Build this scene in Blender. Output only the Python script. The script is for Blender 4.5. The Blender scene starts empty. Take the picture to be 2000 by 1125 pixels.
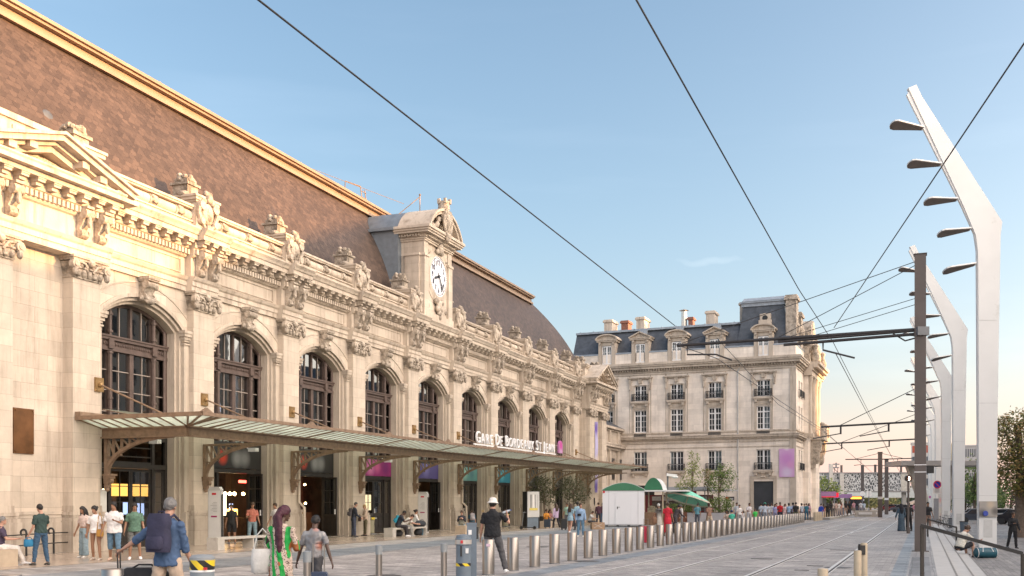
import bpy, bmesh, math, random
from math import sin, cos, pi, radians, sqrt, atan2
from mathutils import Vector, Matrix, Quaternion
random.seed(7)
SC = bpy.context.scene
COL = SC.collection

# ------------------------------------------------------------------ frames
CAM_H = 1.7
TH = math.atan(755 / 2000)                 # direction of the station front
D2 = (sin(TH), cos(TH))
OF = (-16.3, 32.6)                         # station origin on the ground
ROT_F = pi / 2 - TH                        # local x runs along the front
TT = math.atan(0.4005)                     # direction of the tram tracks
DT = (sin(TT), cos(TT))
ROT_T = pi / 2 - TT

def fac(t, n, z=0.0):                      # point t along the front, n out from it
    return Vector((OF[0] + D2[0] * t + D2[1] * n, OF[1] + D2[1] * t - D2[0] * n, z))

def gp(px, py, z=0.0):                     # ground point seen at a photo pixel
    Z = (CAM_H - z) * 2000 / (py - 983)
    return Vector(((px - 1000) / 2000 * Z, Z, z))

def at(px, Z, z=0.0):                      # point at a photo column and a depth
    return Vector(((px - 1000) / 2000 * Z, Z, z))

def zat(py, Z):
    return CAM_H + (983 - py) / 2000 * Z

# ------------------------------------------------------------------ materials
def new_mat(name):
    m = bpy.data.materials.new(name)
    m.use_nodes = True
    nt = m.node_tree
    b = nt.nodes.get('Principled BSDF')
    return m, nt, b

def N(nt, kind, **kw):
    n = nt.nodes.new(kind)
    for k, v in kw.items():
        if k == 'inp':
            for i, x in v.items():
                n.inputs[i].default_value = x
        else:
            setattr(n, k, v)
    return n

def c4(c):
    return (c[0], c[1], c[2], 1.0)

def sc3(c, f):
    return (min(1, c[0] * f), min(1, c[1] * f), min(1, c[2] * f))

_M = {}
def M(name, col, rough=.6, metal=0.0, var=.15, scale=3.0, bump=0.0, bscale=30.0, spec=.5, stain=None):
    if name in _M:
        return _M[name]
    m, nt, b = new_mat(name)
    L = nt.links
    tc = N(nt, 'ShaderNodeTexCoord')
    nz = N(nt, 'ShaderNodeTexNoise', inp={'Scale': scale, 'Detail': 5.0, 'Roughness': .6})
    L.new(tc.outputs['Object'], nz.inputs['Vector'])
    mix = N(nt, 'ShaderNodeMix', data_type='RGBA')
    mix.inputs[6].default_value = c4(sc3(col, 1 - var)); mix.inputs[7].default_value = c4(sc3(col, 1 + var))
    mr = N(nt, 'ShaderNodeMapRange', inp={1: .3, 2: .7})
    L.new(nz.outputs['Fac'], mr.inputs[0]); L.new(mr.outputs[0], mix.inputs[0])
    out = mix.outputs[2]
    if stain:
        n2 = N(nt, 'ShaderNodeTexNoise', inp={'Scale': stain[1], 'Detail': 6.0, 'Roughness': .7})
        L.new(tc.outputs['Object'], n2.inputs['Vector'])
        r2 = N(nt, 'ShaderNodeMapRange', inp={1: stain[2], 2: stain[2] + .14})
        L.new(n2.outputs['Fac'], r2.inputs[0])
        m2 = N(nt, 'ShaderNodeMix', data_type='RGBA')
        L.new(r2.outputs[0], m2.inputs[0]); L.new(out, m2.inputs[6]); m2.inputs[7].default_value = c4(stain[0])
        out = m2.outputs[2]
    L.new(out, b.inputs['Base Color'])
    b.inputs['Roughness'].default_value = rough
    b.inputs['Metallic'].default_value = metal
    b.inputs['Specular IOR Level'].default_value = spec
    if bump:
        n3 = N(nt, 'ShaderNodeTexNoise', inp={'Scale': bscale, 'Detail': 4.0})
        L.new(tc.outputs['Object'], n3.inputs['Vector'])
        bp = N(nt, 'ShaderNodeBump', inp={'Strength': bump, 'Distance': .02})
        L.new(n3.outputs['Fac'], bp.inputs['Height']); L.new(bp.outputs[0], b.inputs['Normal'])
    _M[name] = m
    return m

def emit(name, col, s):
    if name in _M:
        return _M[name]
    m, nt, b = new_mat(name)
    b.inputs['Base Color'].default_value = c4(sc3(col, .6))
    b.inputs['Emission Color'].default_value = c4(col)
    b.inputs['Emission Strength'].default_value = s
    _M[name] = m
    return m

def stone_mat(name, col, bw=1.15, bh=.52, joint=.62, var=.16, grime=.5, rough=.85):
    """ashlar: blocks of slightly different tone, thin joints, weather stains"""
    m, nt, b = new_mat(name)
    L = nt.links
    tc = N(nt, 'ShaderNodeTexCoord')
    sp = N(nt, 'ShaderNodeSeparateXYZ'); L.new(tc.outputs['Object'], sp.inputs[0])
    ad = N(nt, 'ShaderNodeMath', operation='ADD'); L.new(sp.outputs[0], ad.inputs[0]); L.new(sp.outputs[1], ad.inputs[1])
    cb = N(nt, 'ShaderNodeCombineXYZ'); L.new(ad.outputs[0], cb.inputs[0]); L.new(sp.outputs[2], cb.inputs[1])
    br = N(nt, 'ShaderNodeTexBrick', inp={'Scale': 1.0, 'Mortar Size': .006, 'Mortar Smooth': .3, 'Brick Width': bw, 'Row Height': bh,
           'Color1': c4(sc3(col, 1 - var)), 'Color2': c4(sc3(col, 1 + var)), 'Mortar': c4(sc3(col, joint))})
    L.new(cb.outputs[0], br.inputs['Vector'])
    nz = N(nt, 'ShaderNodeTexNoise', inp={'Scale': .55, 'Detail': 7.0, 'Roughness': .65})
    L.new(tc.outputs['Object'], nz.inputs['Vector'])
    hs = N(nt, 'ShaderNodeMapRange', inp={1: .28, 2: .72, 3: .78, 4: 1.18})
    L.new(nz.outputs['Fac'], hs.inputs[0])
    mu = N(nt, 'ShaderNodeMix', data_type='RGBA', blend_type='MULTIPLY', inp={0: 1.0})
    L.new(br.outputs['Color'], mu.inputs[6]); L.new(hs.outputs[0], mu.inputs[7])
    # rain streaks: noise drawn out along z
    mp = N(nt, 'ShaderNodeMapping', inp={'Scale': (2.6, 2.6, .22)}); L.new(tc.outputs['Object'], mp.inputs[0])
    n2 = N(nt, 'ShaderNodeTexNoise', inp={'Scale': 1.0, 'Detail': 6.0, 'Roughness': .7}); L.new(mp.outputs[0], n2.inputs['Vector'])
    r2 = N(nt, 'ShaderNodeMapRange', inp={1: .5, 2: .74, 3: 0.0, 4: grime}); L.new(n2.outputs['Fac'], r2.inputs[0])
    m2 = N(nt, 'ShaderNodeMix', data_type='RGBA'); L.new(r2.outputs[0], m2.inputs[0]); L.new(mu.outputs[2], m2.inputs[6])
    m2.inputs[7].default_value = c4((col[0] * .36, col[1] * .32, col[2] * .29))
    L.new(m2.outputs[2], b.inputs['Base Color'])
    b.inputs['Roughness'].default_value = rough
    b.inputs['Specular IOR Level'].default_value = .25
    n3 = N(nt, 'ShaderNodeTexNoise', inp={'Scale': 16.0, 'Detail': 5.0}); L.new(tc.outputs['Object'], n3.inputs['Vector'])
    su = N(nt, 'ShaderNodeMath', operation='SUBTRACT'); L.new(n3.outputs['Fac'], su.inputs[0]); L.new(br.outputs['Fac'], su.inputs[1])
    bp = N(nt, 'ShaderNodeBump', inp={'Strength': .35, 'Distance': .02}); L.new(su.outputs[0], bp.inputs['Height'])
    L.new(bp.outputs[0], b.inputs['Normal'])
    return m

def carved_mat(name, col, dark=.4):
    """carved stone: bumpy, with soot in patches"""
    m, nt, b = new_mat(name)
    L = nt.links
    tc = N(nt, 'ShaderNodeTexCoord')
    nz = N(nt, 'ShaderNodeTexNoise', inp={'Scale': 2.2, 'Detail': 7.0, 'Roughness': .7}); L.new(tc.outputs['Object'], nz.inputs['Vector'])
    r = N(nt, 'ShaderNodeMapRange', inp={1: .42, 2: .68}); L.new(nz.outputs['Fac'], r.inputs[0])
    mx = N(nt, 'ShaderNodeMix', data_type='RGBA'); L.new(r.outputs[0], mx.inputs[0])
    mx.inputs[6].default_value = c4(col); mx.inputs[7].default_value = c4(sc3(col, dark))
    L.new(mx.outputs[2], b.inputs['Base Color'])
    b.inputs['Roughness'].default_value = .9; b.inputs['Specular IOR Level'].default_value = .2
    v = N(nt, 'ShaderNodeTexVoronoi', inp={'Scale': 9.0}); L.new(tc.outputs['Object'], v.inputs['Vector'])
    bp = N(nt, 'ShaderNodeBump', inp={'Strength': .5, 'Distance': .06}); L.new(v.outputs['Distance'], bp.inputs['Height'])
    L.new(bp.outputs[0], b.inputs['Normal'])
    return m

def glass_mat(name, tint=(.25, .27, .28), refl=1.0, rough=.02):
    m, nt, b = new_mat(name)
    nt.nodes.remove(b)
    L = nt.links
    out = [n for n in nt.nodes if n.type == 'OUTPUT_MATERIAL'][0]
    tr = N(nt, 'ShaderNodeBsdfTransparent', inp={0: c4(tint)})
    gl = N(nt, 'ShaderNodeBsdfGlossy', inp={'Color': c4((refl, refl, refl)), 'Roughness': rough})
    fr0 = N(nt, 'ShaderNodeFresnel', inp={0: 1.5}); fr = N(nt, 'ShaderNodeMath', operation='MULTIPLY', inp={1: .3}); L.new(fr0.outputs[0], fr.inputs[0])
    tc = N(nt, 'ShaderNodeTexCoord')
    nz = N(nt, 'ShaderNodeTexNoise', inp={'Scale': 1.3, 'Detail': 2.0}); L.new(tc.outputs['Object'], nz.inputs['Vector'])
    bp = N(nt, 'ShaderNodeBump', inp={'Strength': .03, 'Distance': .03}); L.new(nz.outputs['Fac'], bp.inputs['Height'])
    L.new(bp.outputs[0], gl.inputs['Normal'])
    mx = N(nt, 'ShaderNodeMixShader'); L.new(fr.outputs[0], mx.inputs[0]); L.new(tr.outputs[0], mx.inputs[1]); L.new(gl.outputs[0], mx.inputs[2])
    L.new(mx.outputs[0], out.inputs[0])
    return m

# ------------------------------------------------------------------ mesh builder
class MB:
    def __init__(s):
        s.v = []; s.f = []; s.mi = []; s.T = None; s.m = 0; s.uv = None
    def _a(s, vs, fs):
        o = len(s.v)
        if s.T is not None:
            vs = [s.T @ Vector(p) for p in vs]
        s.v += [tuple(p) for p in vs]
        for f in fs:
            s.f.append([i + o for i in f]); s.mi.append(s.m)
    def box(s, x0, x1, y0, y1, z0, z1):
        s._a([(x0, y0, z0), (x1, y0, z0), (x1, y1, z0), (x0, y1, z0), (x0, y0, z1), (x1, y0, z1), (x1, y1, z1), (x0, y1, z1)],
             [(0, 3, 2, 1), (4, 5, 6, 7), (0, 1, 5, 4), (1, 2, 6, 5), (2, 3, 7, 6), (3, 0, 4, 7)])
        return s
    def cbox(s, x, y, z, w, d, h):            # centre x,y, bottom z
        return s.box(x - w / 2, x + w / 2, y - d / 2, y + d / 2, z, z + h)
    def taper(s, x, y, z0, z1, w0, d0, w1, d1):
        s._a([(x - w0 / 2, y - d0 / 2, z0), (x + w0 / 2, y - d0 / 2, z0), (x + w0 / 2, y + d0 / 2, z0), (x - w0 / 2, y + d0 / 2, z0),
              (x - w1 / 2, y - d1 / 2, z1), (x + w1 / 2, y - d1 / 2, z1), (x + w1 / 2, y + d1 / 2, z1), (x - w1 / 2, y + d1 / 2, z1)],
             [(0, 3, 2, 1), (4, 5, 6, 7), (0, 1, 5, 4), (1, 2, 6, 5), (2, 3, 7, 6), (3, 0, 4, 7)])
        return s
    def prism(s, poly, axis, a0, a1):
        n = len(poly)
        def P(p, a):
            return (a, p[0], p[1]) if axis == 'x' else (p[0], a, p[1]) if axis == 'y' else (p[0], p[1], a)
        s._a([P(p, a0) for p in poly] + [P(p, a1) for p in poly],
             [tuple(range(n)), tuple(range(2 * n - 1, n - 1, -1))] + [(i, (i + 1) % n, n + (i + 1) % n, n + i) for i in range(n)])
        return s
    def loft(s, rings, cap=True, closed=True):
        n = len(rings[0]); vs = [p for r in rings for p in r]; fs = []
        for k in range(len(rings) - 1):
            for i in range(n if closed else n - 1):
                j = (i + 1) % n
                fs.append((k * n + i, k * n + j, (k + 1) * n + j, (k + 1) * n + i))
        if cap:
            fs.append(tuple(range(n - 1, -1, -1))); o = (len(rings) - 1) * n; fs.append(tuple(range(o, o + n)))
        s._a(vs, fs); return s
    def lathe(s, prof, n=16, c=(0, 0, 0), axis='z'):
        rings = []
        for r, h in prof:
            R = []
            for i in range(n):
                a = 2 * pi * i / n; x, y = r * cos(a), r * sin(a)
                p = (x, y, h) if axis == 'z' else (h, x, y) if axis == 'x' else (x, h, y)
                R.append((p[0] + c[0], p[1] + c[1], p[2] + c[2]))
            rings.append(R)
        return s.loft(rings)
    def tube(s, pts, r, n=8, cap=True):
        pts = [Vector(p) for p in pts]; rs = r if isinstance(r, (list, tuple)) else [r] * len(pts)
        rings = []; up = None
        for i, p in enumerate(pts):
            d = (pts[min(i + 1, len(pts) - 1)] - pts[max(i - 1, 0)])
            if d.length < 1e-9: d = Vector((0, 0, 1))
            d.normalize()
            if up is None:
                up = Vector((0, 0, 1)) if abs(d.z) < .9 else Vector((1, 0, 0))
            a = d.cross(up)
            if a.length < 1e-6: a = d.orthogonal()
            a.normalize(); b = a.cross(d).normalized(); up = b
            rings.append([p + (a * cos(2 * pi * k / n) + b * sin(2 * pi * k / n)) * rs[i] for k in range(n)])
        return s.loft(rings, cap)
    def bar(s, p, q, w, h):                    # rectangular bar from p to q, w across, h up
        p, q = Vector(p), Vector(q); d = (q - p).normalized()
        up = Vector((0, 0, 1)) if abs(d.z) < .95 else Vector((0, 1, 0))
        a = d.cross(up).normalized(); b = a.cross(d).normalized()
        R = lambda c: [c - a * w / 2 - b * h / 2, c + a * w / 2 - b * h / 2, c + a * w / 2 + b * h / 2, c - a * w / 2 + b * h / 2]
        return s.loft([R(p), R(q)])
    def ball(s, c, r, nu=12, nv=8, rot=None):
        r = (r, r, r) if not isinstance(r, (list, tuple)) else r
        rings = []
        for k in range(1, nv):
            ph = -pi / 2 + pi * k / nv; R = []
            for i in range(nu):
                a = 2 * pi * i / nu
                p = Vector((r[0] * cos(ph) * cos(a), r[1] * cos(ph) * sin(a), r[2] * sin(ph)))
                if rot is not None: p = rot @ p
                R.append(p + Vector(c))
            rings.append(R)
        lo, hi = Vector((0, 0, -r[2])), Vector((0, 0, r[2]))
        if rot is not None: lo, hi = rot @ lo, rot @ hi
        vs = [p for R in rings for p in R] + [lo + Vector(c), hi + Vector(c)]
        fs = []
        for k in range(len(rings) - 1):
            for i in range(nu):
                j = (i + 1) % nu; fs.append((k * nu + i, k * nu + j, (k + 1) * nu + j, (k + 1) * nu + i))
        b = len(rings) * nu
        for i in range(nu):
            j = (i + 1) % nu; fs.append((j, i, b)); fs.append(((len(rings) - 1) * nu + i, (len(rings) - 1) * nu + j, b + 1))
        s._a(vs, fs); return s
    def quad(s, a, b, c, d):
        s._a([a, b, c, d], [(0, 1, 2, 3)]); return s
    def mesh(s, name, mats, smooth=None, fix=True):
        me = bpy.data.meshes.new(name)
        me.from_pydata(s.v, [], s.f)
        if fix:
            bm = bmesh.new(); bm.from_mesh(me); bmesh.ops.recalc_face_normals(bm, faces=bm.faces[:]); bm.to_mesh(me); bm.free()
        for m in (mats if isinstance(mats, (list, tuple)) else [mats]):
            me.materials.append(m)
        if len(me.materials) > 1:
            me.polygons.foreach_set('material_index', s.mi)
        if smooth is not None:
            me.polygons.foreach_set('use_smooth', [True] * len(me.polygons))
            me.set_sharp_from_angle(angle=radians(smooth))
        me.update()
        return me
    def build(s, name, mats, parent=None, smooth=None, loc=None, rz=0, fix=True):
        return link(name, s.mesh(name, mats, smooth, fix), parent, loc, rz)

def link(name, me, parent=None, loc=None, rz=0):
    o = bpy.data.objects.new(name, me); COL.objects.link(o)
    if parent: o.parent = parent
    if loc is not None: o.location = loc
    if rz: o.rotation_euler = (0, 0, rz)
    return o

def tag(o, label=None, cat=None, group=None, kind=None):
    if label: o['label'] = label
    if cat: o['category'] = cat
    if group: o['group'] = group
    if kind: o['kind'] = kind
    return o

def thing(name, label, cat, loc=(0, 0, 0), rz=0, group=None):
    o = bpy.data.objects.new(name, None); COL.objects.link(o)
    o.empty_display_size = .3
    o.location = loc; o.rotation_euler = (0, 0, rz)
    return tag(o, label, cat, group)

def dup(root, loc=None, rz=None, label=None, parent=None):
    r = root.copy(); COL.objects.link(r)
    if parent is not None: r.parent = parent
    if loc is not None: r.location = loc
    if rz is not None: r.rotation_euler = (0, 0, rz)
    if label: r['label'] = label
    for ch in root.children:
        dup(ch, parent=r)
    return r

def text_mesh(txt, size, depth, mat, bold=0.0, xs=1.0, align='CENTER'):
    cu = bpy.data.curves.new('text', 'FONT'); cu.body = txt; cu.size = size; cu.extrude = depth; cu.offset = bold
    cu.align_x = align; cu.align_y = 'CENTER'; cu.resolution_u = 3
    o = bpy.data.objects.new('text', cu); COL.objects.link(o)
    bpy.context.view_layer.update()
    dg = bpy.context.evaluated_depsgraph_get()
    me = bpy.data.meshes.new_from_object(o.evaluated_get(dg))
    bpy.data.objects.remove(o); bpy.data.curves.remove(cu)
    me.materials.clear(); me.materials.append(mat)
    for v in me.vertices:                       # stand the text up: x right, z up, faces -y
        v.co = Vector((v.co.x * xs, -v.co.z, v.co.y))
    return me

STONE = (.56, .485, .40)
m_wall = stone_mat('ashlar stone', STONE, 1.15, .52, .66, .10, .5)
m_trim = stone_mat('moulded stone', sc3(STONE, .95), 2.6, 5.0, .6, .06, .8)
m_plinth = stone_mat('plinth stone', sc3(STONE, .86), 1.4, .6, .6, .12, .75)
m_carve = carved_mat('carved stone', sc3(STONE, .9), .32)
m_soot = carved_mat('sooty carved stone', sc3(STONE, .75), .25)
m_wood = M('dark brown joinery', (.095, .066, .055), .55, 0, .25, 4, .2)
m_door = M('black brown door paint', (.03, .026, .024), .45, 0, .25, 5, .15)
m_frameiron = M('bronze brown iron', (.24, .165, .11), .55, .2, .25, 5)
m_zinc = M('zinc sheet', (.32, .36, .40), .5, .35, .2, 2.5, stain=((.2, .22, .24), 3, .58))
m_lead = M('dark zinc slate', (.075, .085, .10), .5, .1, .28, 2.0, stain=((.12, .13, .15), 1.2, .55))
m_glass = glass_mat('dark window glass')
m_white = M('white paint', (.78, .78, .77), .45, 0, .05, 2)
m_steel = M('brushed stainless steel', (.40, .37, .335), .34, .9, .12, 2)
m_black = M('black paint', (.02, .02, .02), .4, 0, .2, 6)
m_grey = M('grey paint', (.16, .17, .18), .45, 0, .12, 4)
m_bluegrey = M('blue grey paint', (.14, .18, .22), .45, 0, .12, 4)
m_conc = M('pale concrete', (.42, .40, .36), .8, 0, .12, 4, .3, 60, stain=((.3, .28, .25), 3, .6))
# ================================================================== STATION
ST = thing('station_building', 'long ornate cream stone railway station with arched windows and big slate roof', 'train station', (OF[0], OF[1], 0), ROT_F)
T0, BAY = 3.73, 6.495
PIL = [T0 + BAY * i for i in range(10)]
BAYS = [(PIL[i] + PIL[i + 1]) / 2 for i in range(9)]
WY = .32                                     # wall plane behind the pilaster fronts
HW, ZA, RISE = 2.3, 9.55, .9
RA = (HW * HW + RISE * RISE) / (2 * RISE); ZC = ZA - RA

def arch_path(hw, zb, n=14):
    R = RA - (HW - hw); a = math.asin(hw / R)
    p = [(-hw, zb)] + [(-R * sin(a * (1 - 2 * i / n)), ZC + R * cos(a * (1 - 2 * i / n))) for i in range(n + 1)] + [(hw, zb)]
    return p

def ring(mb, hw0, hw1, y0, y1, zb, x):        # an arched band between two half widths, from y0 back to y1
    a, b = arch_path(hw0, zb), arch_path(hw1, zb)
    rings = []
    for (xa, za), (xb, zb_) in zip(a, b):
        rings.append([(x + xa, y0, za), (x + xb, y0, zb_), (x + xb, y1, zb_), (x + xa, y1, za)])
    mb.loft(rings)

# --- wall with arched openings
w = MB()
ztop = 10.3
for c in BAYS:
    x0, x1 = c - BAY / 2, c + BAY / 2
    w.box(x0, c - HW, WY, WY + .9, 0, ztop); w.box(c + HW, x1, WY, WY + .9, 0, ztop)
    p = arch_path(HW, 0)[1:-1]
    for (xa, za), (xb, zb) in zip(p[:-1], p[1:]):
        w.loft([[(c + xa, WY, za), (c + xa, WY, ztop), (c + xa, WY + .9, ztop), (c + xa, WY + .9, za)],
                [(c + xb, WY, zb), (c + xb, WY, ztop), (c + xb, WY + .9, ztop), (c + xb, WY + .9, zb)]])
# left pavilion with plain wall, and beyond
w.box(-12, T0 - BAY / 2 + BAY / 2, .46, 1.3, 0, ztop)
# right pavilion
w.box(PIL[9], 64.4, WY, 1.3, 0, ztop); w.box(64.4, 70.4, -.25, 1.3, 0, ztop)
w.box(70.1, 70.6, -.2, 14, 0, ztop)
w.box(-12, 70.4, .5, 1.3, ztop, 13.3)
w.build('wall', m_wall, ST)
# stepped reveals
for c in BAYS:
    r = MB()
    ring(r, 2.29, 2.17, WY + .06, WY + .75, 0, 0); ring(r, 2.169, 2.05, WY + .2, WY + .75, 0, 0)
    ring(r, 2.44, 2.3, WY - .05, WY + .05, 8.64, 0)
    ring(r, 2.9, 2.85, WY - .025, WY + .05, 8.62, 0)
    r.build('arch_moulding', m_trim, ST, loc=(c, 0, 0))
# imposts (jamb pilaster with moulded cap) either side of each arch
imms = []
for s in (-1, 1):
    im = MB(); x = s * 2.46
    im.box(x - .17, x + .17, WY - .1, WY + .04, 1.35, 8.1)
    im.box(x - .2, x + .2, WY - .2, WY + .04, 0, 1.0); im.taper(x, WY - .08, 1.0, 1.35, .4, .24, .35, .22)
    for z0, z1, e in ((8.1, 8.16, .05), (8.22, 8.3, .03), (8.3, 8.42, .08), (8.42, 8.55, .14), (8.55, 8.66, .17)):
        im.box(x - .17 - e, x + .17 + e, WY - .1 - e, WY + .04, z0, z1)
    imms.append(im.mesh('impost', m_trim))
for c in BAYS:
    for q in imms: link('impost', q, ST, (c, 0, 0))
# --- keystone console
def scroll_poly(z0, z1, y_top, y_bot):
    """S-shaped console outline in (y,z): sticks out y_top at the top and y_bot at the foot"""
    h = z1 - z0; P = [(0.0, z0), (0.0, z1), (-y_top, z1), (-y_top, z1 - .08 * h)]
    for i in range(9):
        a = pi * .5 + pi * 1.05 * i / 8
        P.append((-y_top + .13 * h + .13 * h * cos(a) * 1.0, z1 - .23 * h + .15 * h * sin(a)))
    P += [(-y_top * .55, z0 + .45 * h), (-y_bot * .75, z0 + .3 * h), (-y_bot * 1.2, z0 + .2 * h), (-y_bot * 1.3, z0 + .08 * h), (-y_bot * .8, z0)]
    return P
k = MB()
k.prism(scroll_poly(9.4, 10.22, .5, .32), 'x', -.25, .25)
k.box(-.33, .33, -.56, 0, 10.22, 10.32); k.box(-.3, .3, -.52, 0, 10.16, 10.22)
for s in (-1, 1):
    k.lathe([(.0, -.05), (.15, -.05), (.15, .05), (0, .05)], 12, (s * .25, -.36, 10.02), 'x'); k.lathe([(.0, -.04), (.11, -.04), (.11, .04), (0, .04)], 12, (s * .25, -.28, 9.58), 'x')
k.ball((0, -.3, 9.42), (.26, .16, .14), 10, 6)
for s in (-1, 1):
    k.ball((s * .28, -.2, 9.5), (.14, .1, .12), 8, 5)
km = k.mesh('keystone', m_carve, 40)
for c in BAYS:
    link('keystone', km, ST, (c, WY, 0))

# --- pilaster, base, capital
def pilaster_mesh(wd, dep):
    p = MB(); h = wd / 2
    p.box(-h, h, 0, dep, 1.62, 9.55)
    return p
def base_mb(wd, dep):
    p = MB(); h = wd / 2
    p.box(-h - .2, h + .2, -.2, dep, 0, 1.08)
    for z0, z1, e in ((1.08, 1.2, .16), (1.2, 1.28, .1), (1.28, 1.4, .13), (1.4, 1.48, .05), (1.48, 1.62, .04)):
        p.box(-h - e, h + e, -e, dep, z0, z1)
    return p
def capital_mb(wd, dep, z0=9.55):
    p = MB(); h = wd / 2
    p.box(-h - .04, h + .04, -.05, dep, z0, z0 + .07)
    p.taper(0, dep / 2 - .06, z0 + .07, z0 + .55, wd, dep + .02, wd + .22, dep + .2)
    p.box(-h - .17, h + .17, -.2, dep, z0 + .58, z0 + .66); p.box(-h - .22, h + .22, -.25, dep, z0 + .66, z0 + .74)
    for s in (-1, 1):                         # volutes
        for r, l in ((.17, .1), (.09, .13)):
            p.lathe([(0, -l), (r, -l), (r, l), (0, l)], 12, (s * (h + .1), -.17, z0 + .42), 'y')
        p.ball((s * (h + .1), -.2, z0 + .2), (.11, .1, .17), 8, 6)
        p.tube([(s * .12, -.16, z0 + .25), (s * .3, -.22, z0 + .5), (s * (h - .08), -.2, z0 + .55)], .05, 6)
    n = 5
    for i in range(n):                        # acanthus leaves in two rows, curling out
        x = -h + wd * (i + .5) / n
        p.ball((x, -.1, z0 + .2), (.1, .1, .16), 8, 6); p.ball((x, -.17, z0 + .34), (.085, .07, .05), 8, 5)
    for i in range(4):
        x = -h + wd * (i + 1) / 5
        p.ball((x, -.12, z0 + .42), (.075, .09, .1), 8, 5)
    p.ball((0, -.22, z0 + .56), (.15, .12, .14), 8, 6)     # flower
    return p
def place_pilaster(x, y, wd=1.3, dep=.5, cache={}):
    key = (wd, dep)
    if key not in cache:
        cache[key] = (pilaster_mesh(wd, dep).mesh('pilaster', m_wall), base_mb(wd, dep).mesh('base', m_plinth), capital_mb(wd, dep).mesh('capital', m_carve, 40))
    a, b, c = cache[key]
    o = link('pilaster', a, ST, (x, y, 0)); link('pilaster_base', b, o); link('capital', c, o)
    return o
for x in PIL:
    place_pilaster(x, 0)
place_pilaster(-.15, 0); place_pilaster(-5.2, 0)
place_pilaster(65.3, -.6, 1.5, .5); place_pilaster(69.4, -.6, 1.5, .5)
pl = MB()                                     # plinth of the blank left wall
pl.box(-12, 3.0, .3, .5, 0, 1.05)
for z0, z1, e in ((1.05, 1.2, .12), (1.2, 1.32, .06), (1.32, 1.42, .09)):
    pl.box(-12, 3.05, .46 - e, .5, z0, z1)
pl.build('plinth', m_plinth, ST)
pl = MB(); pl.box(65.9, 68.8, -.32, -.2, 0, 1.2); pl.build('plinth', m_plinth, ST)

# --- entablature
ENT = [(.9, 10.29), (.0, 10.29), (.0, 10.5), (-.04, 10.5), (-.04, 10.68), (-.1, 10.74), (-.16, 10.86), (.04, 10.88), (.04, 11.62), (-.05, 11.66), (-.1, 11.72),
       (-.1, 11.98), (-.18, 12.02), (-.18, 12.3), (-.6, 12.3), (-.6, 12.48), (-.65, 12.5), (-.7, 12.6), (-.78, 12.7), (-.78, 12.76), (.9, 12.92)]
def ent(mb, x0, x1, y):
    mb.prism([(a + y, z) for a, z in ENT], 'x', x0, x1)
    n = max(1, int((x1 - x0) / .19)); st = (x1 - x0) / n
    for i in range(n):                        # dentils
        x = x0 + st * (i + .5); mb.box(x - .055, x + .055, y - .23, y - .08, 11.75, 11.95)
    n = max(1, round((x1 - x0) / .66)); st = (x1 - x0) / n
    for i in range(n):                        # modillions
        x = x0 + st * (i + .5)
        mb.box(x - .15, x + .15, y - .54, y - .1, 12.17, 12.298); mb.box(x - .125, x + .125, y - .42, y - .1, 12.06, 12.17)
        mb.box(x - .17, x + .17, y - .57, y - .1, 12.25, 12.299)
e = MB()
XS = [3.73 - .95] + PIL[1:] + [64.2]
def ent_line(mb, spans):
    for a, b, y in spans: ent(mb, a, b, y)
sp = [(-12, -1.3, .2), (-1.3, 4.75, -.12)]
cur = 4.75
for x in PIL[1:]:
    sp += [(cur, x - .85, .22), (x - .85, x + .85, -.06)]; cur = x + .85
sp += [(cur, 64.3, .22), (64.3, 70.45, -.68)]
ent_line(e, sp)
e.T = Matrix.Translation((69.9, 0, 0)) @ Matrix.Rotation(pi / 2, 4, 'Z')   # return along the far end
ent(e, -.5, 9, -.5)
e.T = None
e.build('cornice', m_trim, ST)
for c in BAYS:                                # raised frieze panels between the pilasters
    fp = MB()
    for x0, x1, z0, z1 in ((-2.1, 2.1, 10.98, 11.03), (-2.1, 2.1, 11.5, 11.55), (-2.1, -2.05, 11.03, 11.5), (2.05, 2.1, 11.03, 11.5)):
        fp.box(c + x0, c + x1, .22, .30, z0, z1)
    fp.build('frieze_panel', m_trim, ST)
# consoles on the frieze
cs = MB()
cs.prism(scroll_poly(10.9, 11.98, .5, .2), 'x', -.17, .17)
for s in (-1, 1):
    cs.lathe([(0, -.03), (.17, -.03), (.17, .03), (0, .03)], 12, (s * .17, -.34, 11.72), 'x')
    cs.lathe([(0, -.03), (.09, -.03), (.09, .03), (0, .03)], 10, (s * .17, -.2, 11.08), 'x')
cs.ball((0, -.42, 11.45), (.09, .1, .22), 8, 6)
cm = cs.mesh('console', m_carve, 40)
for x in PIL[1:]:
    for dx in (-.42, .42): link('console', cm, ST, (x + dx, -.04, 0))
for x in (-.55, .25, 3.3, 4.15): link('console', cm, ST, (x, -.1, 0))
for x in (64.8, 65.7, 68.9, 69.9): link('console', cm, ST, (x, -.66, 0))
# flower relief between consoles
for x in PIL[1:]:
    f = MB()
    for i in range(7):
        f.ball((random.uniform(-.12, .12), -.04, 11.05 + i * .1), (.1, .07, .08), 7, 5)
    f.build('relief', m_carve, ST, 50, (x, .0, 0))

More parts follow.
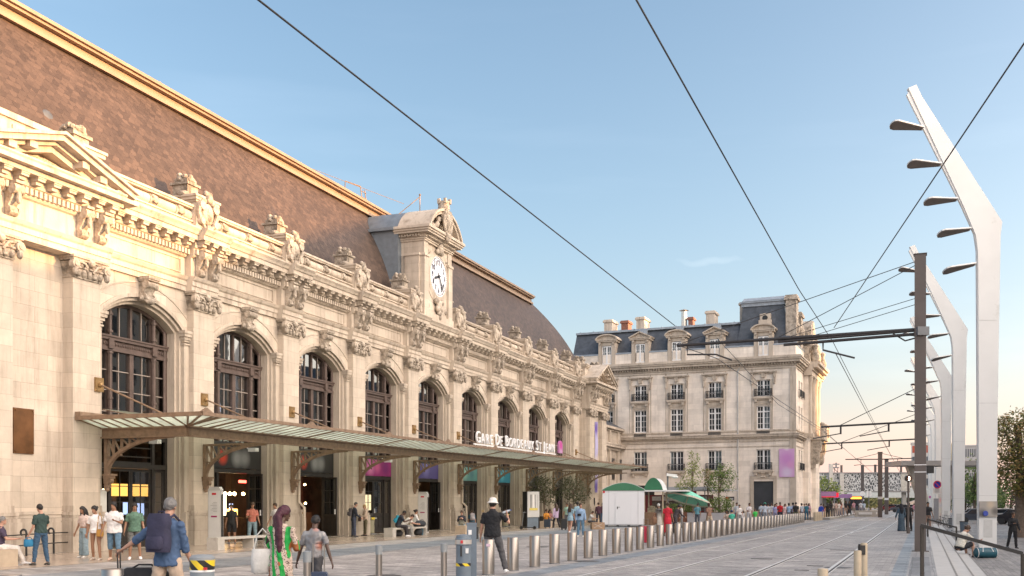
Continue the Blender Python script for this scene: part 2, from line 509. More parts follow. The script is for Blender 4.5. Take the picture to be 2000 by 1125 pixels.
# --- pediments
def pediment(x0, x1, y, z, hgt):
    p = MB(); c = (x0 + x1) / 2
    o = MB()
    tri = [(x0, z), (x1, z), (c, z + hgt)]
    # tympanum
    o.prism(tri, 'y', y + .5, y + 1.2)
    # raking cornice: sweep a stepped profile up each side
    for xa, xb in ((x0 - .12, c), (x1 + .12, c)):
        d = Vector((xb - xa, 0, hgt)); L = d.length; d.normalize(); nrm = Vector((-d.z, 0, d.x)) if d.x > 0 else Vector((d.z, 0, -d.x))
        for off, t, yo in ((.0, .2, -.0), (.2, .12, -.2), (.32, .18, -.5), (.5, .1, -.62)):
            A = Vector((xa, 0, z - .25)) + nrm * off; B = Vector((xb, 0, z + hgt - .25 + (0))) + nrm * off
            B = Vector((c, 0, B.z + (c - B.x) * d.z / d.x)); 
            o.loft([[(A.x, y + yo, A.z), (A.x, y + 1.2, A.z), (A.x + nrm.x * t, y + 1.2, A.z + nrm.z * t), (A.x + nrm.x * t, y + yo, A.z + nrm.z * t)],
                    [(c, y + yo, B.z), (c, y + 1.2, B.z), (c, y + 1.2, B.z + t / nrm.z), (c, y + yo, B.z + t / nrm.z)]])
        n = int(L / .72)
        for i in range(n):
            q = Vector((xa, 0, z - .25)) + d * (L * (i + .7) / n) + nrm * .14
            if abs(q.x - c) < .3: continue
            o.box(q.x - .16, q.x + .16, y - .38, y + .6, q.z - .05, q.z + .17)
    # inner dentil triangle
    for s in (-1, 1):
        n = 16
        for i in range(n):
            f = (i + .5) / n; xx = c + s * (x1 - x0) * .33 * (1 - f); zz = z + .2 + (hgt - .75) * f
            o.box(xx - .045, xx + .045, y + .32, y + .5, zz, zz + .14)
        o.bar((c + s * (x1 - x0) * .36, y + .42, z + .22), (c, y + .42, z + hgt - .45), .2, .08)
    o.box(x0 - .3, x1 + .3, y - .55, y + 1.0, z - .16, z - .02)
    return o.build('pediment', m_trim, ST)
pediment(-1.5, 4.95, -.42, 12.62, 1.0)
pediment(64.1, 70.6, -.95, 12.7, 1.5)
# --- parapet: plinth, rolled fasces with bands, coping
def parapet(xa, xb):
    p = MB()
    p.box(xa, xb, .1, .75, 12.86, 13.12); p.box(xa, xb, .04, .8, 13.12, 13.18)
    p.box(xa, xb, .3, .7, 13.18, 13.62)
    prof = [(.28 - .22 * cos(a), 13.4 + .22 * sin(a)) for a in [-pi / 2 + pi * i / 8 for i in range(9)]]
    prof = [(.30 - .24 * cos(pi * i / 8 - pi / 2), 13.41 + .22 * sin(pi * i / 8 - pi / 2)) for i in range(9)]
    p.prism(prof + [(.5, 13.63), (.5, 13.19)], 'x', xa, xb)
    p.box(xa, xb, .02, .8, 13.64, 13.71); p.box(xa, xb, -.03, .84, 13.71, 13.8)
    o = p.build('parapet', m_trim, ST, 30)
    n = 3
    for i in range(n):
        x = xa + (xb - xa) * (i + .5) / n
        b = MB()
        for dx in (-.2, .2):
            b.prism([(.30 - .27 * cos(pi * j / 8 - pi / 2), 13.41 + .25 * sin(pi * j / 8 - pi / 2)) for j in range(9)] + [(.5, 13.66), (.5, 13.17)], 'x', x + dx - .05, x + dx + .05)
        b.ball((x, .05, 13.42), (.17, .1, .16), 8, 6); b.ball((x - .12, .06, 13.5), (.09, .1, .09), 7, 5); b.ball((x + .13, .05, 13.36), (.09, .1, .09), 7, 5)
        b.build('parapet_ornament', m_carve, o, 40)
pe = [4.9] + PIL[1:]
for i in range(9):
    if i == 4: continue
    a = 5.05 if i == 0 else PIL[i] + .62
    parapet(a, PIL[i + 1] - .62)
parapet(PIL[9] + .62, 64.3)
pp = MB(); pp.box(PIL[4] + .6, PIL[5] - .6, .2, .8, 12.86, 13.4); pp.build('parapet', m_trim, ST)
# piers with cartouche and a block behind
def pier():
    b = MB(); b.box(-.62, .62, -.12, 1.9, 12.86, 13.95); b.box(-.7, .7, -.16, 1.95, 12.86, 13.02)
    for z0, z1, g in ((13.95, 14.03, .06), (14.03, 14.15, .14), (14.15, 14.24, .2)):
        b.box(-.62 - g, .62 + g, -.12 - g * .6, 1.9 + g, z0, z1)
    b = b.mesh('parapet_pier', m_trim)
    c = MB()
    c.ball((0, -.18, 13.55), (.34, .16, .46), 12, 8); c.ball((0, -.28, 13.55), (.2, .14, .3), 10, 6)
    for s in (-1, 1):
        for z, r in ((13.85, .19), (13.2, .14)):
            c.lathe([(0, -.14), (r, -.14), (r, .1), (0, .1)], 12, (s * .43, -.18, z), 'y')
        c.tube([(s * .5, -.2, 13.95), (s * .6, -.2, 13.6), (s * .46, -.2, 13.25), (s * .2, -.22, 12.98)], [.09, .11, .09, .06], 7)
        c.ball((s * .3, -.2, 14.05), (.16, .14, .12), 8, 5)
    c.ball((0, -.24, 14.2), (.2, .18, .2), 10, 6)
    for s in (-1, 0, 1): c.ball((s * .14, -.2, 14.38), (.09, .12, .13), 8, 5)
    c.ball((0, -.25, 12.98), (.16, .12, .16), 8, 5)
    c = c.mesh('cartouche', m_carve, 50)
    u = MB()
    u.box(-.5, .5, .45, 1.5, 14.24, 14.42); u.box(-.34, .34, .55, 1.3, 14.42, 14.82)
    u.box(-.42, .42, .48, 1.38, 14.82, 14.92); u.box(-.3, .3, .6, 1.25, 14.92, 15.1)
    for i in range(14):
        a = random.uniform(0, 2 * pi); u.ball((.28 * cos(a), .92 + .3 * sin(a), 15.1 + random.uniform(-.05, .16)), (.13, .13, .12), 7, 5)
    u.ball((-.72, .5, 14.3), (.16, .3, .13), 8, 5); u.ball((.72, .5, 14.3), (.16, .3, .13), 8, 5)
    return b, c, u.mesh('pier_block', m_soot, 40)
PM = pier()
for x in PIL[1:]:
    o = link('parapet_pier', PM[0], ST, (x, 0, 0)); link('cartouche', PM[1], o); link('pier_block', PM[2], o)
for x, y in ((4.0, .2), (64.9, -.2), (69.8, -.2)):   # bigger blocks above the pavilions
    b = MB(); b.box(-.52, .52, 0, 1.5, 12.9, 14.0)
    for z0, z1, g in ((14.0, 14.1, .07), (14.1, 14.24, .16), (14.24, 14.34, .22)): b.box(-.52 - g, .52 + g, -g, 1.5 + g, z0, z1)
    o = b.build('parapet_pier', m_trim, ST, loc=(x, y, 0))
    u = MB(); u.box(-.36, .36, .3, 1.1, 14.34, 14.75); u.box(-.46, .46, .22, 1.2, 14.75, 14.87); u.box(-.33, .33, .35, 1.05, 14.87, 15.0)
    for i in range(16):
        a = random.uniform(0, 2 * pi); u.ball((.33 * cos(a), .7 + .32 * sin(a), 15.02 + random.uniform(-.06, .12)), (.13, .13, .11), 7, 5)
    u.build('pier_block', m_soot, o, 40)
b = MB(); b.box(-5, -.5, .3, 2.2, 12.9, 14.9); b.box(-5.2, -.38, .15, 2.4, 14.9, 15.1); b.box(-5.4, -.22, .0, 2.6, 15.1, 15.35); b.box(-5.2, -.4, .15, 2.3, 15.35, 15.6)
b.box(-.5, 3.4, 1.0, 1.6, 12.9, 14.55); b.box(-.5, 3.4, .9, 1.7, 14.55, 14.75)
for x in (.3, 1.4, 2.5): b.box(x, x + .8, .95, 1.05, 14.0, 14.4)
b.build('attic_block', m_trim, ST)

# --- roof
HS, HZ, S0, HK = 4.5, 20.04, 1.6, 2.95
def roof_profile(n=18):
    # convex: steep at the eaves, flatter near the ridge; s from the eaves inwards, z up
    P = [(S0, 13.2)]
    for i in range(1, n + 1):
        f = i / n; a = radians(82) * (1 - f) + radians(50) * f
        P.append((P[-1][0] + cos(a), P[-1][1] + sin(a)))
    sx = (HS - S0) / (P[-1][0] - S0); sz = (HZ - 13.2) / (P[-1][1] - 13.2)
    return [(S0 + (s - S0) * sx, 13.2 + (z - 13.2) * sz) for s, z in P]
RP = roof_profile()
def slate_mat():
    m, nt, b = new_mat('fish scale slates'); L = nt.links
    uv = N(nt, 'ShaderNodeUVMap', uv_map='slates'); sp = N(nt, 'ShaderNodeSeparateXYZ'); L.new(uv.outputs[0], sp.inputs[0])
    def mt(op, a, bb=None, c=None):
        n = N(nt, 'ShaderNodeMath', operation=op)
        for i, x in enumerate((a, bb, c)):
            if x is None: continue
            if isinstance(x, (int, float)): n.inputs[i].default_value = x
            else: L.new(x, n.inputs[i])
        return n.outputs[0]
    W, H = .34, .22
    u = mt('DIVIDE', sp.outputs[0], W); v = mt('DIVIDE', sp.outputs[1], H)
    row = mt('FLOOR', v); fy = mt('SUBTRACT', v, row)
    def cell(r):
        uu = mt('ADD', u, mt('MULTIPLY', mt('FLOORED_MODULO', r, 2.0), .5))
        col = mt('FLOOR', uu); fx = mt('SUBTRACT', mt('SUBTRACT', uu, col), .5)
        return col, fx
    col0, fx0 = cell(row); rowb = mt('SUBTRACT', row, 1.0); col1, fx1 = cell(rowb)
    # own scale: a half disc whose tip touches the bottom of its row
    d = mt('SQRT', mt('ADD', mt('MULTIPLY', fx0, fx0), mt('POWER', mt('MULTIPLY', mt('SUBTRACT', 1.0, mt('MINIMUM', fy, 1.0)), .5), 2.0)))
    ins = mt('LESS_THAN', d, .5)
    cx = mt('ADD', mt('MULTIPLY', ins, col0), mt('MULTIPLY', mt('SUBTRACT', 1.0, ins), mt('ADD', col1, 3.7)))
    cy = mt('ADD', mt('MULTIPLY', ins, row), mt('MULTIPLY', mt('SUBTRACT', 1.0, ins), rowb))
    cb = N(nt, 'ShaderNodeCombineXYZ'); L.new(cx, cb.inputs[0]); L.new(cy, cb.inputs[1])
    wn = N(nt, 'ShaderNodeTexWhiteNoise', noise_dimensions='2D'); L.new(cb.outputs[0], wn.inputs['Vector'])
    cr = N(nt, 'ShaderNodeValToRGB'); L.new(wn.outputs[0], cr.inputs[0])
    e = cr.color_ramp.elements; e[0].position = 0; e[0].color = (.056, .039, .031, 1); e[1].position = 1; e[1].color = (.100, .069, .054, 1)
    x = cr.color_ramp.elements.new(.5); x.color = (.076, .053, .042, 1)
    tc = N(nt, 'ShaderNodeTexCoord'); nz = N(nt, 'ShaderNodeTexNoise', inp={'Scale': .35, 'Detail': 6.0, 'Roughness': .65}); L.new(tc.outputs['Object'], nz.inputs['Vector'])
    mr = N(nt, 'ShaderNodeMapRange', inp={1: .3, 2: .7, 3: .75, 4: 1.25}); L.new(nz.outputs['Fac'], mr.inputs[0])
    mu = N(nt, 'ShaderNodeMix', data_type='RGBA', blend_type='MULTIPLY', inp={0: 1.0}); L.new(cr.outputs[0], mu.inputs[6]); L.new(mr.outputs[0], mu.inputs[7])
    L.new(mu.outputs[2], b.inputs['Base Color']); b.inputs['Roughness'].default_value = .55; b.inputs['Specular IOR Level'].default_value = .35
    # each scale tilts: its tip stands proud of the one below
    h = mt('ADD', mt('MULTIPLY', ins, mt('SUBTRACT', 1.3, mt('MULTIPLY', fy, .5))), mt('MULTIPLY', mt('SUBTRACT', 1.0, ins), mt('SUBTRACT', .55, mt('MULTIPLY', fy, .45))))
    h = mt('ADD', h, mt('MULTIPLY', wn.outputs[0], .5))
    bp = N(nt, 'ShaderNodeBump', inp={'Strength': 1.0, 'Distance': .05}); L.new(h, bp.inputs['Height']); L.new(bp.outputs[0], b.inputs['Normal'])
    return m
m_slate = slate_mat()
def roof():
    verts, faces, uvs = [], [], []
    n = len(RP); arc = [0.0]
    for a, b in zip(RP[:-1], RP[1:]): arc.append(arc[-1] + math.hypot(b[0] - a[0], b[1] - a[1]))
    def quadstrip(A, B, ua, ub):             # A, B: lists of points bottom to top
        o = len(verts); verts.extend(A); verts.extend(B)
        for i in range(n - 1):
            faces.append((o + i, o + n + i, o + n + i + 1, o + i + 1)); uvs.append(((ua[i], arc[i]), (ub[i], arc[i]), (ub[i + 1], arc[i + 1]), (ua[i + 1], arc[i + 1])))
    xl, xr = -14.0, 70.6
    A = [(xl, s, z) for s, z in RP]; Mid = [(xr - (HS - S0) * HK - 1, s, z) for s, z in RP]; B = [(xr - (s - S0) * HK, s, z) for s, z in RP]
    quadstrip(A, Mid, [p[0] for p in A], [p[0] for p in Mid]); quadstrip(Mid, B, [p[0] for p in Mid], [p[0] for p in B])
    S = [(xr - (s - S0) * HK, 24 - s, z) for s, z in RP]                # hipped end
    quadstrip(B, S, [p[1] for p in B], [p[1] for p in S])
    me = bpy.data.meshes.new('roof'); me.from_pydata(verts, [], faces)
    ul = me.uv_layers.new(name='slates'); flat = [c for f in uvs for p in f for c in p]; ul.data.foreach_set('uv', flat)
    me.materials.append(m_slate); me.polygons.foreach_set('use_smooth', [True] * len(me.polygons)); me.set_sharp_from_angle(angle=radians(30)); me.update()
    return link('roof', me, ST)
RO = roof()
m_crest = M('tan painted zinc', (.27, .185, .125), .5, .1, .12, 1.2, stain=((.33, .26, .2), 1.5, .6))
xe = 70.6 - (HS - S0) * HK
cr_ = MB()
for ya, yb, za, zb in ((HS - .55, HS + 1, HZ - .45, HZ - .3), (HS - .38, HS + 1, HZ - .3, HZ + .02), (HS - .62, HS + 1, HZ + .02, HZ + .13), (HS - .74, HS + 1, HZ + .13, HZ + .27), (HS - .5, HS + .8, HZ + .27, HZ + .38)):
    cr_.box(-14, xe, ya, yb, za, zb)
cr_.build('ridge_crest', m_crest, RO)
rb = MB(); rb.box(-14, xe, HS + .5, 18, HZ - .1, HZ + .1); rb.build('flat_roof', m_zinc, RO)
lk = MB()
for x in (2.0, 4.0, 9.5, 12.5, 16, 20, 24, 28, 40, 46, 52, 58): lk.tube([(x, HS - .4, HZ + .36), (x, HS - .4, HZ + .48)], .05, 6)
lk.build('ridge_cleat', m_frameiron, RO)
ld = MB(); ld.T = Matrix.Translation((9.0, 0, HZ - 21.0))   # roof access ladder rail
for dx in (0, .55): ld.tube([(22.6 + dx, HS - .2, 20.3), (22.6 + dx, HS + .1, 22.3 + .1 * (dx == 0))], .035, 6)
ld.tube([(22.6, HS + .1, 22.4), (21.6, HS + .6, 22.5), (21.5, HS + .6, 21.3)], .035, 6)
for i in range(5): ld.tube([(22.6, HS - .2 + .05 * i, 20.5 + .4 * i), (23.15, HS - .2 + .05 * i, 20.5 + .4 * i)], .025, 6)
ld.build('roof_ladder', m_frameiron, RO)
dv = MB(); dv.ball((4.2, 2.3, 15.6), (.4, .12, .45), 12, 8); dv.build('slate_patch', m_lead, RO, 40)  # flattened ball standing in for a patch of blue grey slates
# --- clock tower
CX = 32.93
ct = MB(); hw = 2.0
ct.box(-hw, hw, -.02, 1.45, 12.9, 17.7)
for s in (-1, 1):
    ct.box(s * 1.75 - .3, s * 1.75 + .3, -.16, .4, 13.3, 16.6); ct.box(s * 1.75 - .36, s * 1.75 + .36, -.22, .4, 16.6, 16.75)
    ct.box(s * 1.75 - .26, s * 1.75 + .26, -.12, .4, 16.75, 17.6)
    ct.box(s * 2.08 - .12, s * 2.08 + .12, .15, 1.1, 13.3, 16.6)
    ct.box(s * 2.1 - .16, s * 2.1 + .16, .1, 1.15, 16.6, 16.75)
ct.box(-2.15, 2.15, -.2, 1.5, 12.9, 13.3)
for z0, z1, g in ((17.5, 17.6, .08), (17.6, 17.72, .14), (17.72, 17.9, .2), (17.9, 18.02, .52), (18.02, 18.14, .6), (18.14, 18.3, .68)):
    ct.box(-hw - g, hw + g, -g - .1, 1.5 + g * .3, z0, z1)
for i in range(22):
    x = -2.0 + 4.0 * (i + .5) / 22; ct.box(x - .055, x + .055, -.42, -.1, 17.74, 17.88)
for i in range(8):
    y = .0 + 1.5 * (i + .5) / 8; ct.box(-2.34, -2.1, y - .055, y + .055, 17.74, 17.88)
cto = ct.build('clock_tower', m_wall, ST, loc=(CX, 0, 0))
# segmental pediment
sg = MB(); R = 2.75; a0 = math.asin(2.5 / R); zc = 19.75 - R
def arcband(r0, r1, y0, y1, n=18):
    rings = []
    for i in range(n + 1):
        a = -a0 + 2 * a0 * i / n
        rings.append([(r0 * sin(a), y0, zc + r0 * cos(a)), (r1 * sin(a), y0, zc + r1 * cos(a)), (r1 * sin(a), y1, zc + r1 * cos(a)), (r0 * sin(a), y1, zc + r0 * cos(a))])
    sg.loft(rings)
arcband(R - .45, R - .28, -.3, 1.4); arcband(R - .28, R - .1, -.62, 1.4); arcband(R - .1, R + .04, -.74, 1.45)
seg = [((R - .3) * sin(-a0 + 2 * a0 * i / 16), max(18.2, zc + (R - .3) * cos(-a0 + 2 * a0 * i / 16))) for i in range(17)]
sg.prism([(-2.3, 18.2)] + seg + [(2.3, 18.2)], 'y', .0, 1.4)
sg.build('clock_pediment', m_trim, cto)
zr = MB(); rings = []
for y in (1.42, 4.6):
    rings.append([((R + .02) * sin(-a0 + 2 * a0 * i / 16), y, zc + (R + .02) * cos(-a0 + 2 * a0 * i / 16)) for i in range(17)] + [(2.25, y, 13.5), (-2.25, y, 13.5)])
zr.loft(rings)
zr.box(-2.75, 2.75, 1.6, 4.4, 18.12, 18.3); zr.box(-2.3, 2.3, 1.5, 4.6, 17.6, 18.12)
zr.build('zinc_roof', M('blue grey zinc', (.20, .235, .27), .5, .3, .15, 2.5), cto, 30)
ca = MB(); ca.T = Matrix.Translation((0, -.3, 0)) @ Matrix.Diagonal((.78, .8, 1, 1))                                     # coat of arms with crown
ca.ball((0, -.5, 18.95), (.62, .22, .8), 14, 10); ca.ball((0, -.62, 18.95), (.42, .2, .6), 12, 8)
for s in (-1, 1):
    ca.lathe([(0, -.2), (.32, -.2), (.32, .2), (0, .2)], 14, (s * .35, -.5, 19.4), 'y')
    ca.lathe([(0, -.24), (.16, -.24), (.16, .24), (0, .24)], 10, (s * .35, -.5, 19.4), 'y')
    for i in range(10):
        ca.ball((s * (.7 + .12 * i), -.15 + .02 * i, 18.9 - .06 * i + random.uniform(-.14, .2)), (.16, .2, .2), 8, 5)
    ca.tube([(s * .5, -.6, 19.5), (s * .75, -.6, 19.1), (s * .55, -.6, 18.5), (s * .2, -.6, 18.2)], [.1, .14, .12, .08], 7)
ca.ball((0, -.55, 18.05), (.25, .2, .3), 8, 6)
ca.box(-.5, .5, -.65, .1, 19.5, 19.75)
ca.lathe([(.40, 19.75), (.48, 19.9), (.42, 20.1), (.48, 20.3), (.3, 20.25)], 12, (0, -.25, 0))
for i in range(5):
    a = 2 * pi * i / 5; ca.cbox(.45 * cos(a), -.25 + .45 * sin(a), 20.15, .2, .2, .3)
ca.build('coat_of_arms', m_carve, cto, 45)
# clock face
ck = MB()
def oval(a, bz, y0, y1, a2, b2, zc_=15.72, n=36):
    rings = []
    for i in range(n + 1):
        t = 2 * pi * i / n
        rings.append([(a * cos(t), y0, zc_ + bz * sin(t)), (a2 * cos(t), y0 + .05, zc_ + b2 * sin(t)), (a2 * cos(t), y1, zc_ + b2 * sin(t)), (a * cos(t), y1, zc_ + bz * sin(t))])
    ck.loft(rings, cap=False)
oval(1.24, 1.24, -.16, .1, 1.42, 1.46); oval(1.42, 1.46, -.1, .1, 1.58, 1.66)
ck.build('clock_surround', m_trim, cto, 40)
co = MB()
co.ball((0, -.25, 17.35), (.34, .2, .3), 10, 6); co.ball((-.3, -.2, 17.2), (.22, .16, .16), 8, 5); co.ball((.3, -.2, 17.2), (.22, .16, .16), 8, 5); co.ball((0, -.3, 17.55), (.2, .16, .2), 8, 5)
co.build('clock_crest', m_carve, cto, 45); co = MB()
for z, x, r in ((13.95, 0, .34), (13.7, -.2, .22), (13.7, .22, .22), (13.45, 0, .22), (13.2, .05, .18), (14.15, -.4, .2), (14.15, .4, .2)):
    co.ball((x, -.18, z), (r, .16, r), 9, 6)
co.build('clock_garland', m_carve, cto, 45)
for s in (-1, 1):
    for z in (13.75, 17.0): q = MB(); q.ball((s * 1.3, -.03, z), (.2, .07, .2), 10, 6); q.build('roundel', m_carve, cto, 45)
dl = MB(); dl.lathe([(0, 0), (1.25, 0), (1.25, .06), (0, .06)], 40, (0, -.12, 15.72), 'y')
dial = dl.build('clock_dial', M('white enamel dial', (.80, .80, .82), .3, 0, .03, 1), cto, 30)
m_ink = M('dark blue numerals', (.02, .025, .07), .4, 0, .1, 3)
for h in range(1, 13):
    a = radians(h * 30); me = text_mesh(str(h), .44, .01, m_ink, .003)
    link('numeral', me, dial, (.86 * sin(a), -.14, 15.72 + .86 * cos(a)))
tk = MB()
for i in range(60):
    a = 2 * pi * i / 60; r0 = 1.10 if i % 5 else 1.08
    tk.bar((r0 * sin(a), -.128, 15.72 + r0 * cos(a)), (1.17 * sin(a), -.128, 15.72 + 1.17 * cos(a)), .03 if i % 5 else .05, .014)
tk.build('minute_track', m_ink, dial)
for nm, ang, ln, wd, y in (('hour_hand', 252, .66, .09, -.16), ('minute_hand', 144, 1.06, .07, -.19)):
    a = radians(ang); h = MB(); h.T = Matrix.Translation((0, y, 15.72)) @ Matrix.Rotation(a, 4, 'Y')
    h.prism([(-wd * .4, -.25), (wd * .4, -.25), (wd, ln * .75), (0, ln), (-wd, ln * .75)], 'y', -.012, .012)
    h.lathe([(0, -.02), (.09, -.02), (.09, .02), (0, .02)], 12, (0, 0, 0), 'y')
    h.build(nm, M('black clock hands', (.01, .01, .014), .4, 0, .1, 3), dial)
ar = MB(); ar.tube([(-1.3, 2.2, 19.3), (-.3, 1.0, 20.7)], .028, 6); ar.tube([(-.3, 1.0, 19.7), (-.3, 1.0, 20.8)], .032, 6); ar.ball((-.3, 1.0, 20.82), .07, 8, 6)
ar.tube([(-8, 3.9, 20.4), (-1.3, 1.6, 20.05)], .015, 5)
ar.build('roof_anchor', m_frameiron, cto)

# --- windows above the canopy
GY = WY + .62                                  # window plane
fr = MB()
ring(fr, 2.049, 1.93, GY - .06, GY + .1, 4.4, 0)
for x in (-1.2, 1.2):
    fr.tube([(x, GY - .1, 4.4), (x, GY - .1, 7.4)], .09, 8); fr.tube([(x, GY - .1, 8.0), (x, GY - .1, 8.95)], .08, 8)
    for z in (5.6, 7.3, 8.1, 8.75): fr.tube([(x, GY - .1, z), (x, GY - .1, z + .08)], .125, 8)
    fr.box(x - .09, x + .09, GY - .05, GY + .08, 4.4, 9.0)
for x in (-1.86, 1.86): fr.tube([(x, GY - .08, 4.4), (x, GY - .08, 8.6)], .06, 8)
fr.box(-.11, .11, GY - .07, GY + .06, 4.4, 7.45); fr.box(-.06, .06, GY - .05, GY + .05, 7.9, 9.22)
frm = fr.mesh('window', m_wood, 40)
tb = MB()
tb.box(-2.0, 2.0, GY - .12, GY + .1, 7.42, 7.56); tb.box(-2.0, 2.0, GY - .06, GY + .1, 7.56, 7.82); tb.box(-2.0, 2.0, GY - .16, GY + .1, 7.82, 7.93); tb.box(-2.0, 2.0, GY - .2, GY + .1, 7.93, 7.99)
for i in range(30):
    x = -1.92 + 3.84 * (i + .5) / 30; tb.ball((x, GY - .08, 7.69), (.045, .035, .07), 6, 4)
for x in (-1.2, 1.2): tb.box(x - .13, x + .13, GY - .2, GY, 7.5, 7.86)
tbm = tb.mesh('transom', m_wood)
m_munt = M('grey brown glazing bars', (.27, .23, .20), .5, 0, .15, 4)
mu = MB()
for x in (-.64, .64): mu.box(x - .018, x + .018, GY - .02, GY + .02, 4.4, 7.42)
for x in (-.6, .6): mu.box(x - .02, x + .02, GY - .02, GY + .02, 8.0, 9.2)
for z in (5.15, 5.95, 6.7): mu.box(-1.92, 1.92, GY - .018, GY + .022, z - .018, z + .018)
mum = mu.mesh('glazing_bar', m_munt)
def glasspane(hw_, z0, y):
    g = MB(); p = arch_path(hw_, z0)
    g._a([(x, y, z) for x, z in p], [tuple(range(len(p)))])
    return g.mesh('glass', m_glass, fix=False)
gm = glasspane(1.96, 4.4, GY + .03)
for c in BAYS:
    o = link('window', frm, ST, (c, 0, 0)); link('transom', tbm, o); link('glazing_bar', mum, o); link('pane', gm, o)

# --- doorways under the canopy
df = MB()
df.box(-2.045, -1.9, GY - .08, GY + .1, 0, 4.4); df.box(1.9, 2.045, GY - .08, GY + .1, 0, 4.4)
df.box(-1.9, 1.9, GY - .14, GY + .1, 3.04, 3.22); df.box(-1.9, 1.9, GY - .16, GY + .1, 4.15, 4.4)
for x in (-1.2, 1.2): df.box(x - .07, x + .07, GY - .1, GY + .08, 0, 4.15)
dfm = df.mesh('doorway', m_door)
def leaf_mb(w_, two=True):
    """a glazed door leaf, hinge at x=0, width w_, closed along +x"""
    l = MB(); h = 3.02
    for x0, x1 in ((0, .09), (w_ - .09, w_)): l.box(x0, x1, -.03, .03, .05, h)
    for z0, z1 in ((.05, .28), (.98, 1.14), (2.92, h)): l.box(.09, w_ - .09, -.03, .03, z0, z1)
    l.box(.09, w_ - .09, -.012, .012, .28, .98)
    if two:
        l.box(w_ / 2 - .03, w_ / 2 + .03, -.03, .03, .28, .98)
        for xa, xb in ((.13, w_ / 2 - .07), (w_ / 2 + .07, w_ - .13)): l.box(xa, xb, -.03, .03, .36, .9)
        l.box(w_ / 2 - .015, w_ / 2 + .015, -.02, .02, 1.14, 2.92)
    for z in (1.75, 2.35): l.box(.09, w_ - .09, -.02, .02, z - .015, z + .015)
    return l
lm, sm_ = leaf_mb(1.12).mesh('door_leaf', m_door), leaf_mb(.64, False).mesh('side_light', m_door)
def pane_me(w_, z0=1.14, z1=2.92):
    g = MB(); g.quad((.09, .0, z0), (w_ - .09, .0, z0), (w_ - .09, .0, z1), (.09, .0, z1)); return g.mesh('glass', m_glass, fix=False)
lp, spn = pane_me(1.12), pane_me(.64)
hd = MB(); hd.box(1.02, 1.05, -.08, .08, 1.15, 1.4); hdm = hd.mesh('handle', m_white)
def leaf(parent, me, pm, x, ang, flip, handle=False):
    o = link('door_leaf' if me is lm else 'side_light', me, parent, (x, GY, 0)); o.rotation_euler = (0, 0, radians(ang) + (pi if flip else 0))
    link('pane', pm, o)
    if handle: link('handle', hdm, o)
fan = MB()
fan.box(-1.14, 1.14, GY - .06, GY + .06, 3.22, 3.3); fan.box(-1.14, 1.14, GY - .06, GY + .06, 4.06, 4.15)
for z in (3.5, 3.85): fan.box(-1.14, 1.14, GY - .04, GY + .04, z - .02, z + .02)
fanm = fan.mesh('fanlight', m_door)
fg = MB(); fg.quad((-1.9, GY, 3.22), (1.9, GY, 3.22), (1.9, GY, 4.15), (-1.9, GY, 4.15)); fgm = fg.mesh('glass', m_glass, fix=False)

def blob_mat(name, base, blobs):
    """soft colour patches: base colour and (x, z, radius, colour) spots in local metres"""
    m, nt, b = new_mat(name); L = nt.links
    tc = N(nt, 'ShaderNodeTexCoord'); cur = None
    for x, z, r, c in blobs:
        d = N(nt, 'ShaderNodeVectorMath', operation='DISTANCE'); L.new(tc.outputs['Object'], d.inputs[0]); d.inputs[1].default_value = (x, 0, z)
        mr = N(nt, 'ShaderNodeMapRange', inp={1: r * .3, 2: r, 3: 1.0, 4: 0.0}); L.new(d.outputs['Value'], mr.inputs[0])
        mx = N(nt, 'ShaderNodeMix', data_type='RGBA'); L.new(mr.outputs[0], mx.inputs[0])
        if cur is None: mx.inputs[6].default_value = c4(base)
        else: L.new(cur, mx.inputs[6])
        mx.inputs[7].default_value = c4(c); cur = mx.outputs[2]
    L.new(cur, b.inputs['Base Color']); b.inputs['Roughness'].default_value = .35
    return m
sg_dark = blob_mat('dark shop sign with red mark', (.025, .024, .024), [(-.95, .02, .42, (.55, .05, .02)), (.1, 0, .5, (.22, .22, .22)), (.65, 0, .5, (.2, .2, .2))])
SIGNS = {1: sg_dark, 2: sg_dark,
         3: blob_mat('magenta shop sign', (.32, .03, .18), [(-.6, 0, .6, (.65, .2, .42)), (.2, .1, .5, (.6, .12, .3)), (1.2, 0, .6, (.2, .02, .16))]),
         4: blob_mat('violet shop sign', (.10, .08, .26), [(.1, .1, .6, (.22, .2, .48)), (-.9, -.2, .5, (.07, .05, .2))]),
         5: blob_mat('teal shop sign', (.12, .30, .30), [(-.3, 0, .6, (.3, .52, .46)), (.9, 0, .5, (.08, .2, .24))]),
         6: blob_mat('cyan shop sign', (.03, .26, .38), [(.2, 0, .5, (.1, .45, .55))]),
         7: blob_mat('black shop sign with grey mark', (.03, .028, .028), [(0, 0, .6, (.14, .14, .14))]),
         8: blob_mat('charcoal shop sign', (.035, .032, .03), [(.1, 0, .6, (.16, .15, .15))])}
sb = MB(); sb.box(-1.88, 1.88, -.04, .04, -.46, .46); 
for i, c in enumerate(BAYS):
    o = link('doorway', dfm, ST, (c, 0, 0))
    if i == 0:
        link('fanlight', fanm, o); link('pane', fgm, o)
    else:
        link('shop_sign', sb.mesh('shop_sign', SIGNS[i]), o, (0, GY - .13, 3.7))
    op = i in (1, 2, 4)                       # right-hand leaf stands open, swung out
    leaf(o, sm_, spn, -1.9, 0, False); leaf(o, sm_, spn, 1.9, 0, True)
    if op:
        leaf(o, lm, lp, -1.14, 96, False); leaf(o, lm, lp, 1.18, 68 if i != 4 else 55, True, True)
    else:
        leaf(o, lm, lp, -1.13, 0, False); leaf(o, lm, lp, 1.13, 0, True, True)
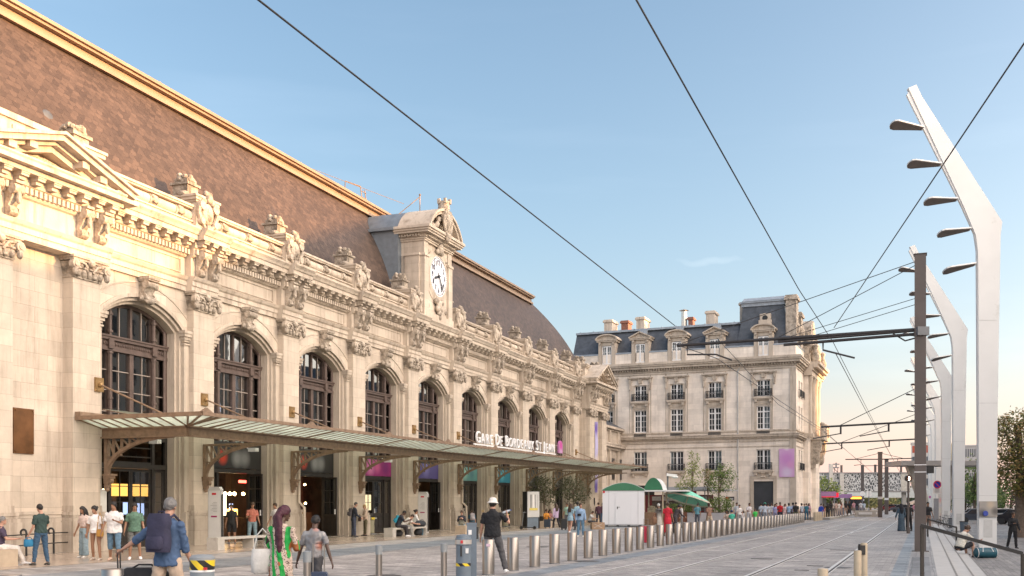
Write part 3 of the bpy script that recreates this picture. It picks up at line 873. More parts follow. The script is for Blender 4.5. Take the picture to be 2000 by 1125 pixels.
# hall behind the doors
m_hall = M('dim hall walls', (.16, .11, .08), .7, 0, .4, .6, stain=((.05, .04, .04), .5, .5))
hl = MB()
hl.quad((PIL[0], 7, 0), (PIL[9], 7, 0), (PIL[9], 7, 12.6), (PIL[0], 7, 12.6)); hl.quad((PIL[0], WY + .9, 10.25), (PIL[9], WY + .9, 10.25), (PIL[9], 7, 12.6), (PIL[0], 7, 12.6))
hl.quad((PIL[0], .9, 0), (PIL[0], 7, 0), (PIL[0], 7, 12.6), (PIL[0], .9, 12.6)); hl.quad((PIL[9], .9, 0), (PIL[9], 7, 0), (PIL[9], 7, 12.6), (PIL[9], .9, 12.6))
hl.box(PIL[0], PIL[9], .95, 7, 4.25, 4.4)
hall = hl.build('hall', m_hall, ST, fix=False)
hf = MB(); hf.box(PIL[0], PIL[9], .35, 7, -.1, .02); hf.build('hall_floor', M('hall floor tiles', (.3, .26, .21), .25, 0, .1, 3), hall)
m_lamp = emit('warm lamp glow', (1, .62, .26), 14); m_menu = emit('amber menu board', (1, .48, .10), 2.2); m_scr = emit('cool screen', (.55, .65, 1), 1.6)
m_red = emit('red neon', (1, .08, .05), 3.0); m_shelf = emit('lit shelf', (1, .74, .42), 1.6)
def lit(nm, x, y, z, w_, h_, m, d=.06):
    b = MB(); b.box(-w_ / 2, w_ / 2, -d / 2, d / 2, -h_ / 2, h_ / 2); return b.build(nm, m, hall, loc=(x + 1.2 * (y - 1.0), y, z))
def bulb(x, y, z, r=.07, m=m_lamp):
    b = MB(); b.ball((0, 0, 0), r, 8, 6); return b.build('lamp', m, hall, 60, (x + 1.2 * (y - 1.0), y, z))
c = BAYS[0]
lit('menu_board', c - .7, 3.2, 2.25, 1.0, .5, m_menu); lit('menu_board', c + .6, 3.2, 2.25, 1.2, .5, m_menu); lit('screen', c - .2, 2.6, 1.5, .4, .5, m_scr); lit('screen', c + .6, 2.6, 1.45, .35, .5, m_scr)
bulb(c - 1.45, 2.0, 2.2); lit('counter', c, 2.9, .55, 3, 1.1, m_hall, .5)
c = BAYS[1]
for dx in (-.9, -.2, .15, .5, 1.2): bulb(c + dx, 2.6, 2.15, .08)
lit('display_shelf', c - .2, 4.5, 1.6, .7, 1.0, m_shelf); lit('display_shelf', c + .5, 3.6, 1.25, .8, .35, m_menu); lit('counter', c + .2, 3.3, .5, 2.6, 1.0, m_hall, .6); lit('screen', c + .35, 3.2, 1.55, .2, .25, m_scr)
lit('neon', c + 1.1, 1.5, 2.7, .9, .12, m_red)
c = BAYS[2]
for dx in (-.9, .2): bulb(c + dx, 2.6, 1.7, .06)
lit('display_shelf', c - .2, 5, 2.85, .9, .2, m_shelf); lit('counter', c, 4.0, .6, 1.8, 1.2, M('wood counter', (.35, .22, .12), .5, 0, .2, 3), .6)
c = BAYS[3]
lit('display_shelf', c + .25, 2.2, 1.75, .7, .9, m_shelf); lit('neon', c - .7, 2.2, 1.9, .45, .9, m_red)
lit('display_shelf', BAYS[4] - .3, 4.5, 2.1, .9, .3, m_shelf); lit('display_shelf', BAYS[5] - .2, 3, 1.25, 1.6, .3, m_shelf); lit('neon', BAYS[6] - .1, 1.7, 2.1, .2, .25, m_red)
lit('display_shelf', BAYS[7], 3, 1.6, 1.0, .5, m_shelf)
for i_, c in enumerate(BAYS):                  # posts and dim shop fronts deeper in the hall
    for dx, y in ((-1.2, 3.6), (.6, 5.2)): q = lit('hall_post', c + dx, y, 2.1, .3, 4.2, m_hall, .3)
    if i_ in (2, 4, 5, 6, 7): bulb(c + .3, 3.0, 2.7, .06); bulb(c - .5, 4.2, 2.9, .06)
# the hall clock hanging behind the second window
hc = MB(); hc.lathe([(0, -.06), (.78, -.06), (.78, .06), (0, .06)], 28, (BAYS[1] - .95, 1.5, 5.85), 'y')
hco = hc.build('hall_clock', emit('backlit clock face', (.86, .80, .95), 1.0), hall, 30)
h2 = MB()
for a, ln in ((radians(60), .45), (radians(300), .62)):
    h2.bar((BAYS[1] - .95, 1.42, 5.85), (BAYS[1] - .95 + ln * sin(a), 1.42, 5.85 + ln * cos(a)), .02, .07)
for i in range(12):
    a = 2 * pi * i / 12; h2.bar((BAYS[1] - .95 + .6 * sin(a), 1.42, 5.85 + .6 * cos(a)), (BAYS[1] - .95 + .72 * sin(a), 1.42, 5.85 + .72 * cos(a)), .02, .05)
h2.build('clock_hand', m_black, hco)

# --- glass canopy
CN = thing('glass_canopy', None, None); CN.parent = ST
del_keys = [k for k in ('label', 'category') if k in CN]
ZR0, ZR1 = 4.66, 4.98
xa, xb = 3.2, 66.6
def zr_(x): return ZR0 + (ZR1 - ZR0) * (x - xa) / (xb - xa)
NB, NR = 3.7, 5.3
BX0, BX1 = 4.5, 64.0
m_canopy, nt, b_ = new_mat('greenish wired glass'); nt.nodes.remove(b_); L_ = nt.links
o_ = [n for n in nt.nodes if n.type == 'OUTPUT_MATERIAL'][0]
tl = N(nt, 'ShaderNodeBsdfTranslucent', inp={0: (.74, .86, .72, 1)}); tp = N(nt, 'ShaderNodeBsdfTransparent', inp={0: (.75, .84, .75, 1)}); df_ = N(nt, 'ShaderNodeBsdfDiffuse', inp={0: (.5, .52, .44, 1)})
tc_ = N(nt, 'ShaderNodeTexCoord'); nz_ = N(nt, 'ShaderNodeTexNoise', inp={'Scale': 1.6, 'Detail': 4.0}); L_.new(tc_.outputs['Object'], nz_.inputs['Vector'])
mr_ = N(nt, 'ShaderNodeMapRange', inp={1: .35, 2: .65, 3: .05, 4: .4}); L_.new(nz_.outputs['Fac'], mr_.inputs[0])
mx1 = N(nt, 'ShaderNodeMixShader', inp={0: .3}); mx2 = N(nt, 'ShaderNodeMixShader'); L_.new(tl.outputs[0], mx1.inputs[1]); L_.new(tp.outputs[0], mx1.inputs[2])
L_.new(mr_.outputs[0], mx2.inputs[0]); L_.new(mx1.outputs[0], mx2.inputs[1]); L_.new(df_.outputs[0], mx2.inputs[2]); L_.new(mx2.outputs[0], o_.inputs[0])
ZB = 4.36
def zb_(x): return zr_(x) - .28
gl = MB()
A, B, C_, D_ = (BX0, -.0, zb_(BX0)), (BX0, -NB, zb_(BX0)), (BX1, -NB, zb_(BX1)), (BX1, -.0, zb_(BX1))
RA_, RB_, RC_, RD_ = (xa, 0, zr_(xa)), (xa, -NR, zr_(xa)), (xb, -NR, zr_(xb)), (xb, 0, zr_(xb))
gl.quad(A, B, RB_, RA_); gl.quad(B, C_, RC_, RB_); gl.quad(C_, D_, RD_, RC_)
gl.quad(B, C_, (BX1, 0, 5.1 + .3), (BX0, 0, 5.1))
gl.build('canopy_glass', m_canopy, CN, fix=False)
rm = MB()
def rail(p, q, w_=.09, h_=.14): rm.bar(p, q, w_, h_)
rail(RA_, RB_); rail(RB_, RC_, .1, .12); rail(RC_, RD_)
up = Vector((0, 0, .05))
n = 112
for i in range(n + 1):                         # glazing ribs
    x = BX0 + (BX1 - BX0) * i / n; main = i % 12 == 2
    w_ = .07 if main else .02
    rm.bar((x, -NB, zb_(x) - .01), (x, -NR, zr_(x) - .01), w_, .08 if main else .03)
    if i % 2 == 0: rm.bar((x, -NB, zb_(x) - .01), (x, 0, 5.1 + .3 * i / n - .02), .025, .03)
for P0, P1, X0 in ((A, B, xa), (D_, C_, xb)):
    for i in range(9):
        y = -NB * i / 8; rm.bar((P0[0], y, P0[2] - .01), (X0, y - (NR - NB) * (i / 8) ** 4 * .2, zr_(X0) - .01), .045, .06)
for Bc, X0, s in ((B, xa, 1), (C_, xb, -1)):
    for q in ((X0, -NR + .55, 0), (X0, -NR, 0), (X0 + s * .7, -NR, 0), (X0 + s * 1.0, -NR, 0)): rm.bar((Bc[0], Bc[1], Bc[2] - .01), (q[0], q[1], zr_(X0) - .01), .06, .07)
rm.build('canopy_frame', m_frameiron, CN)
bm_ = MB()
def beam(p, q, h0=.34):
    p, q = Vector(p), Vector(q)
    bm_.bar(p - Vector((0, 0, h0 / 2)), q - Vector((0, 0, h0 / 2)), .1, h0)
    bm_.bar(p - Vector((0, 0, .02)), q - Vector((0, 0, .02)), .26, .05); bm_.bar(p - Vector((0, 0, h0)), q - Vector((0, 0, h0)), .26, .05)
beam(A, B); beam(B, C_); beam(C_, D_)
bm_.box(xa - .05, BX0 + 3, -.25, -.02, zr_(xa) + .05, zr_(xa) + .22)
bm_.build('canopy_beam', m_frameiron, CN)
def bracket_mb():
    b = MB(); z0, zt = 2.75, 4.05; R_ = 2.9
    b.box(-.09, .09, -.12, 0, 2.75, zt)                        # wall post
    arc = [(0, -.08 - R_ * (1 - cos(a)) * 1.0, z0 + (zt - z0) * sin(a)) for a in [pi / 2 * i / 12 for i in range(13)]]
    for p, q in zip(arc[:-1], arc[1:]): b.bar(p, q, .14, .12)
    b.bar((0, 0, zt), (0, -NB, zt + .03), .16, .08)
    for i in range(1, 8):                                       # lattice over the arc
        y = -R_ * i / 8
        k_ = min(range(13), key=lambda j: abs(arc[j][1] - y)); b.bar((0, y, arc[k_][2]), (0, y, zt), .07, .07)
        if i < 7: b.bar((0, y, zt), (0, y - R_ / 8, arc[min(12, k_ + 1)][2]), .06, .05)
    b.bar((0, -.1, zt), (0, -.45, 3.3), .06, .06); b.bar((0, -.1, 3.35), (0, -.3, 3.35), .05, .05)
    for z0_, z1_, w_ in ((2.68, 2.75, .34), (2.58, 2.68, .28), (2.4, 2.58, .22), (2.25, 2.4, .16)): b.box(-w_ / 2, w_ / 2, -w_ * 1.1, 0, z0_, z1_)
    b.lathe([(0, -.08), (.11, -.08), (.11, .08), (0, .08)], 10, (0, -.2, 2.5), 'x'); b.ball((0, -.08, 2.2), .09, 8, 6)
    return b
bk = bracket_mb().mesh('bracket', m_frameiron)
for i, x in enumerate([4.62] + PIL[1:] ):
    link('bracket', bk, CN, (x, -.02, zb_(x) - 4.38))
link('bracket', bk, CN, (64.0, -.5, zb_(64) - 4.38))
tr = MB(); tr.tube([(0, -.05, 5.95), (.0, -3.6, 4.5)], .035, 6); trm = tr.mesh('tie_rod', m_frameiron)
tp_ = MB(); tp_.box(-.2, .2, -.07, 0, 5.68, 6.18); tp_.ball((0, -.1, 5.93), .1, 8, 6)
for dx in (-.15, .15):
    for dz in (5.73, 6.13): tp_.ball((dx, -.08, dz), .025, 6, 4)
tpm = tp_.mesh('anchor_plate', M('brass anchor plate', (.30, .19, .08), .45, .4, .3, 5))
for x in PIL:
    xx = x if x != PIL[0] else x + .55
    o = link('tie_rod', trm, CN, (xx, 0, zr_(xx) - ZR0)); link('anchor_plate', tpm, CN, (xx, 0, zr_(xx) - ZR0))
for x in PIL:                                   # small rim finials over the main ribs
    f = MB(); f.prism([(-.3, 0), (.3, 0), (0, .14)], 'y', -.05, .05); f.build('rim_finial', m_frameiron, CN, loc=(x - .3, -NR, zr_(x) + .06))
# station sign: letters on a rail above the canopy rim
m_letter = M('white sign letters', (.82, .82, .82), .4, 0, .03, 2)
X0s, X1s = 26.6, 40.2
srl = MB(); srl.bar((X0s - .2, -NR + .05, zr_(X0s) + .14), (X1s + .3, -NR + .05, zr_(X1s) + .14), .06, .08)
for i in range(9):
    x = X0s + (X1s - X0s) * i / 8; srl.bar((x, -NR + .05, zr_(x)), (x, -NR + .05, zr_(x) + .14), .05, .05)
sgn = srl.build('station_sign', m_white, CN)
txt = 'GARE DE BORDEAUX ST JEAN'
wd = {'G': 1.08, 'O': 1.1, 'D': 1.05, ' ': .55, 'E': .85, 'J': .7, 'T': .9, 'S': .9, 'R': 1.0, 'A': 1.1, 'B': .98, 'U': 1.02, 'X': 1.0, 'N': 1.08}
tot = sum(wd[ch] for ch in txt); x = X0s
for j, ch in enumerate(txt):
    wch = wd[ch] * (X1s - X0s) / tot
    if ch != ' ':
        h_ = .92 if j == 0 or txt[j - 1] == ' ' else .8
        link('letter', text_mesh(ch, h_, .04, m_letter, .0, .98), sgn, (x + wch / 2, -NR + .02, zr_(x) + .18 + h_ * .36))
    x += wch
rd = MB(); rd.lathe([(0, -.06), (.42, -.06), (.42, .06), (0, .06)], 24, (0, 0, 0), 'y'); rd.box(-.42, .42, -.05, .05, -.42, .2)
rd.build('round_sign', blob_mat('magenta round sign', (.45, .2, .38), [(0, .1, .45, (.55, .04, .3)), (0, -.35, .3, (.5, .32, .5))]), CN, loc=(X1s + 1.3, -NR + .05, zr_(X1s) + .68))
# fittings on the wall
pq = MB(); pq.box(-.42, .42, -.05, 0, 3.35, 4.85)
for dx in (-.36, .36):
    for z in (3.42, 4.78): pq.ball((dx, -.06, z), .03, 6, 4)
pq.build('bronze_plaque', M('bronze plaque', (.16, .075, .03), .45, .5, .3, 2), ST, loc=(1.35, .46, 0))
dp = MB(); dp.tube([(0, -.02, 4.2), (0, -.02, 1.75), (.02, -.3, 1.5), (.02, -.32, 0)], .07, 8); dpm = dp.mesh('downpipe', m_wall, 40)
for i in (2, 5): link('downpipe', dpm, ST, (PIL[i] + .5, -.08, 0))
cc = MB(); cc.box(-.12, .12, -.3, .1, -.08, .08); cc.tube([(0, .1, 0), (0, .3, .15)], .03, 6); cc.ball((0, -.28, 0), .08, 8, 6); ccm = cc.mesh('camera', m_white)
for i in (0, 1, 3): link('security_camera', ccm, ST, (BAYS[i] + .7, GY - .5, 4.1))
sgd = MB(); sgd.box(-.2, .2, -.03, 0, 0, .9); sgd.build('notice_board', M('pale notice board', (.6, .6, .57), .5, 0, .1, 6), ST, loc=(PIL[0] + .95, .2, 1.3))
bx = MB(); bx.box(-.1, .1, -.08, 0, 1.5, 2.2); bx.build('wall_box', m_black, ST, loc=(65.9, -.6, 0))
# banner hanging between the pavilion pilasters
bn = MB()
rings = []
for i in range(13):
    z = 2.7 + 6.6 * i / 12; rings.append([(-.45, -.05 + .03 * sin(i * 1.3), z), (.45, -.05 + .03 * sin(i * 1.3 + .6), z), (.45, -.03 + .03 * sin(i * 1.3 + .6), z), (-.45, -.03 + .03 * sin(i * 1.3), z)])
bn.loft(rings)
bm2 = blob_mat('violet banner', (.40, .37, .58), [(0, 8.6, .9, (.12, .07, .4)), (0, 7.2, 1.3, (.5, .48, .75)), (0, 5.4, .9, (.62, .55, .42)), (0, 3.2, .9, (.06, .03, .3))])
bb = fac(67.4, .35)
tag(bn.build('banner', bm2, None, 30, bb, ROT_F), 'tall narrow violet banner hanging between two stone pilasters at the far end', 'banner')
# low wing that links the station to the corner building
lw = MB()
lw.box(70.6, 83.6, 1.2, 10, 0, 7.4); lw.box(70.6, 83.6, 1.0, 10, 9.2, 9.6); lw.box(70.6, 83.6, 1.15, 10, 7.4, 9.2)
for x in (71, 74.2, 77.5, 80.8, 83.2): lw.box(x - .3, x + .3, .95, 1.2, 0, 7.2); lw.box(x - .3, x + .3, .95, 1.2, 7.9, 9.2)
for z0, z1, g in ((7.2, 7.35, .1), (7.35, 7.5, .3), (7.5, 7.75, .55), (7.75, 7.9, .6), (9.3, 9.4, .2), (9.4, 9.65, .4)): lw.box(70.6, 83.6, 1.2 - g, 1.3, z0, z1)
for i in range(40):
    x = 70.8 + 12.7 * i / 40; lw.box(x, x + .12, .85, 1.1, 7.22, 7.34)
LW = lw.build('link_wing', m_wall, ST)
lr = MB(); lr.prism([(.8, 9.65), (5.5, 12.0), (10.5, 9.65)], 'x', 70.6, 83.6); lr.build('roof', m_lead, LW)
for x in (72.6, 75.9, 79.1, 82.0):
    g = MB(); g.box(x - .6, x + .6, 1.12, 1.19, 4.2, 6.4); g.build('window', m_black, LW)
# ================================================================== GROUND
def setts_mat(name, col, bw, bh, rot, var=.2, rough=.6, mortar=.6, msize=.01, off=.5, patch=.3):
    m, nt, b = new_mat(name); L = nt.links
    tc = N(nt, 'ShaderNodeTexCoord')
    mp = N(nt, 'ShaderNodeMapping', inp={'Rotation': (0, 0, -rot)}); L.new(tc.outputs['Object'], mp.inputs[0])
    nd = N(nt, 'ShaderNodeTexNoise', inp={'Scale': 1.1, 'Detail': 3.0}); L.new(mp.outputs[0], nd.inputs['Vector'])
    va = N(nt, 'ShaderNodeVectorMath', operation='MULTIPLY_ADD', inp={1: (.08, .08, 0)}); L.new(nd.outputs['Color'], va.inputs[0]); L.new(mp.outputs[0], va.inputs[2])
    br = N(nt, 'ShaderNodeTexBrick', inp={'Scale': 1.0, 'Mortar Size': msize, 'Mortar Smooth': .4, 'Brick Width': bw, 'Row Height': bh, 'Bias': -.1,
           'Color1': c4(sc3(col, 1 - var)), 'Color2': c4(sc3(col, 1 + var)), 'Mortar': c4(sc3(col, mortar))}, offset=off)
    L.new(va.outputs[0], br.inputs['Vector'])
    b2 = N(nt, 'ShaderNodeTexBrick', inp={'Scale': 1.0, 'Mortar Size': 0.0, 'Brick Width': bw * 5, 'Row Height': bh, 'Bias': 0.0,
           'Color1': (.72, .72, .72, 1), 'Color2': (1.22, 1.2, 1.18, 1), 'Mortar': (1, 1, 1, 1)}, offset=.37)
    L.new(va.outputs[0], b2.inputs['Vector'])
    n1 = N(nt, 'ShaderNodeTexNoise', inp={'Scale': .3, 'Detail': 8.0, 'Roughness': .7}); L.new(tc.outputs['Object'], n1.inputs['Vector'])
    r1 = N(nt, 'ShaderNodeMapRange', inp={1: .3, 2: .7, 3: 1 - patch, 4: 1 + patch}); L.new(n1.outputs['Fac'], r1.inputs[0])
    m1 = N(nt, 'ShaderNodeMix', data_type='RGBA', blend_type='MULTIPLY', inp={0: .8}); L.new(br.outputs['Color'], m1.inputs[6]); L.new(b2.outputs['Color'], m1.inputs[7])
    m2 = N(nt, 'ShaderNodeMix', data_type='RGBA', blend_type='MULTIPLY', inp={0: 1.0}); L.new(m1.outputs[2], m2.inputs[6]); L.new(r1.outputs[0], m2.inputs[7])
    # worn-in dirt: soft dark stains and little gum spots
    n5 = N(nt, 'ShaderNodeTexNoise', inp={'Scale': .9, 'Detail': 6.0, 'Roughness': .75}); L.new(tc.outputs['Object'], n5.inputs['Vector'])
    r5 = N(nt, 'ShaderNodeMapRange', inp={1: .56, 2: .72, 3: 0.0, 4: .42}); L.new(n5.outputs['Fac'], r5.inputs[0])
    v5 = N(nt, 'ShaderNodeTexVoronoi', inp={'Scale': 1.7}); L.new(tc.outputs['Object'], v5.inputs['Vector'])
    l5 = N(nt, 'ShaderNodeMapRange', inp={1: .05, 2: .075, 3: .5, 4: 0.0}); L.new(v5.outputs['Distance'], l5.inputs[0])
    x5 = N(nt, 'ShaderNodeMath', operation='MAXIMUM'); L.new(r5.outputs[0], x5.inputs[0]); L.new(l5.outputs[0], x5.inputs[1])
    m5 = N(nt, 'ShaderNodeMix', data_type='RGBA'); L.new(x5.outputs[0], m5.inputs[0]); L.new(m2.outputs[2], m5.inputs[6]); m5.inputs[7].default_value = c4(sc3(col, .45))
    L.new(m5.outputs[2], b.inputs['Base Color'])
    n4 = N(nt, 'ShaderNodeTexNoise', inp={'Scale': 7.0, 'Detail': 5.0}); L.new(tc.outputs['Object'], n4.inputs['Vector'])
    rr = N(nt, 'ShaderNodeMapRange', inp={1: .3, 2: .7, 3: rough - .12, 4: rough + .12}); L.new(n4.outputs['Fac'], rr.inputs[0]); L.new(rr.outputs[0], b.inputs['Roughness'])
    sb_ = N(nt, 'ShaderNodeMath', operation='MULTIPLY_ADD', inp={1: -1.0}); L.new(br.outputs['Fac'], sb_.inputs[0]); L.new(n4.outputs['Fac'], sb_.inputs[2])
    bp = N(nt, 'ShaderNodeBump', inp={'Strength': .5, 'Distance': .012}); L.new(sb_.outputs[0], bp.inputs['Height']); L.new(bp.outputs[0], b.inputs['Normal'])
    return m
m_setts = setts_mat('granite setts', (.37, .352, .335), .42, .15, ROT_T + pi / 2, .34, .6, .5)
m_tram = setts_mat('tramway setts', (.35, .33, .31), .34, .14, ROT_T + pi / 2, .34, .55, .5)
m_band = setts_mat('blue grey slabs', (.20, .225, .245), .9, .45, ROT_T + pi / 2, .1, .5)
m_pale = setts_mat('pale grey slabs', (.29, .285, .28), .5, .22, ROT_T, .1, .55)
m_apron = M('polished beige stone floor', (.40, .33, .265), .22, 0, .08, .5)
m_lower = setts_mat('lower plaza setts', (.24, .225, .21), .3, .16, ROT_T, .18, .6)
m_tact = setts_mat('grey tactile slabs', (.19, .195, .20), .3, .3, ROT_T, .08, .6)
def sheet(name, pts, z, m, kind='structure'):
    g = MB(); g._a([(p[0], p[1], z) for p in pts], [tuple(range(len(pts)))])
    o = g.build(name, m, fix=False)
    if o.data.polygons[0].normal.z < 0: o.data.flip_normals()
    return tag(o, kind=kind)
LOW = -.36
def trk(a, s):                                   # along the track, sideways (right of the first rail)
    X0 = Vector((1.6, 23.9, 0)); return X0 + Vector((DT[0], DT[1], 0)) * a + Vector((DT[1], -DT[0], 0)) * s
S1 = 7.75                                        # top step edge, sideways from the first rail
sheet('ground', [(-900, -60), (900, -60), (900, 2500), (-900, 2500)], LOW - .02, M('dusty ground', (.2, .19, .18), .8, 0, .2, .1))
def strip(name, s0, s1, z, m, a0=-45, a1=170): return sheet(name, [trk(a0, s0), trk(a0, s1), trk(a1, s1), trk(a1, s0)], z, m)
pz = MB(); A0, A1 = trk(-45, S1), trk(400, S1)
pts = [A0, A1, Vector((-700, A1.y, 0)), Vector((-700, A0.y, 0))]
pz._a([(p.x, p.y, 0) for p in pts] + [(p.x, p.y, LOW) for p in pts], [(0, 1, 2, 3), (0, 4, 5, 1)])
tag(pz.build('plaza_paving', m_setts, fix=False), kind='structure')
strip('tram_paving', -1.0, 6.7, .004, m_tram, -45, 260)
strip('kerb_band', -1.75, -1.0, .006, m_band, -45, 160)
strip('kerb_band', 6.7, 7.05, .006, m_band, -45, 120)
strip('footway', 7.05, S1, .005, m_pale, -45, 120)
sheet('plaza_band', [fac(-8, 7.6), fac(72, 6.2), fac(72, 8.0), fac(-8, 10.2)], .004, m_band)
sheet('stone_apron', [fac(-14, 5.6), fac(72, 4.2), fac(72, 0), fac(-14, 0)], .006, m_apron)
# tactile slab by the pole
sheet('tactile_slab', [trk(2, 7.1), trk(2, 7.6), trk(12, 7.6), trk(12, 7.1)], .009, m_tact)
m_step = M('pale step stone', (.44, .43, .405), .6, 0, .08, 1.5, .2, 40, stain=((.34, .32, .3), 2.5, .6))
for i in range(3):
    st = MB(); s0 = S1 - .02 + .43 * i; z1 = -.12 * i + .012
    p, q = trk(-30, s0), trk(75, s0); p2, q2 = trk(-30, s0 + .45), trk(75, s0 + .45)
    st._a([(v.x, v.y, z) for z in (LOW - .03, z1) for v in (p, q, q2, p2)], [(0, 1, 2, 3), (4, 7, 6, 5), (0, 4, 5, 1), (1, 5, 6, 2), (2, 6, 7, 3), (3, 7, 4, 0)])
    tag(st.build('stair_step', m_step), kind='structure')
    nz_ = MB(); p, q, p2, q2 = trk(-30, s0 + .40), trk(75, s0 + .40), trk(-30, s0 + .449), trk(75, s0 + .449)  # dark strip on each tread edge: painted stain and edge shadow
    nz_._a([(p.x, p.y, z1 + .003), (p2.x, p2.y, z1 + .003), (q2.x, q2.y, z1 + .003), (q.x, q.y, z1 + .003)], [(0, 1, 2, 3)]); tag(nz_.build('step_edge_shade_stain', M('grey step edge shade and stain', (.2, .19, .175), .7, 0, .1, 1), fix=False), kind='structure')
sheet('lower_plaza', [trk(-45, S1 + 1.2), trk(-45, S1 + 120), trk(400, S1 + 120), trk(400, S1 + 1.2)], LOW, m_lower)
# rails: two tracks, each rail a groove between two bright heads
m_rail = M('worn rail steel', (.62, .60, .57), .4, .35, .2, 3)
m_groove = M('rail groove', (.045, .042, .04), .8, 0, .2, 3)
RS = [0.0, 1.5, 3.6, 5.2]
for i, s in enumerate(RS):
    r = MB()
    def ln(s0, s1, z0, z1, m):
        r.m = m; p = [trk(-45, s0), trk(240, s0), trk(240, s1), trk(-45, s1)]
        r._a([(v.x, v.y, z) for z in (z0, z1) for v in p], [(0, 1, 2, 3), (4, 7, 6, 5), (0, 4, 5, 1), (1, 5, 6, 2), (2, 6, 7, 3), (3, 7, 4, 0)])
    ln(s - .045, s + .035, -.05, .014, 0); ln(s + .035, s + .1, -.05, .008, 1); ln(s + .1, s + .125, -.05, .013, 0)
    tag(r.build('tram_rail', [m_rail, m_groove]), kind='structure')
cv = MB()                                        # crossover between the tracks, farther on
for s0, s1 in ((1.5, 3.6), (3.6, 5.2), (0.0, 1.5)):
    pts = [trk(36 + 26 * f, s0 + (s1 - s0) * (3 * f * f - 2 * f ** 3)) + Vector((0, 0, .011)) for f in [i / 14 for i in range(15)]]
    for p, q in zip(pts[:-1], pts[1:]): cv.bar(p, q, .07, .01)
tag(cv.build('tram_crossover', m_rail), kind='structure')
for a, s, l in ((9, 2.55, 1.8), (4, 4.4, 1.0), (6, 4.5, 1.2), (16, 4.3, 3.0), (1, 4.4, 1.1), (-1, .7, 1.2)):
    dr = MB(); p, q = trk(a, s), trk(a, s + l * .35); dr.bar((p.x, p.y, .008), (q.x, q.y, .008), .12, .012)
    tag(dr.build('drain_slot', m_groove), kind='structure')

for x_, y_, r_ in ((-3.0, 24, .35), (2.2, 30, .32), (-6.5, 29, .4), (8.6, 27, .3), (1.0, 40, .4), (6.0, 44, .35)):
    mh = MB(); mh.lathe([(r_, .0), (r_, .011), (0, .011)], 24, (x_, y_, 0)); mh.lathe([(r_ + .05, .0), (r_ + .05, .008), (r_, .008)], 24, (x_, y_, 0)); tag(mh.build('manhole_cover', M('cast iron cover', (.10, .095, .09), .55, .5, .2, 8, .5, 40), None, 40), kind='structure')
# ================================================================== CORNER BUILDING
YC = radians(66.5)
XD = (sin(YC), -cos(YC)); C0 = (28.53, 103.0)
CB = thing('corner_building', 'tall cream stone corner building with dark mansard roof, dormers and white windows', 'building', (C0[0], C0[1], 0), -(pi / 2 - YC))
SW = stone_mat('far ashlar', (.78, .70, .61), 1.3, .55, .74, .09, .25)
SIDE = 19.0
# wall with punched windows on the front: columns of openings
COLS = [-19.9, -16.16, -12.2, -8.17, -3.2]
ROWS = [('low', 5.1, 7.2, 1.45), ('tall', 9.25, 11.65, 1.35), ('arch', 12.6, 14.3, 1.35)]
def punched(mb, xs, rows, x0, x1, z0, z1, th=.6, door=None):
    """a wall in the xz plane, front at y=0, with window holes"""
    xe_ = sorted(set([x0, x1] + [x + s * r[3] / 2 for x in xs for r in rows for s in (-1, 1)] + ([door[0] - door[1] / 2, door[0] + door[1] / 2] if door else [])))
    ze = sorted(set([z0, z1] + [z for r in rows for z in (r[1], r[2])] + ([door[2]] if door else [])))
    for xa_, xb_ in zip(xe_[:-1], xe_[1:]):
        for za, zb in zip(ze[:-1], ze[1:]):
            xm, zm = (xa_ + xb_) / 2, (za + zb) / 2
            if any(abs(xm - x) < r[3] / 2 and r[1] < zm < r[2] for x in xs for r in rows): continue
            if door and abs(xm - door[0]) < door[1] / 2 and zm < door[2]: continue
            mb.quad((xa_, 0, za), (xb_, 0, za), (xb_, 0, zb), (xa_, 0, zb))
    for x in xs:
        for r in rows:
            xa_, xb_, za, zb = x - r[3] / 2, x + r[3] / 2, r[1], r[2]
            mb.quad((xa_, 0, za), (xa_, th, za), (xa_, th, zb), (xa_, 0, zb)); mb.quad((xb_, 0, za), (xb_, 0, zb), (xb_, th, zb), (xb_, th, za))
            mb.quad((xa_, 0, za), (xb_, 0, za), (xb_, th, za), (xa_, th, za)); mb.quad((xa_, 0, zb), (xa_, th, zb), (xb_, th, zb), (xb_, 0, zb))
wl = MB(); punched(wl, COLS, ROWS, -24, 0, 0, 17.8, .45, (-3.2, 2.0, 3.95))
wl.quad((-4.2, 0, 0), (-4.2, .45, 0), (-4.2, .45, 3.95), (-4.2, 0, 3.95)); wl.quad((-2.2, 0, 0), (-2.2, .45, 0), (-2.2, .45, 3.95), (-2.2, 0, 3.95)); wl.quad((-4.2, 0, 3.95), (-2.2, 0, 3.95), (-2.2, .45, 3.95), (-4.2, .45, 3.95))
wl.T = Matrix.Rotation(pi / 2, 4, 'Z'); SC_ = [2.6, 4.4, 7.6, 10.0, 12.4, 15.6]
punched(wl, SC_, [(r[0], r[1], r[2], 1.0) for r in ROWS], 0, SIDE, 0, 17.8, .45)
wl.T = None
wl.build('wall', SW, CB, fix=False)
bk_ = MB(); bk_.box(-23.9, -.5, .5, SIDE - .1, 0, 17.7); bk_.build('interior', M('dark interior', (.09, .095, .105), .6, 0, .3, .6), CB)
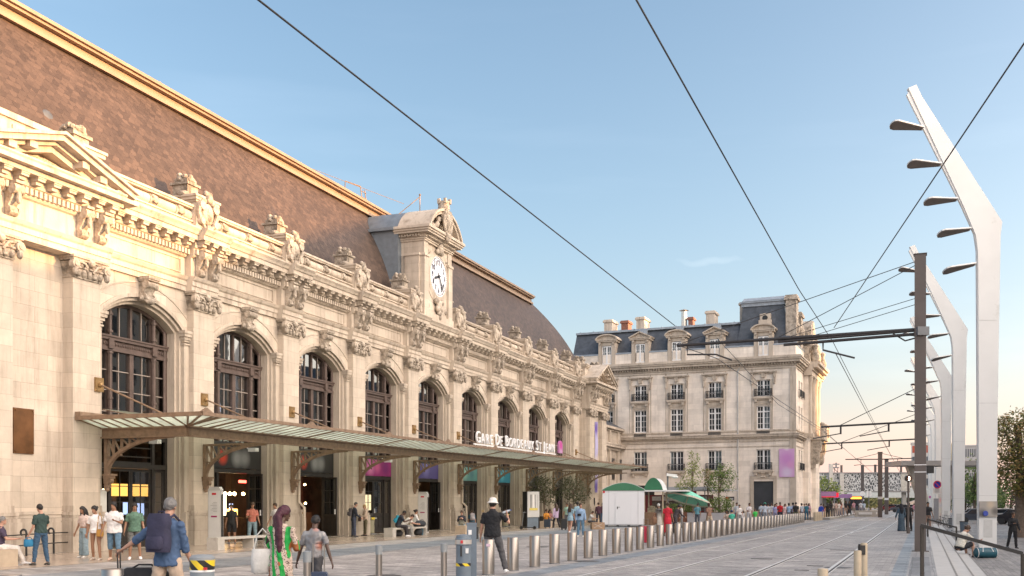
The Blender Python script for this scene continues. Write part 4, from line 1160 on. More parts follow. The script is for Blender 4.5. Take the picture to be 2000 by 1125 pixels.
# horizontal trims on both faces
def trim(z0, z1, g, nm=None, mb=None):
    mb.box(-24, g, -g, .05, z0, z1); mb.box(-.05, g, .0501, SIDE, z0, z1)
tr_ = MB()
for z0, z1, g in ((8.0, 8.12, .08), (8.35, 8.5, .25), (8.5, 8.7, .4), (8.7, 8.78, .46), (9.05, 9.2, .12), (15.35, 15.45, .08), (15.6, 15.75, .14), (15.95, 16.2, .5), (16.2, 16.36, .62), (16.36, 16.5, .7), (16.5, 16.62, .6), (0, .9, .08), (7.45, 7.55, .05)): trim(z0, z1, g, mb=tr_)
tr_.build('string_course', m_trim, CB)
dn = MB()
for i in range(84): x = -23.8 + 24 * i / 84; dn.box(x, x + .15, -.32, .0, 15.76, 15.95)
for i in range(64): y = .2 + SIDE * i / 64; dn.box(-.05, .32, y, y + .15, 15.76, 15.95)
dn.build('dentil_course', m_trim, CB)
pn = MB()
for x0, x1 in zip([-24] + COLS, COLS + [0]):      # shallow pilaster strips between windows
    if x0 in COLS and x1 in COLS:
        for xx in (x0 + 1.15, x1 - 1.15): pn.box(xx - .05, xx + .05, -.03, .02, 9.2, 15.35)
for x in (-.25,): pn.box(x - .3, x + .3, -.1, .02, .9, 15.35)
pn.build('wall_strip', m_trim, CB)
m_wframe = M('white window paint', (.74, .74, .73), .4, 0, .05, 3)
m_rail2 = M('dark iron railing', (.03, .032, .035), .5, .3, .2, 4)
m_fglass = glass_mat('pale window glass', (.55, .62, .66), 2.2)
def win_mb(wd_, h, rows_, arched=False):
    f = MB(); a = wd_ / 2
    f.box(-a, -a + .09, -.03, .05, 0, h); f.box(a - .09, a, -.03, .05, 0, h); f.box(-a, a, -.035, .05, 0, .1); f.box(-a, a, -.035, .05, h - .1, h); f.box(-.09, .09, -.05, .05, 0, h)
    for x in (-a / 2, a / 2): f.box(x - .025, x + .025, -.02, .04, 0, h)
    for i in range(1, rows_): f.box(-a, a, -.02, .04, h * i / rows_ - .025, h * i / rows_ + .025)
    if rows_ == 4: f.box(-a, a, -.045, .05, h * .75 - .06, h * .75 + .06)
    return f
def glassq(wd_, h):
    g = MB(); g.quad((-wd_ / 2, .05, 0), (wd_ / 2, .05, 0), (wd_ / 2, .05, h), (-wd_ / 2, .05, h)); return g.mesh('glass', m_fglass, fix=False)
def railing_mb(wd_, h=.75, ornate=True):
    r = MB(); a = wd_ / 2
    r.box(-a, a, -.25, -.2, h - .05, h); r.box(-a, a, -.25, -.2, .05, .1)
    n = int(wd_ / .11)
    for i in range(n + 1): x = -a + wd_ * i / n; r.box(x - .015, x + .015, -.24, -.21, .1, h - .05)
    for s in (-1, 1): r.box(s * a - .03, s * a + .03, -.25, .2, h - .05, h); r.box(s * a - .03, s * a + .03, -.25, -.19, 0, h)
    for i in range(n // 2):
        x = -a + wd_ * (i + .5) / (n // 2); r.tube([(x + .06 * cos(t), -.225, h * .5 + .16 * sin(t)) for t in [2 * pi * k / 8 for k in range(9)]], .014, 4)
    return r
WM = {}
for nm, z0, z1, wd_ in ROWS: WM[nm] = (win_mb(wd_, z1 - z0, 4 if nm == 'tall' else 3).mesh('window', m_wframe), glassq(wd_, z1 - z0), wd_, z0, z1)
WMs = {nm: (win_mb(1.0, z1 - z0, 3).mesh('window', m_wframe), glassq(1.0, z1 - z0)) for nm, z0, z1, wd_ in ROWS}
RM = railing_mb(1.75).mesh('railing', m_rail2)
sl_ = MB(); sl_.box(-1.0, 1.0, -.35, .02, -.2, 0); sl_.box(-.92, .92, -.25, .02, -.32, -.2)
for s in (-1, 1): sl_.box(s * .72 - .13, s * .72 + .13, -.28, .02, -.55, -.32)
slm = sl_.mesh('sill', m_trim)
hood = MB(); hood.box(-1.35, 1.35, -.3, .02, .62, .74); hood.box(-1.25, 1.25, -.2, .02, .52, .62)
for s in (-1, 1): hood.box(s * 1.12 - .12, s * 1.12 + .12, -.22, .02, .1, .52); hood.box(s * 1.12 - .1, s * 1.12 + .1, -.16, .02, -.45, .1); hood.ball((s * 1.12, -.12, -.5), (.1, .1, .12), 7, 5)
hood.box(-.2, .2, -.2, .02, .1, .52)
hdm2 = hood.mesh('hood', m_trim)
arcm = MB(); rings = []                            # low arch head filling the corners of the arched opening
for i in range(9):
    f = i / 8; x = -.675 + 1.35 * f; dz = .2 * (1 - (2 * f - 1) ** 2); rings.append([(x, -.02, -.2 + dz), (x, -.02, .03), (x, .2, .03), (x, .2, -.2 + dz)])
arcm.loft(rings); arm = arcm.mesh('arch_head', m_trim)
surr = MB()
for s in (-1, 1): surr.box(s * .82 - .14, s * .82 + .14, -.05, .02, 9.25, 14.3)
surr.box(-.95, .95, -.07, .02, 11.75, 12.25); surr.box(-1.0, 1.0, -.12, .02, 12.25, 12.42); surr.box(-.7, .7, -.1, .02, 11.85, 12.1)
sum_ = surr.mesh('window_surround', m_trim)
grl = MB()
for i in range(15): x = -.62 + 1.24 * i / 14; grl.box(x - .02, x + .02, -.03, .0, 8.85, 9.1)
grl.box(-.68, .68, -.04, 0, 8.78, 8.85); grm = grl.mesh('vent_grille', m_rail2)
m_curt = M('pale curtain cloth', (.55, .56, .54), .8, 0, .12, 3)  # pale cloth behind the panes also stands in for their light reflections
RC = random.Random(4)
def sheen_curtain_me(x0, x1, h):
    q = MB(); n = 8
    for i in range(n): xa_, xb_ = x0 + (x1 - x0) * i / n, x0 + (x1 - x0) * (i + 1) / n; q.quad((xa_, .12 + .03 * (i % 2), .05), (xb_, .12 + .03 * ((i + 1) % 2), .05), (xb_, .12 + .03 * ((i + 1) % 2), h - .05), (xa_, .12 + .03 * (i % 2), h - .05))
    return q.mesh('sheen_curtain', m_curt, fix=False)
for x in COLS:
    link('window_surround', sum_, CB, (x, 0, 0)); link('vent_grille', grm, CB, (x, -.12, 0))
    for nm, (fm, g_, wd_, z0, z1) in WM.items():
        o = link('window', fm, CB, (x, .22, z0)); link('pane', g_, o)
        if RC.random() < .75: s_ = RC.choice((-1, 1)); link('sheen_curtain', sheen_curtain_me(s_ * wd_ * RC.choice((.02, .25)), s_ * wd_ * .47, z1 - z0), o)
        if nm == 'arch': link('railing', RM, o, (0, -.2, 0)); link('hood', hdm2, o, (0, -.22, z1 - z0 + .1)); link('arch_head', arm, o, (0, -.1, z1 - z0)); link('sill', slm, o, (0, -.22, -.02))
        if nm == 'low': link('railing', RM, o, (0, -.2, 0)); link('sill', slm, o, (0, -.22, 0))
for y in SC_:
    for nm, (fm, g_) in WMs.items():
        z0 = WM[nm][3]; o = link('window', fm, CB, (-.22, y, z0), pi / 2); link('pane', g_, o)
        if nm != 'tall': link('railing', RM, o, (0, -.2, 0)); o.children[-1].scale = (.7, 1, 1)
ddr = MB(); ddr.box(-4.2, -2.2, .25, .35, 0, 3.95)
for z in (3.2, 2.4, 1.6): ddr.box(-4.2, -2.2, .23, .26, z, z + .03)
ddr.build('shutter_door', M('dark grey shutter', (.045, .05, .058), .5, .2, .15, 1), CB)
sdm = MB(); sdm.box(-4.55, -4.2, -.08, .02, 0, 4.2); sdm.box(-2.2, -1.85, -.08, .02, 0, 4.2); sdm.box(-4.55, -1.85, -.1, .02, 4.2, 4.5); sdm.prism(scroll_poly(4.3, 5.0, .4, .2), 'x', -3.4, -3.0); sdm.build('door_surround', m_trim, CB)
for x in (-9.9, -1.75, -20.9):                     # dark openings and a name plate at street level
    pass
gw = MB(); gw.box(-16.9, -14.6, -.02, .1, .2, 3.6); gw.build('shop_window', m_black, CB)
npl = MB(); npl.box(-.45, .45, -.05, 0, 0, .38); npo = npl.build('name_plate', m_black, CB, loc=(-6.6, 0, 2.0)); np2 = MB(); np2.box(-.4, -.12, -.06, -.05, .05, .33); np2.build('red_mark', M('red sign mark', (.55, .02, .02), .4), npo)
np3 = MB()
for z in (.22, .12): np3.box(-.05, .36, -.06, -.05, z - .03, z + .02)
np3.build('lettering', m_white, npo)
for x in (-22, -5.75):
    d_ = MB(); d_.tube([(0, -.12, 15.3), (0, -.12, 9.3)] if x < -10 else [(0, -.12, 15.3), (0, -.12, 0)], .07, 7); d_.tube([(0, -.12, 15.3), (.2, -.1, 15.6)], .06, 6); d_.build('downpipe', M('pale pipe', (.5, .49, .46), .5, 0, .1, 2), CB, loc=(x, 0, 0))
# attic wall, ledge, dormers
at_ = MB(); at_.box(-24, -.1, .12, 1.2, 16.6, 17.75); at_.box(-1.2, -.12, 1.2, SIDE, 16.6, 17.75)
at_.build('attic_wall', SW, CB)
LP_ = [(-.05, 17.75), (-.05, 17.87), (.9, 18.1), (.9, 17.75)]
for x0, x1 in zip([-24] + [x + 1.0 for x in COLS], [x - 1.0 for x in COLS] + [.05]):
    lg = MB(); lg.prism(LP_, 'x', x0, x1); lg.build('zinc_ledge', m_zinc, CB)
lg = MB(); lg.T = Matrix.Rotation(pi / 2, 4, 'Z'); lg.prism(LP_, 'x', 0.9, SIDE)
lg.build('zinc_ledge', m_zinc, CB)
def dormer(x, kind, big=False):
    d = MB(); z0, z1 = 16.62, 18.75; a = .95
    d.box(-a, -.52, -.06, 1.6, z0, z1); d.box(.52, a, -.06, 1.6, z0, z1); d.box(-.52, .52, .1, 1.6, z0, 16.75); d.box(-a, a, -.06, 1.6, z1, 19.15)
    d.box(-a - .16, a + .16, -.25, 1.7, 19.15, 19.3); d.box(-a - .22, a + .22, -.32, 1.7, 19.3, 19.38)
    for s in (-1, 1): d.box(s * .75 - .12, s * .75 + .12, -.2, 0, 18.9, 19.15); d.prism([(s * a, z0), (s * (a + .35), z0), (s * a, z0 + 1.2)], 'y', .1, .5)
    if kind == 'tri':
        for (za, zb, g) in ((0, .12, .32), ): d.prism([(-a - .3, 19.38), (a + .3, 19.38), (0, 19.95)], 'y', -.1, 1.9)
        for s in (-1, 1): d.bar((s * (a + .26), .6, 19.42), (0, .6, 19.98), 1.9, .12)
    else:
        P = [((a + .25) * cos(t), 19.38 + .55 * sin(t)) for t in [pi * k / 12 for k in range(13)]]
        d.prism(P, 'y', -.08, 1.9)
        rg = []
        for k in range(13):
            t = pi * k / 12; rg.append([((a + .32) * cos(t), -.32, 19.38 + .62 * sin(t)), ((a + .18) * cos(t), -.32, 19.38 + .48 * sin(t)), ((a + .18) * cos(t), 2.0, 19.38 + .48 * sin(t)), ((a + .32) * cos(t), 2.0, 19.38 + .62 * sin(t))])
        d.loft(rg)
    return d
DT_ = dormer(0, 'tri').mesh('dormer', m_trim); DA_ = dormer(0, 'arc').mesh('dormer', m_trim)
dw = win_mb(1.04, 1.95, 3).mesh('window', m_wframe); dg = glassq(1.04, 1.95)
for i, x in enumerate(COLS):
    o = link('dormer', DA_ if i % 2 == 0 else DT_, CB, (x, 0, 0)); w_ = link('window', dw, o, (0, .03, 16.75)); link('pane', dg, w_); link('sheen_curtain', sheen_curtain_me(-.48, .48, RC.uniform(1.2, 1.9)), w_)
# mansard
TX0, TX1 = -6.2, -.15
mr = MB(); prof = [(.5, 17.8), (1.0, 18.9), (1.45, 19.7), (1.75, 20.35), (1.6, 20.38), (1.6, 20.55), (7, 21.4), (7, 17.8)]
mr.prism(prof, 'x', -24, TX0 + .6)
ro2 = mr.build('roof', m_lead, CB)
zz = MB(); zz.prism([(1.5, 20.4), (1.5, 20.62), (7.1, 21.5), (7.1, 21.3)], 'x', -24, TX0 + .9)
for i in range(12): zz.box(-23.6 + 1.55 * i, -23.5 + 1.55 * i, 1.6, 6.8, 20.63, 20.7)
zz.build('zinc_top', m_zinc, ro2)
tm = MB(); rings = []
for f, z in ((0, 17.85), (.35, 18.6), (.62, 19.6), (.85, 20.9), (1.0, 22.1)):
    ins = 1.15 * f; rings.append([(TX0 + ins * .55, .4 + ins, z), (TX1 - .1 - ins, .4 + ins, z), (TX1 - .1 - ins, 7.2 - ins, z), (TX0 + ins * .55, 7.2 - ins, z)])
tm.loft(rings); tm.build('tower_roof', m_lead, CB)
tp2 = MB(); tp2.box(TX0 + .5, TX1 - 1.15, 1.42, 6.2, 22.1, 22.45); tp2.box(TX0 + .35, TX1 - 1.0, 1.25, 6.3, 22.45, 22.62); tp2.prism([(1.2, 22.62), (6.4, 22.62), (5.2, 23.15), (2.4, 23.15)], 'x', TX0 + .6, TX1 - 1.2)
tp2.build('tower_cap', m_zinc, CB)
oc = MB(); oc.lathe([(0, -.1), (.5, -.1), (.5, .5), (0, .5)], 18, (-3.2, 1.1, 20.75), 'y'); oc.box(-3.85, -2.55, .95, 1.6, 20.0, 20.55); oc.box(-3.75, -2.65, 1.05, 1.6, 20.5, 21.2); oco = oc.build('round_dormer', m_trim, CB, 40)
oc2 = MB(); oc2.lathe([(0, 0), (.27, 0), (.27, .05), (0, .05)], 16, (-3.2, .96, 20.75), 'y'); oc2.build('pane', m_black, oco)
def chimney(x, y, w_, d_, z0, z1, m, pots=0):
    c_ = MB(); c_.box(-w_ / 2, w_ / 2, -d_ / 2, d_ / 2, z0, z1 - .3); c_.box(-w_ / 2 - .12, w_ / 2 + .12, -d_ / 2 - .12, d_ / 2 + .12, z1 - .3, z1 - .1); c_.box(-w_ / 2 - .05, w_ / 2 + .05, -d_ / 2 - .05, d_ / 2 + .05, z1 - .1, z1)
    o = c_.build('chimney', m, CB, loc=(x, y, 0))
    for i in range(pots):
        p = MB(); p.lathe([(.13, z1), (.11, z1 + .5)], 10, (-w_ / 3 + w_ * .66 * i / max(1, pots - 1) if pots > 1 else 0, 0, 0)); p.build('chimney_pot', M('terracotta', (.4, .15, .08), .7, 0, .2, 4), o)
m_brick = M('red brick', (.26, .12, .085), .8, 0, .2, 5)
chimney(-20.5, 3.2, .9, 2.0, 20.5, 22.0, m_trim); chimney(-19.3, 5.2, .8, 1.4, 20.5, 22.2, m_brick); chimney(-16.9, 3.6, .9, 2.2, 20.5, 22.1, m_trim); chimney(-12.0, 5.8, .5, 1.0, 20.8, 22.2, m_brick); chimney(-9.2, 3.4, .9, 1.8, 20.6, 22.2, m_trim); chimney(-5.8, 4.2, .9, 1.6, 21, 23.0, m_trim)
fl = MB(); fl.tube([(-12.8, 5.6, 20.8), (-12.8, 5.6, 22.9)], .32, 12); fl.lathe([(0, 22.95), (.55, 23.0), (.0, 23.2)], 12, (-12.8, 5.6, 0)); fl.build('metal_flue', M('pale steel flue', (.6, .58, .52), .35, .6, .1, 2), CB, 40)
for x in (-18.2, -14.2, -10.2):
    v_ = MB(); v_.box(-.4, .4, -.1, .6, 19.9, 20.5); v_.build('roof_window', m_zinc, CB, loc=(x + 2.0, 1.3, 0))
# street side: tall pavilion with columns, balcony and gable stacks
sv = MB()
sv.box(0, .5, 5.7, 13.6, 0, 16.0); sv.box(.5, .95, 8.4, 11.4, 0, 8.2)
SVO = sv.build('side_bay', SW, CB)
for y in (6.1, 8.8, 11.2, 13.2):
    cl = MB(); cl.lathe([(.36, 9.1), (.34, 9.3), (.3, 9.5), (.27, 14.4), (.36, 14.7), (.42, 15.2)], 14, (.55, y, 0)); cl.box(.1, 1.0, y - .45, y + .45, 8.7, 9.1); cl.build('column', m_trim, CB, 40)
for z0, z1, g in ((15.2, 15.6, .55), (15.6, 16.0, .8), (16.0, 16.3, 1.2), (16.3, 16.6, 1.4), (8.2, 8.5, .8), (8.5, 8.8, 1.0)):
    pass
sc_ = MB()
for z0, z1, g in ((15.2, 15.7, .9), (15.7, 16.0, 1.05), (16.0, 16.3, 1.5), (16.3, 16.6, 1.7)): sc_.box(.05, g, 5.4, 13.9, z0, z1)
sc_.build('side_cornice', m_trim, CB)
bc = MB(); bc.box(.05, 1.9, 7.4, 12.4, 8.5, 8.85); bc.box(.1, 1.6, 7.6, 12.2, 8.2, 8.5)
for y in (7.6, 9.9, 12.2):
    bc.box(1.5, 1.9, y - .25, y + .25, 8.85, 10.0); bc.ball((1.7, y, 10.15), (.28, .28, .22), 8, 6)
bc.box(1.6, 1.85, 7.6, 12.2, 9.75, 9.95)
for i in range(22): y = 7.8 + 4.3 * i / 22; bc.box(1.65, 1.8, y, y + .1, 8.85, 9.75)
bc.build('balcony', m_trim, CB)
for y in (8.0, 11.8):
    cn = MB(); cn.prism([(.05, 5.6), (.9, 5.9), (1.3, 6.8), (1.5, 7.6), (1.7, 8.2), (.05, 8.2)], 'y', y - .4, y + .4) if False else cn.prism([(.05, 5.2), (.8, 5.5), (1.2, 6.6), (1.55, 7.4), (1.6, 8.2), (.05, 8.2)], 'y', y - .45, y + .45)
    cn.ball((1.1, y, 6.6), (.35, .4, .7), 9, 7); cn.build('balcony_console', m_carve, CB, 45)
gs = MB()
for y, w_, zt in ((1.6, 1.5, 22.9), (5.0, 1.5, 21.7)):
    gs.box(-1.1, -.05, y - w_ / 2, y + w_ / 2, 17.8, zt - .5); gs.box(-1.25, .1, y - w_ / 2 - .15, y + w_ / 2 + .15, zt - .5, zt - .2); gs.box(-1.15, .0, y - w_ / 2 - .05, y + w_ / 2 + .05, zt - .2, zt)
    gs.ball((.0, y, 19.6), (.25, .4, .5), 8, 6)
gs.build('gable_stack', m_carve, CB)
sdr = MB()
for y in (9.7,):
    sdr.box(-1.0, .5, y - 3.4, y + 3.4, 16.6, 18.4); sdr.box(-1.0, .3, y - 2.4, y + 2.4, 18.4, 20.0); sdr.lathe([(0, -1.0), (2.0, -1.0), (2.0, .5), (0, .5)], 20, (0, y, 19.6), 'x')
    for s in (-1, 1): sdr.ball((.5, y + s * 2.9, 18.6), (.5, .6, .9), 9, 7); sdr.ball((.75, y + s * 1.6, 17.6), (.4, .5, .7), 9, 7); sdr.lathe([(.3, 16.6), (.45, 17.2), (.2, 17.9), (.32, 18.4), (0, 18.6)], 10, (1.1, y + s * 3.3, 0))
    sdr.ball((.6, y, 19.3), (.4, .6, .8), 9, 7)
sdr.build('side_gable', m_carve, CB, 45)
sro = MB(); sro.prism([(-1.0, 17.8), (-1.8, 20.2), (-6, 21.0), (-6, 17.8)], 'y', 7.0, SIDE); sro.build('side_roof', m_lead, CB)
# pink banner on the front near the corner
pb = MB(); rings = []
for i in range(9):
    z = 4.35 + 2.85 * i / 8; rings.append([(-.75, -.03, z), (.75, -.06 + .02 * sin(i), z), (.75, .0 + .02 * sin(i), z), (-.75, .03, z)])
pb.loft(rings)
cbm = lambda x, y, z=0: Vector((C0[0] + XD[0] * x + cos(YC) * y, C0[1] + XD[1] * x + sin(YC) * y, z))
tag(pb.build('banner', blob_mat('pink banner', (.58, .34, .58), [(0, 6.2, .9, (.55, .25, .55)), (0, 4.8, .7, (.62, .5, .68)), (.4, 5.6, .5, (.62, .3, .55)), (0, 7.3, .35, (.7, .62, .7))]), None, 30, cbm(-.85, -.12), -(pi / 2 - YC)), 'wide soft pink banner hung on the stone corner of the mansard building', 'banner')

# ================================================================== HOUSES ACROSS THE SQUARE (unseen, behind the camera's right: rooflines shaped to place shade and sun on the fronts)
m_opp = M('opposite house stone', (.40, .34, .27), .85, 0, .15, .5)
def opp_house(t0, t1, h0, h1, label):
    o = thing('unseen_house', label, 'house', fac((t0 + t1) / 2, 64), ROT_F); L_ = (t1 - t0) / 2
    b = MB(); b.box(-L_, L_, -12, 0, LOW, h0 - 3); b.build('wall', m_opp, o)
    r = MB(); r.loft([[(-L_, 0, h0 - 3), (-L_, -1.8, h0), (-L_, -10, h0), (-L_, -12, h0 - 3)], [(L_, 0, h0 - 3), (L_, -1.8, h1), (L_, -10, h1), (L_, -12, h0 - 3)]]); r.build('roof', m_lead, o)
    wm_ = MB(); wm_.box(-.55, .55, -.02, .04, 0, 2.0); wm_ = wm_.mesh('window', m_black)
    for i in range(max(2, int(L_ * 2 / 3))):
        for z in range(int((h0 - 5) / 3.2)): link('window', wm_, o, (-L_ + (i + .5) * 3, .02, 1 + z * 3.2))
    return o
opp_house(-45, 24, 15.6, 20.0, 'long unseen pale town house across the square with a low slate roof')
opp_house(24.2, 53, 20.7, 31.5, 'unseen stepped town house across the square whose roof climbs steeply')
opp_house(53.2, 88, 33, 33, 'tallest unseen pale apartment house across the square with a flat roof')
opp_house(88.2, 102, 30, 30, 'unseen flat roofed pale house across the square beside the lowest one')
opp_house(102.2, 116, 14, 14, 'lowest unseen pale house across the square')
opp_house(116.2, 225, 25, 25, 'very long unseen pale house row at the far side of the square')
# ================================================================== STREET FURNITURE
def cyl_mesh(name, r, h, m, dome=.02, n=28):
    b = MB(); b.lathe([(r, 0), (r, h - .02), (r - .01, h - .005), (r - .025, h), (0, h + dome)], n); return b.mesh(name, m, 40)
m_steelb = M('brushed steel bollard', (.31, .285, .26), .36, .85, .1, .8)
# --- long row of thick steel bollards
bo = thing('bollard', 'thick brushed steel bollard in the long row beside the tram tracks', 'bollard', (0, 0, 0), 0, 'steel bollards in the long row along the tracks')
b = MB(); b.lathe([(.145, .0), (.145, .83), (.135, .842), (0, .845)], 28); link('tube', b.mesh('tube', m_steelb, 40), bo)
b = MB(); b.lathe([(.15, 0), (.15, .02), (.146, .022)], 28); link('foot_ring', b.mesh('foot_ring', m_grey, 40), bo)
P0 = gp(954, 1122.7); P1 = gp(1568, 1020.5); nb = 46
for i in range(nb):
    p = P0.lerp(P1, i / (nb - 1)); p.z = 0
    if i == 0: bo.location = p; bo['label'] = 'nearest thick steel bollard of the row, before the man in the white hat'; first = bo
    else:
        o = dup(bo, p, label='thick brushed steel bollard in the long row beside the tram tracks')
st_ = MB(); st_.prism([(-.05, .68), (.05, .68), (.05, .74), (-.05, .74)], 'y', -.148, -.1455); st_.build('sticker', M('pale pink sticker', (.6, .45, .55), .5), bo)
# --- pale wooden looking bollards farther on
m_woodpost = M('pale weathered post', (.46, .38, .27), .6, 0, .15, 3)
pb_ = thing('post', 'short pale round post beyond the steel bollards', 'post', (0, 0, 0), 0, 'short pale posts by the tram stop')
b = MB(); b.lathe([(.16, 0), (.16, .82), (.15, .85), (0, .86)], 14); link('shaft', b.mesh('shaft', m_woodpost, 40), pb_)
for i in range(10):
    p = gp(1592 + i * 3.6, 1017.6 - i * .55); p.z = 0
    if i == 0: pb_.location = p
    else: dup(pb_, p)
# --- near big bollards cut by the frame
for lab, px, Z in (('thick steel bollard beside the black wheeled duffel bag', 219, 13.4), ('steel bollard just showing at the bottom left near the seated man', 18, 12.3)):
    o = dup(bo, at(px, Z), label=lab); o['group'] = ''
    del o['group']
for o in list(COL.objects):
    if o.name.startswith('sticker') and o.parent is not bo: bpy.data.objects.remove(o)
# --- thin posts with grey caps
m_cap = M('grey post cap', (.24, .26, .27), .5, 0, .1, 4)
def thin_post(px, Z, lab, r=.055, h=1.02):
    o = thing('thin_post', lab, 'post', at(px, Z))
    a = MB(); a.lathe([(r, 0), (r, h - .16)], 18); a.build('shaft', m_steelb, o, 40)
    c = MB(); c.lathe([(r + .004, h - .16), (r + .004, h - .01), (r - .01, h), (0, h)], 18); c.build('cap', m_cap, o, 40)
thin_post(600, 14.6, 'slim steel post with grey cap beside the navy trolley suitcase')
thin_post(740, 16.8, 'slim steel post standing alone between the green dress and the hat man')
thin_post(867, 17.6, 'slim steel post just left of the grey control bollard')
# --- control bollard with red label and hazard tape
def hazard_mat():
    m, nt, b = new_mat('black and yellow hazard tape'); L = nt.links
    tc = N(nt, 'ShaderNodeTexCoord'); sp = N(nt, 'ShaderNodeSeparateXYZ'); L.new(tc.outputs['Object'], sp.inputs[0])
    ad = N(nt, 'ShaderNodeMath', operation='MULTIPLY_ADD', inp={1: 1.0}); L.new(sp.outputs[0], ad.inputs[0]); L.new(sp.outputs[2], ad.inputs[2])
    mo = N(nt, 'ShaderNodeMath', operation='MULTIPLY', inp={1: 5.2}); L.new(ad.outputs[0], mo.inputs[0])
    fr_ = N(nt, 'ShaderNodeMath', operation='FRACT'); L.new(mo.outputs[0], fr_.inputs[0])
    gt = N(nt, 'ShaderNodeMath', operation='GREATER_THAN', inp={1: .5}); L.new(fr_.outputs[0], gt.inputs[0])
    mx = N(nt, 'ShaderNodeMix', data_type='RGBA'); L.new(gt.outputs[0], mx.inputs[0]); mx.inputs[6].default_value = (.015, .015, .015, 1); mx.inputs[7].default_value = (.75, .55, .03, 1)
    L.new(mx.outputs[2], b.inputs['Base Color']); b.inputs['Roughness'].default_value = .4
    return m
m_haz = hazard_mat()
m_redl = M('red label', (.55, .03, .04), .4, 0, .05, 3)
o = thing('control_bollard', 'dark grey control bollard with red label and hazard stripe', 'bollard', at(905, 20.6))
b = MB(); b.lathe([(.15, 0), (.15, .86), (.165, .87), (.165, .99), (.15, 1.0), (.14, 1.06), (0, 1.08)], 26); b.build('body', m_bluegrey, o, 40)
b = MB(); b.lathe([(.168, .88), (.168, .97)], 26); b.build('collar', M('pale collar', (.5, .48, .45), .4, .4, .1, 3), o, 40)
b = MB(); b.prism([(-.05, .9), (.0, .9), (.0, .96), (-.05, .96)], 'y', -.176, -.16); b.build('red_label', m_redl, o)
b = MB(); b.box(-.055, -.02, -.158, -.14, .64, .85); b.build('slot', m_black, o)
b = MB(); b.lathe([(.153, .44), (.153, .5)], 26); b.build('hazard_stripe', m_haz, o, 40)
b = MB(); b.box(.05, .11, -.15, -.13, .7, .8); b.build('sticker', m_white, o)
o = thing('control_post', 'tall square blue grey control post behind the control bollard', 'post', at(921.5, 21.6))
b = MB(); b.box(-.1, .1, -.08, .08, 0, 1.25); b.box(-.11, .11, -.09, .09, 1.25, 1.29); b.build('body', m_bluegrey, o)
b = MB(); b.box(.1, .14, -.06, .06, .95, 1.2); b.build('reader', m_black, o)
b = MB(); b.box(-.07, .0, -.09, -.08, 1.04, 1.14); b.build('sticker', m_white, o)
# --- taped bin
o = thing('litter_bin', 'grey bin with its lid taped in black and yellow hazard tape', 'bin', at(395, 12.9))
b = MB(); b.lathe([(.14, 0), (.148, .86)], 26); b.build('body', M('bin grey', (.2, .235, .26), .45, 0, .08, 3), o, 40)
b = MB(); b.lathe([(.15, .86), (.158, .99)], 26); b.build('tape', m_haz, o, 40)
b = MB(); b.lathe([(.158, .985), (.155, 1.02), (.12, 1.05), (0, 1.06)], 26); b.build('lid', m_cap, o, 40)
b = MB(); b.lathe([(.152, .84), (.152, .865)], 26); b.build('rim', m_white, o, 40)
b = MB(); b.prism([(.06, .87), (.1, .87), (.1, .9), (.06, .9)], 'y', -.158, -.12); b.build('red_label', m_redl, o)
# --- timber posts bottom right
o = thing('timber_post', 'pale round timber post beside the right-hand rail, shorter of the pair', 'post', at(1675, 17.0))
b = MB(); b.lathe([(.062, 0), (.062, .9), (.055, .915), (0, .92)], 16); b.build('shaft', m_woodpost, o, 40)
o = thing('timber_post', 'pale timber post with a black hinge, taller of the pair by the rail', 'post', at(1687.5, 17.6))
b = MB(); b.lathe([(.058, 0), (.058, 1.0), (.05, 1.02), (0, 1.02)], 16); b.build('shaft', m_woodpost, o, 40)
b = MB(); b.box(-.12, .0, -.07, -.04, .82, .98); b.tube([(-.1, -.06, .8), (-.1, -.06, 1.0)], .02, 6); b.build('hinge', m_black, o)
o = thing('timber_post', 'lone pale round timber post whose top shows between the tracks', 'post', at(1607, 15.0))
b = MB(); b.lathe([(.075, 0), (.075, .73), (.07, .74), (0, .75)], 18); b.build('shaft', m_woodpost, o, 40)
# --- benches and stone seats on the apron
def bench(loc, L_, lab, extra=True):
    o = thing('bench', lab, 'bench', loc, ROT_F)
    b = MB(); b.box(-L_ / 2, L_ / 2, -.25, .25, .38, .46); b.build('seat', m_conc, o)
    for x0, x1 in ((-L_ / 2, -L_ / 2 + .4), (L_ / 2 - .05, L_ / 2), (L_ * .1, L_ * .1 + .06)):
        b = MB(); b.box(x0, x1, -.24, .24, 0, .38); b.build('leg', m_conc, o)
bench(fac(7.8, 3.6), 3.6, 'long grey concrete bench by the white display column, left of the green dress')
bench(fac(22.9, 2.9), 3.9, 'long grey concrete bench where the man with the teal backpack sits')
def stone_seat(loc, lab, w_=1.0, d_=.6):
    b = MB(); b.box(-w_ / 2, w_ / 2, -d_ / 2, d_ / 2, 0, .46); tag(b.build('stone_block', M('beige stone block', (.42, .34, .25), .7, 0, .12, 3, .2, 40), None, None, loc, ROT_F), lab, 'seat')
stone_seat(gp(908, 1042), 'beige stone block seat under the person in the dark jacket', 1.3)
stone_seat(gp(1067, 1030.5), 'beige stone block seat under the person in the orange jacket', 1.5)
stone_seat(gp(1160, 1022), 'low beige stone block behind the cardboard box by the white kiosk', 1.4)
stone_seat(gp(-8, 1107), 'beige stone block seat at the left where the person in purple sits', .9)
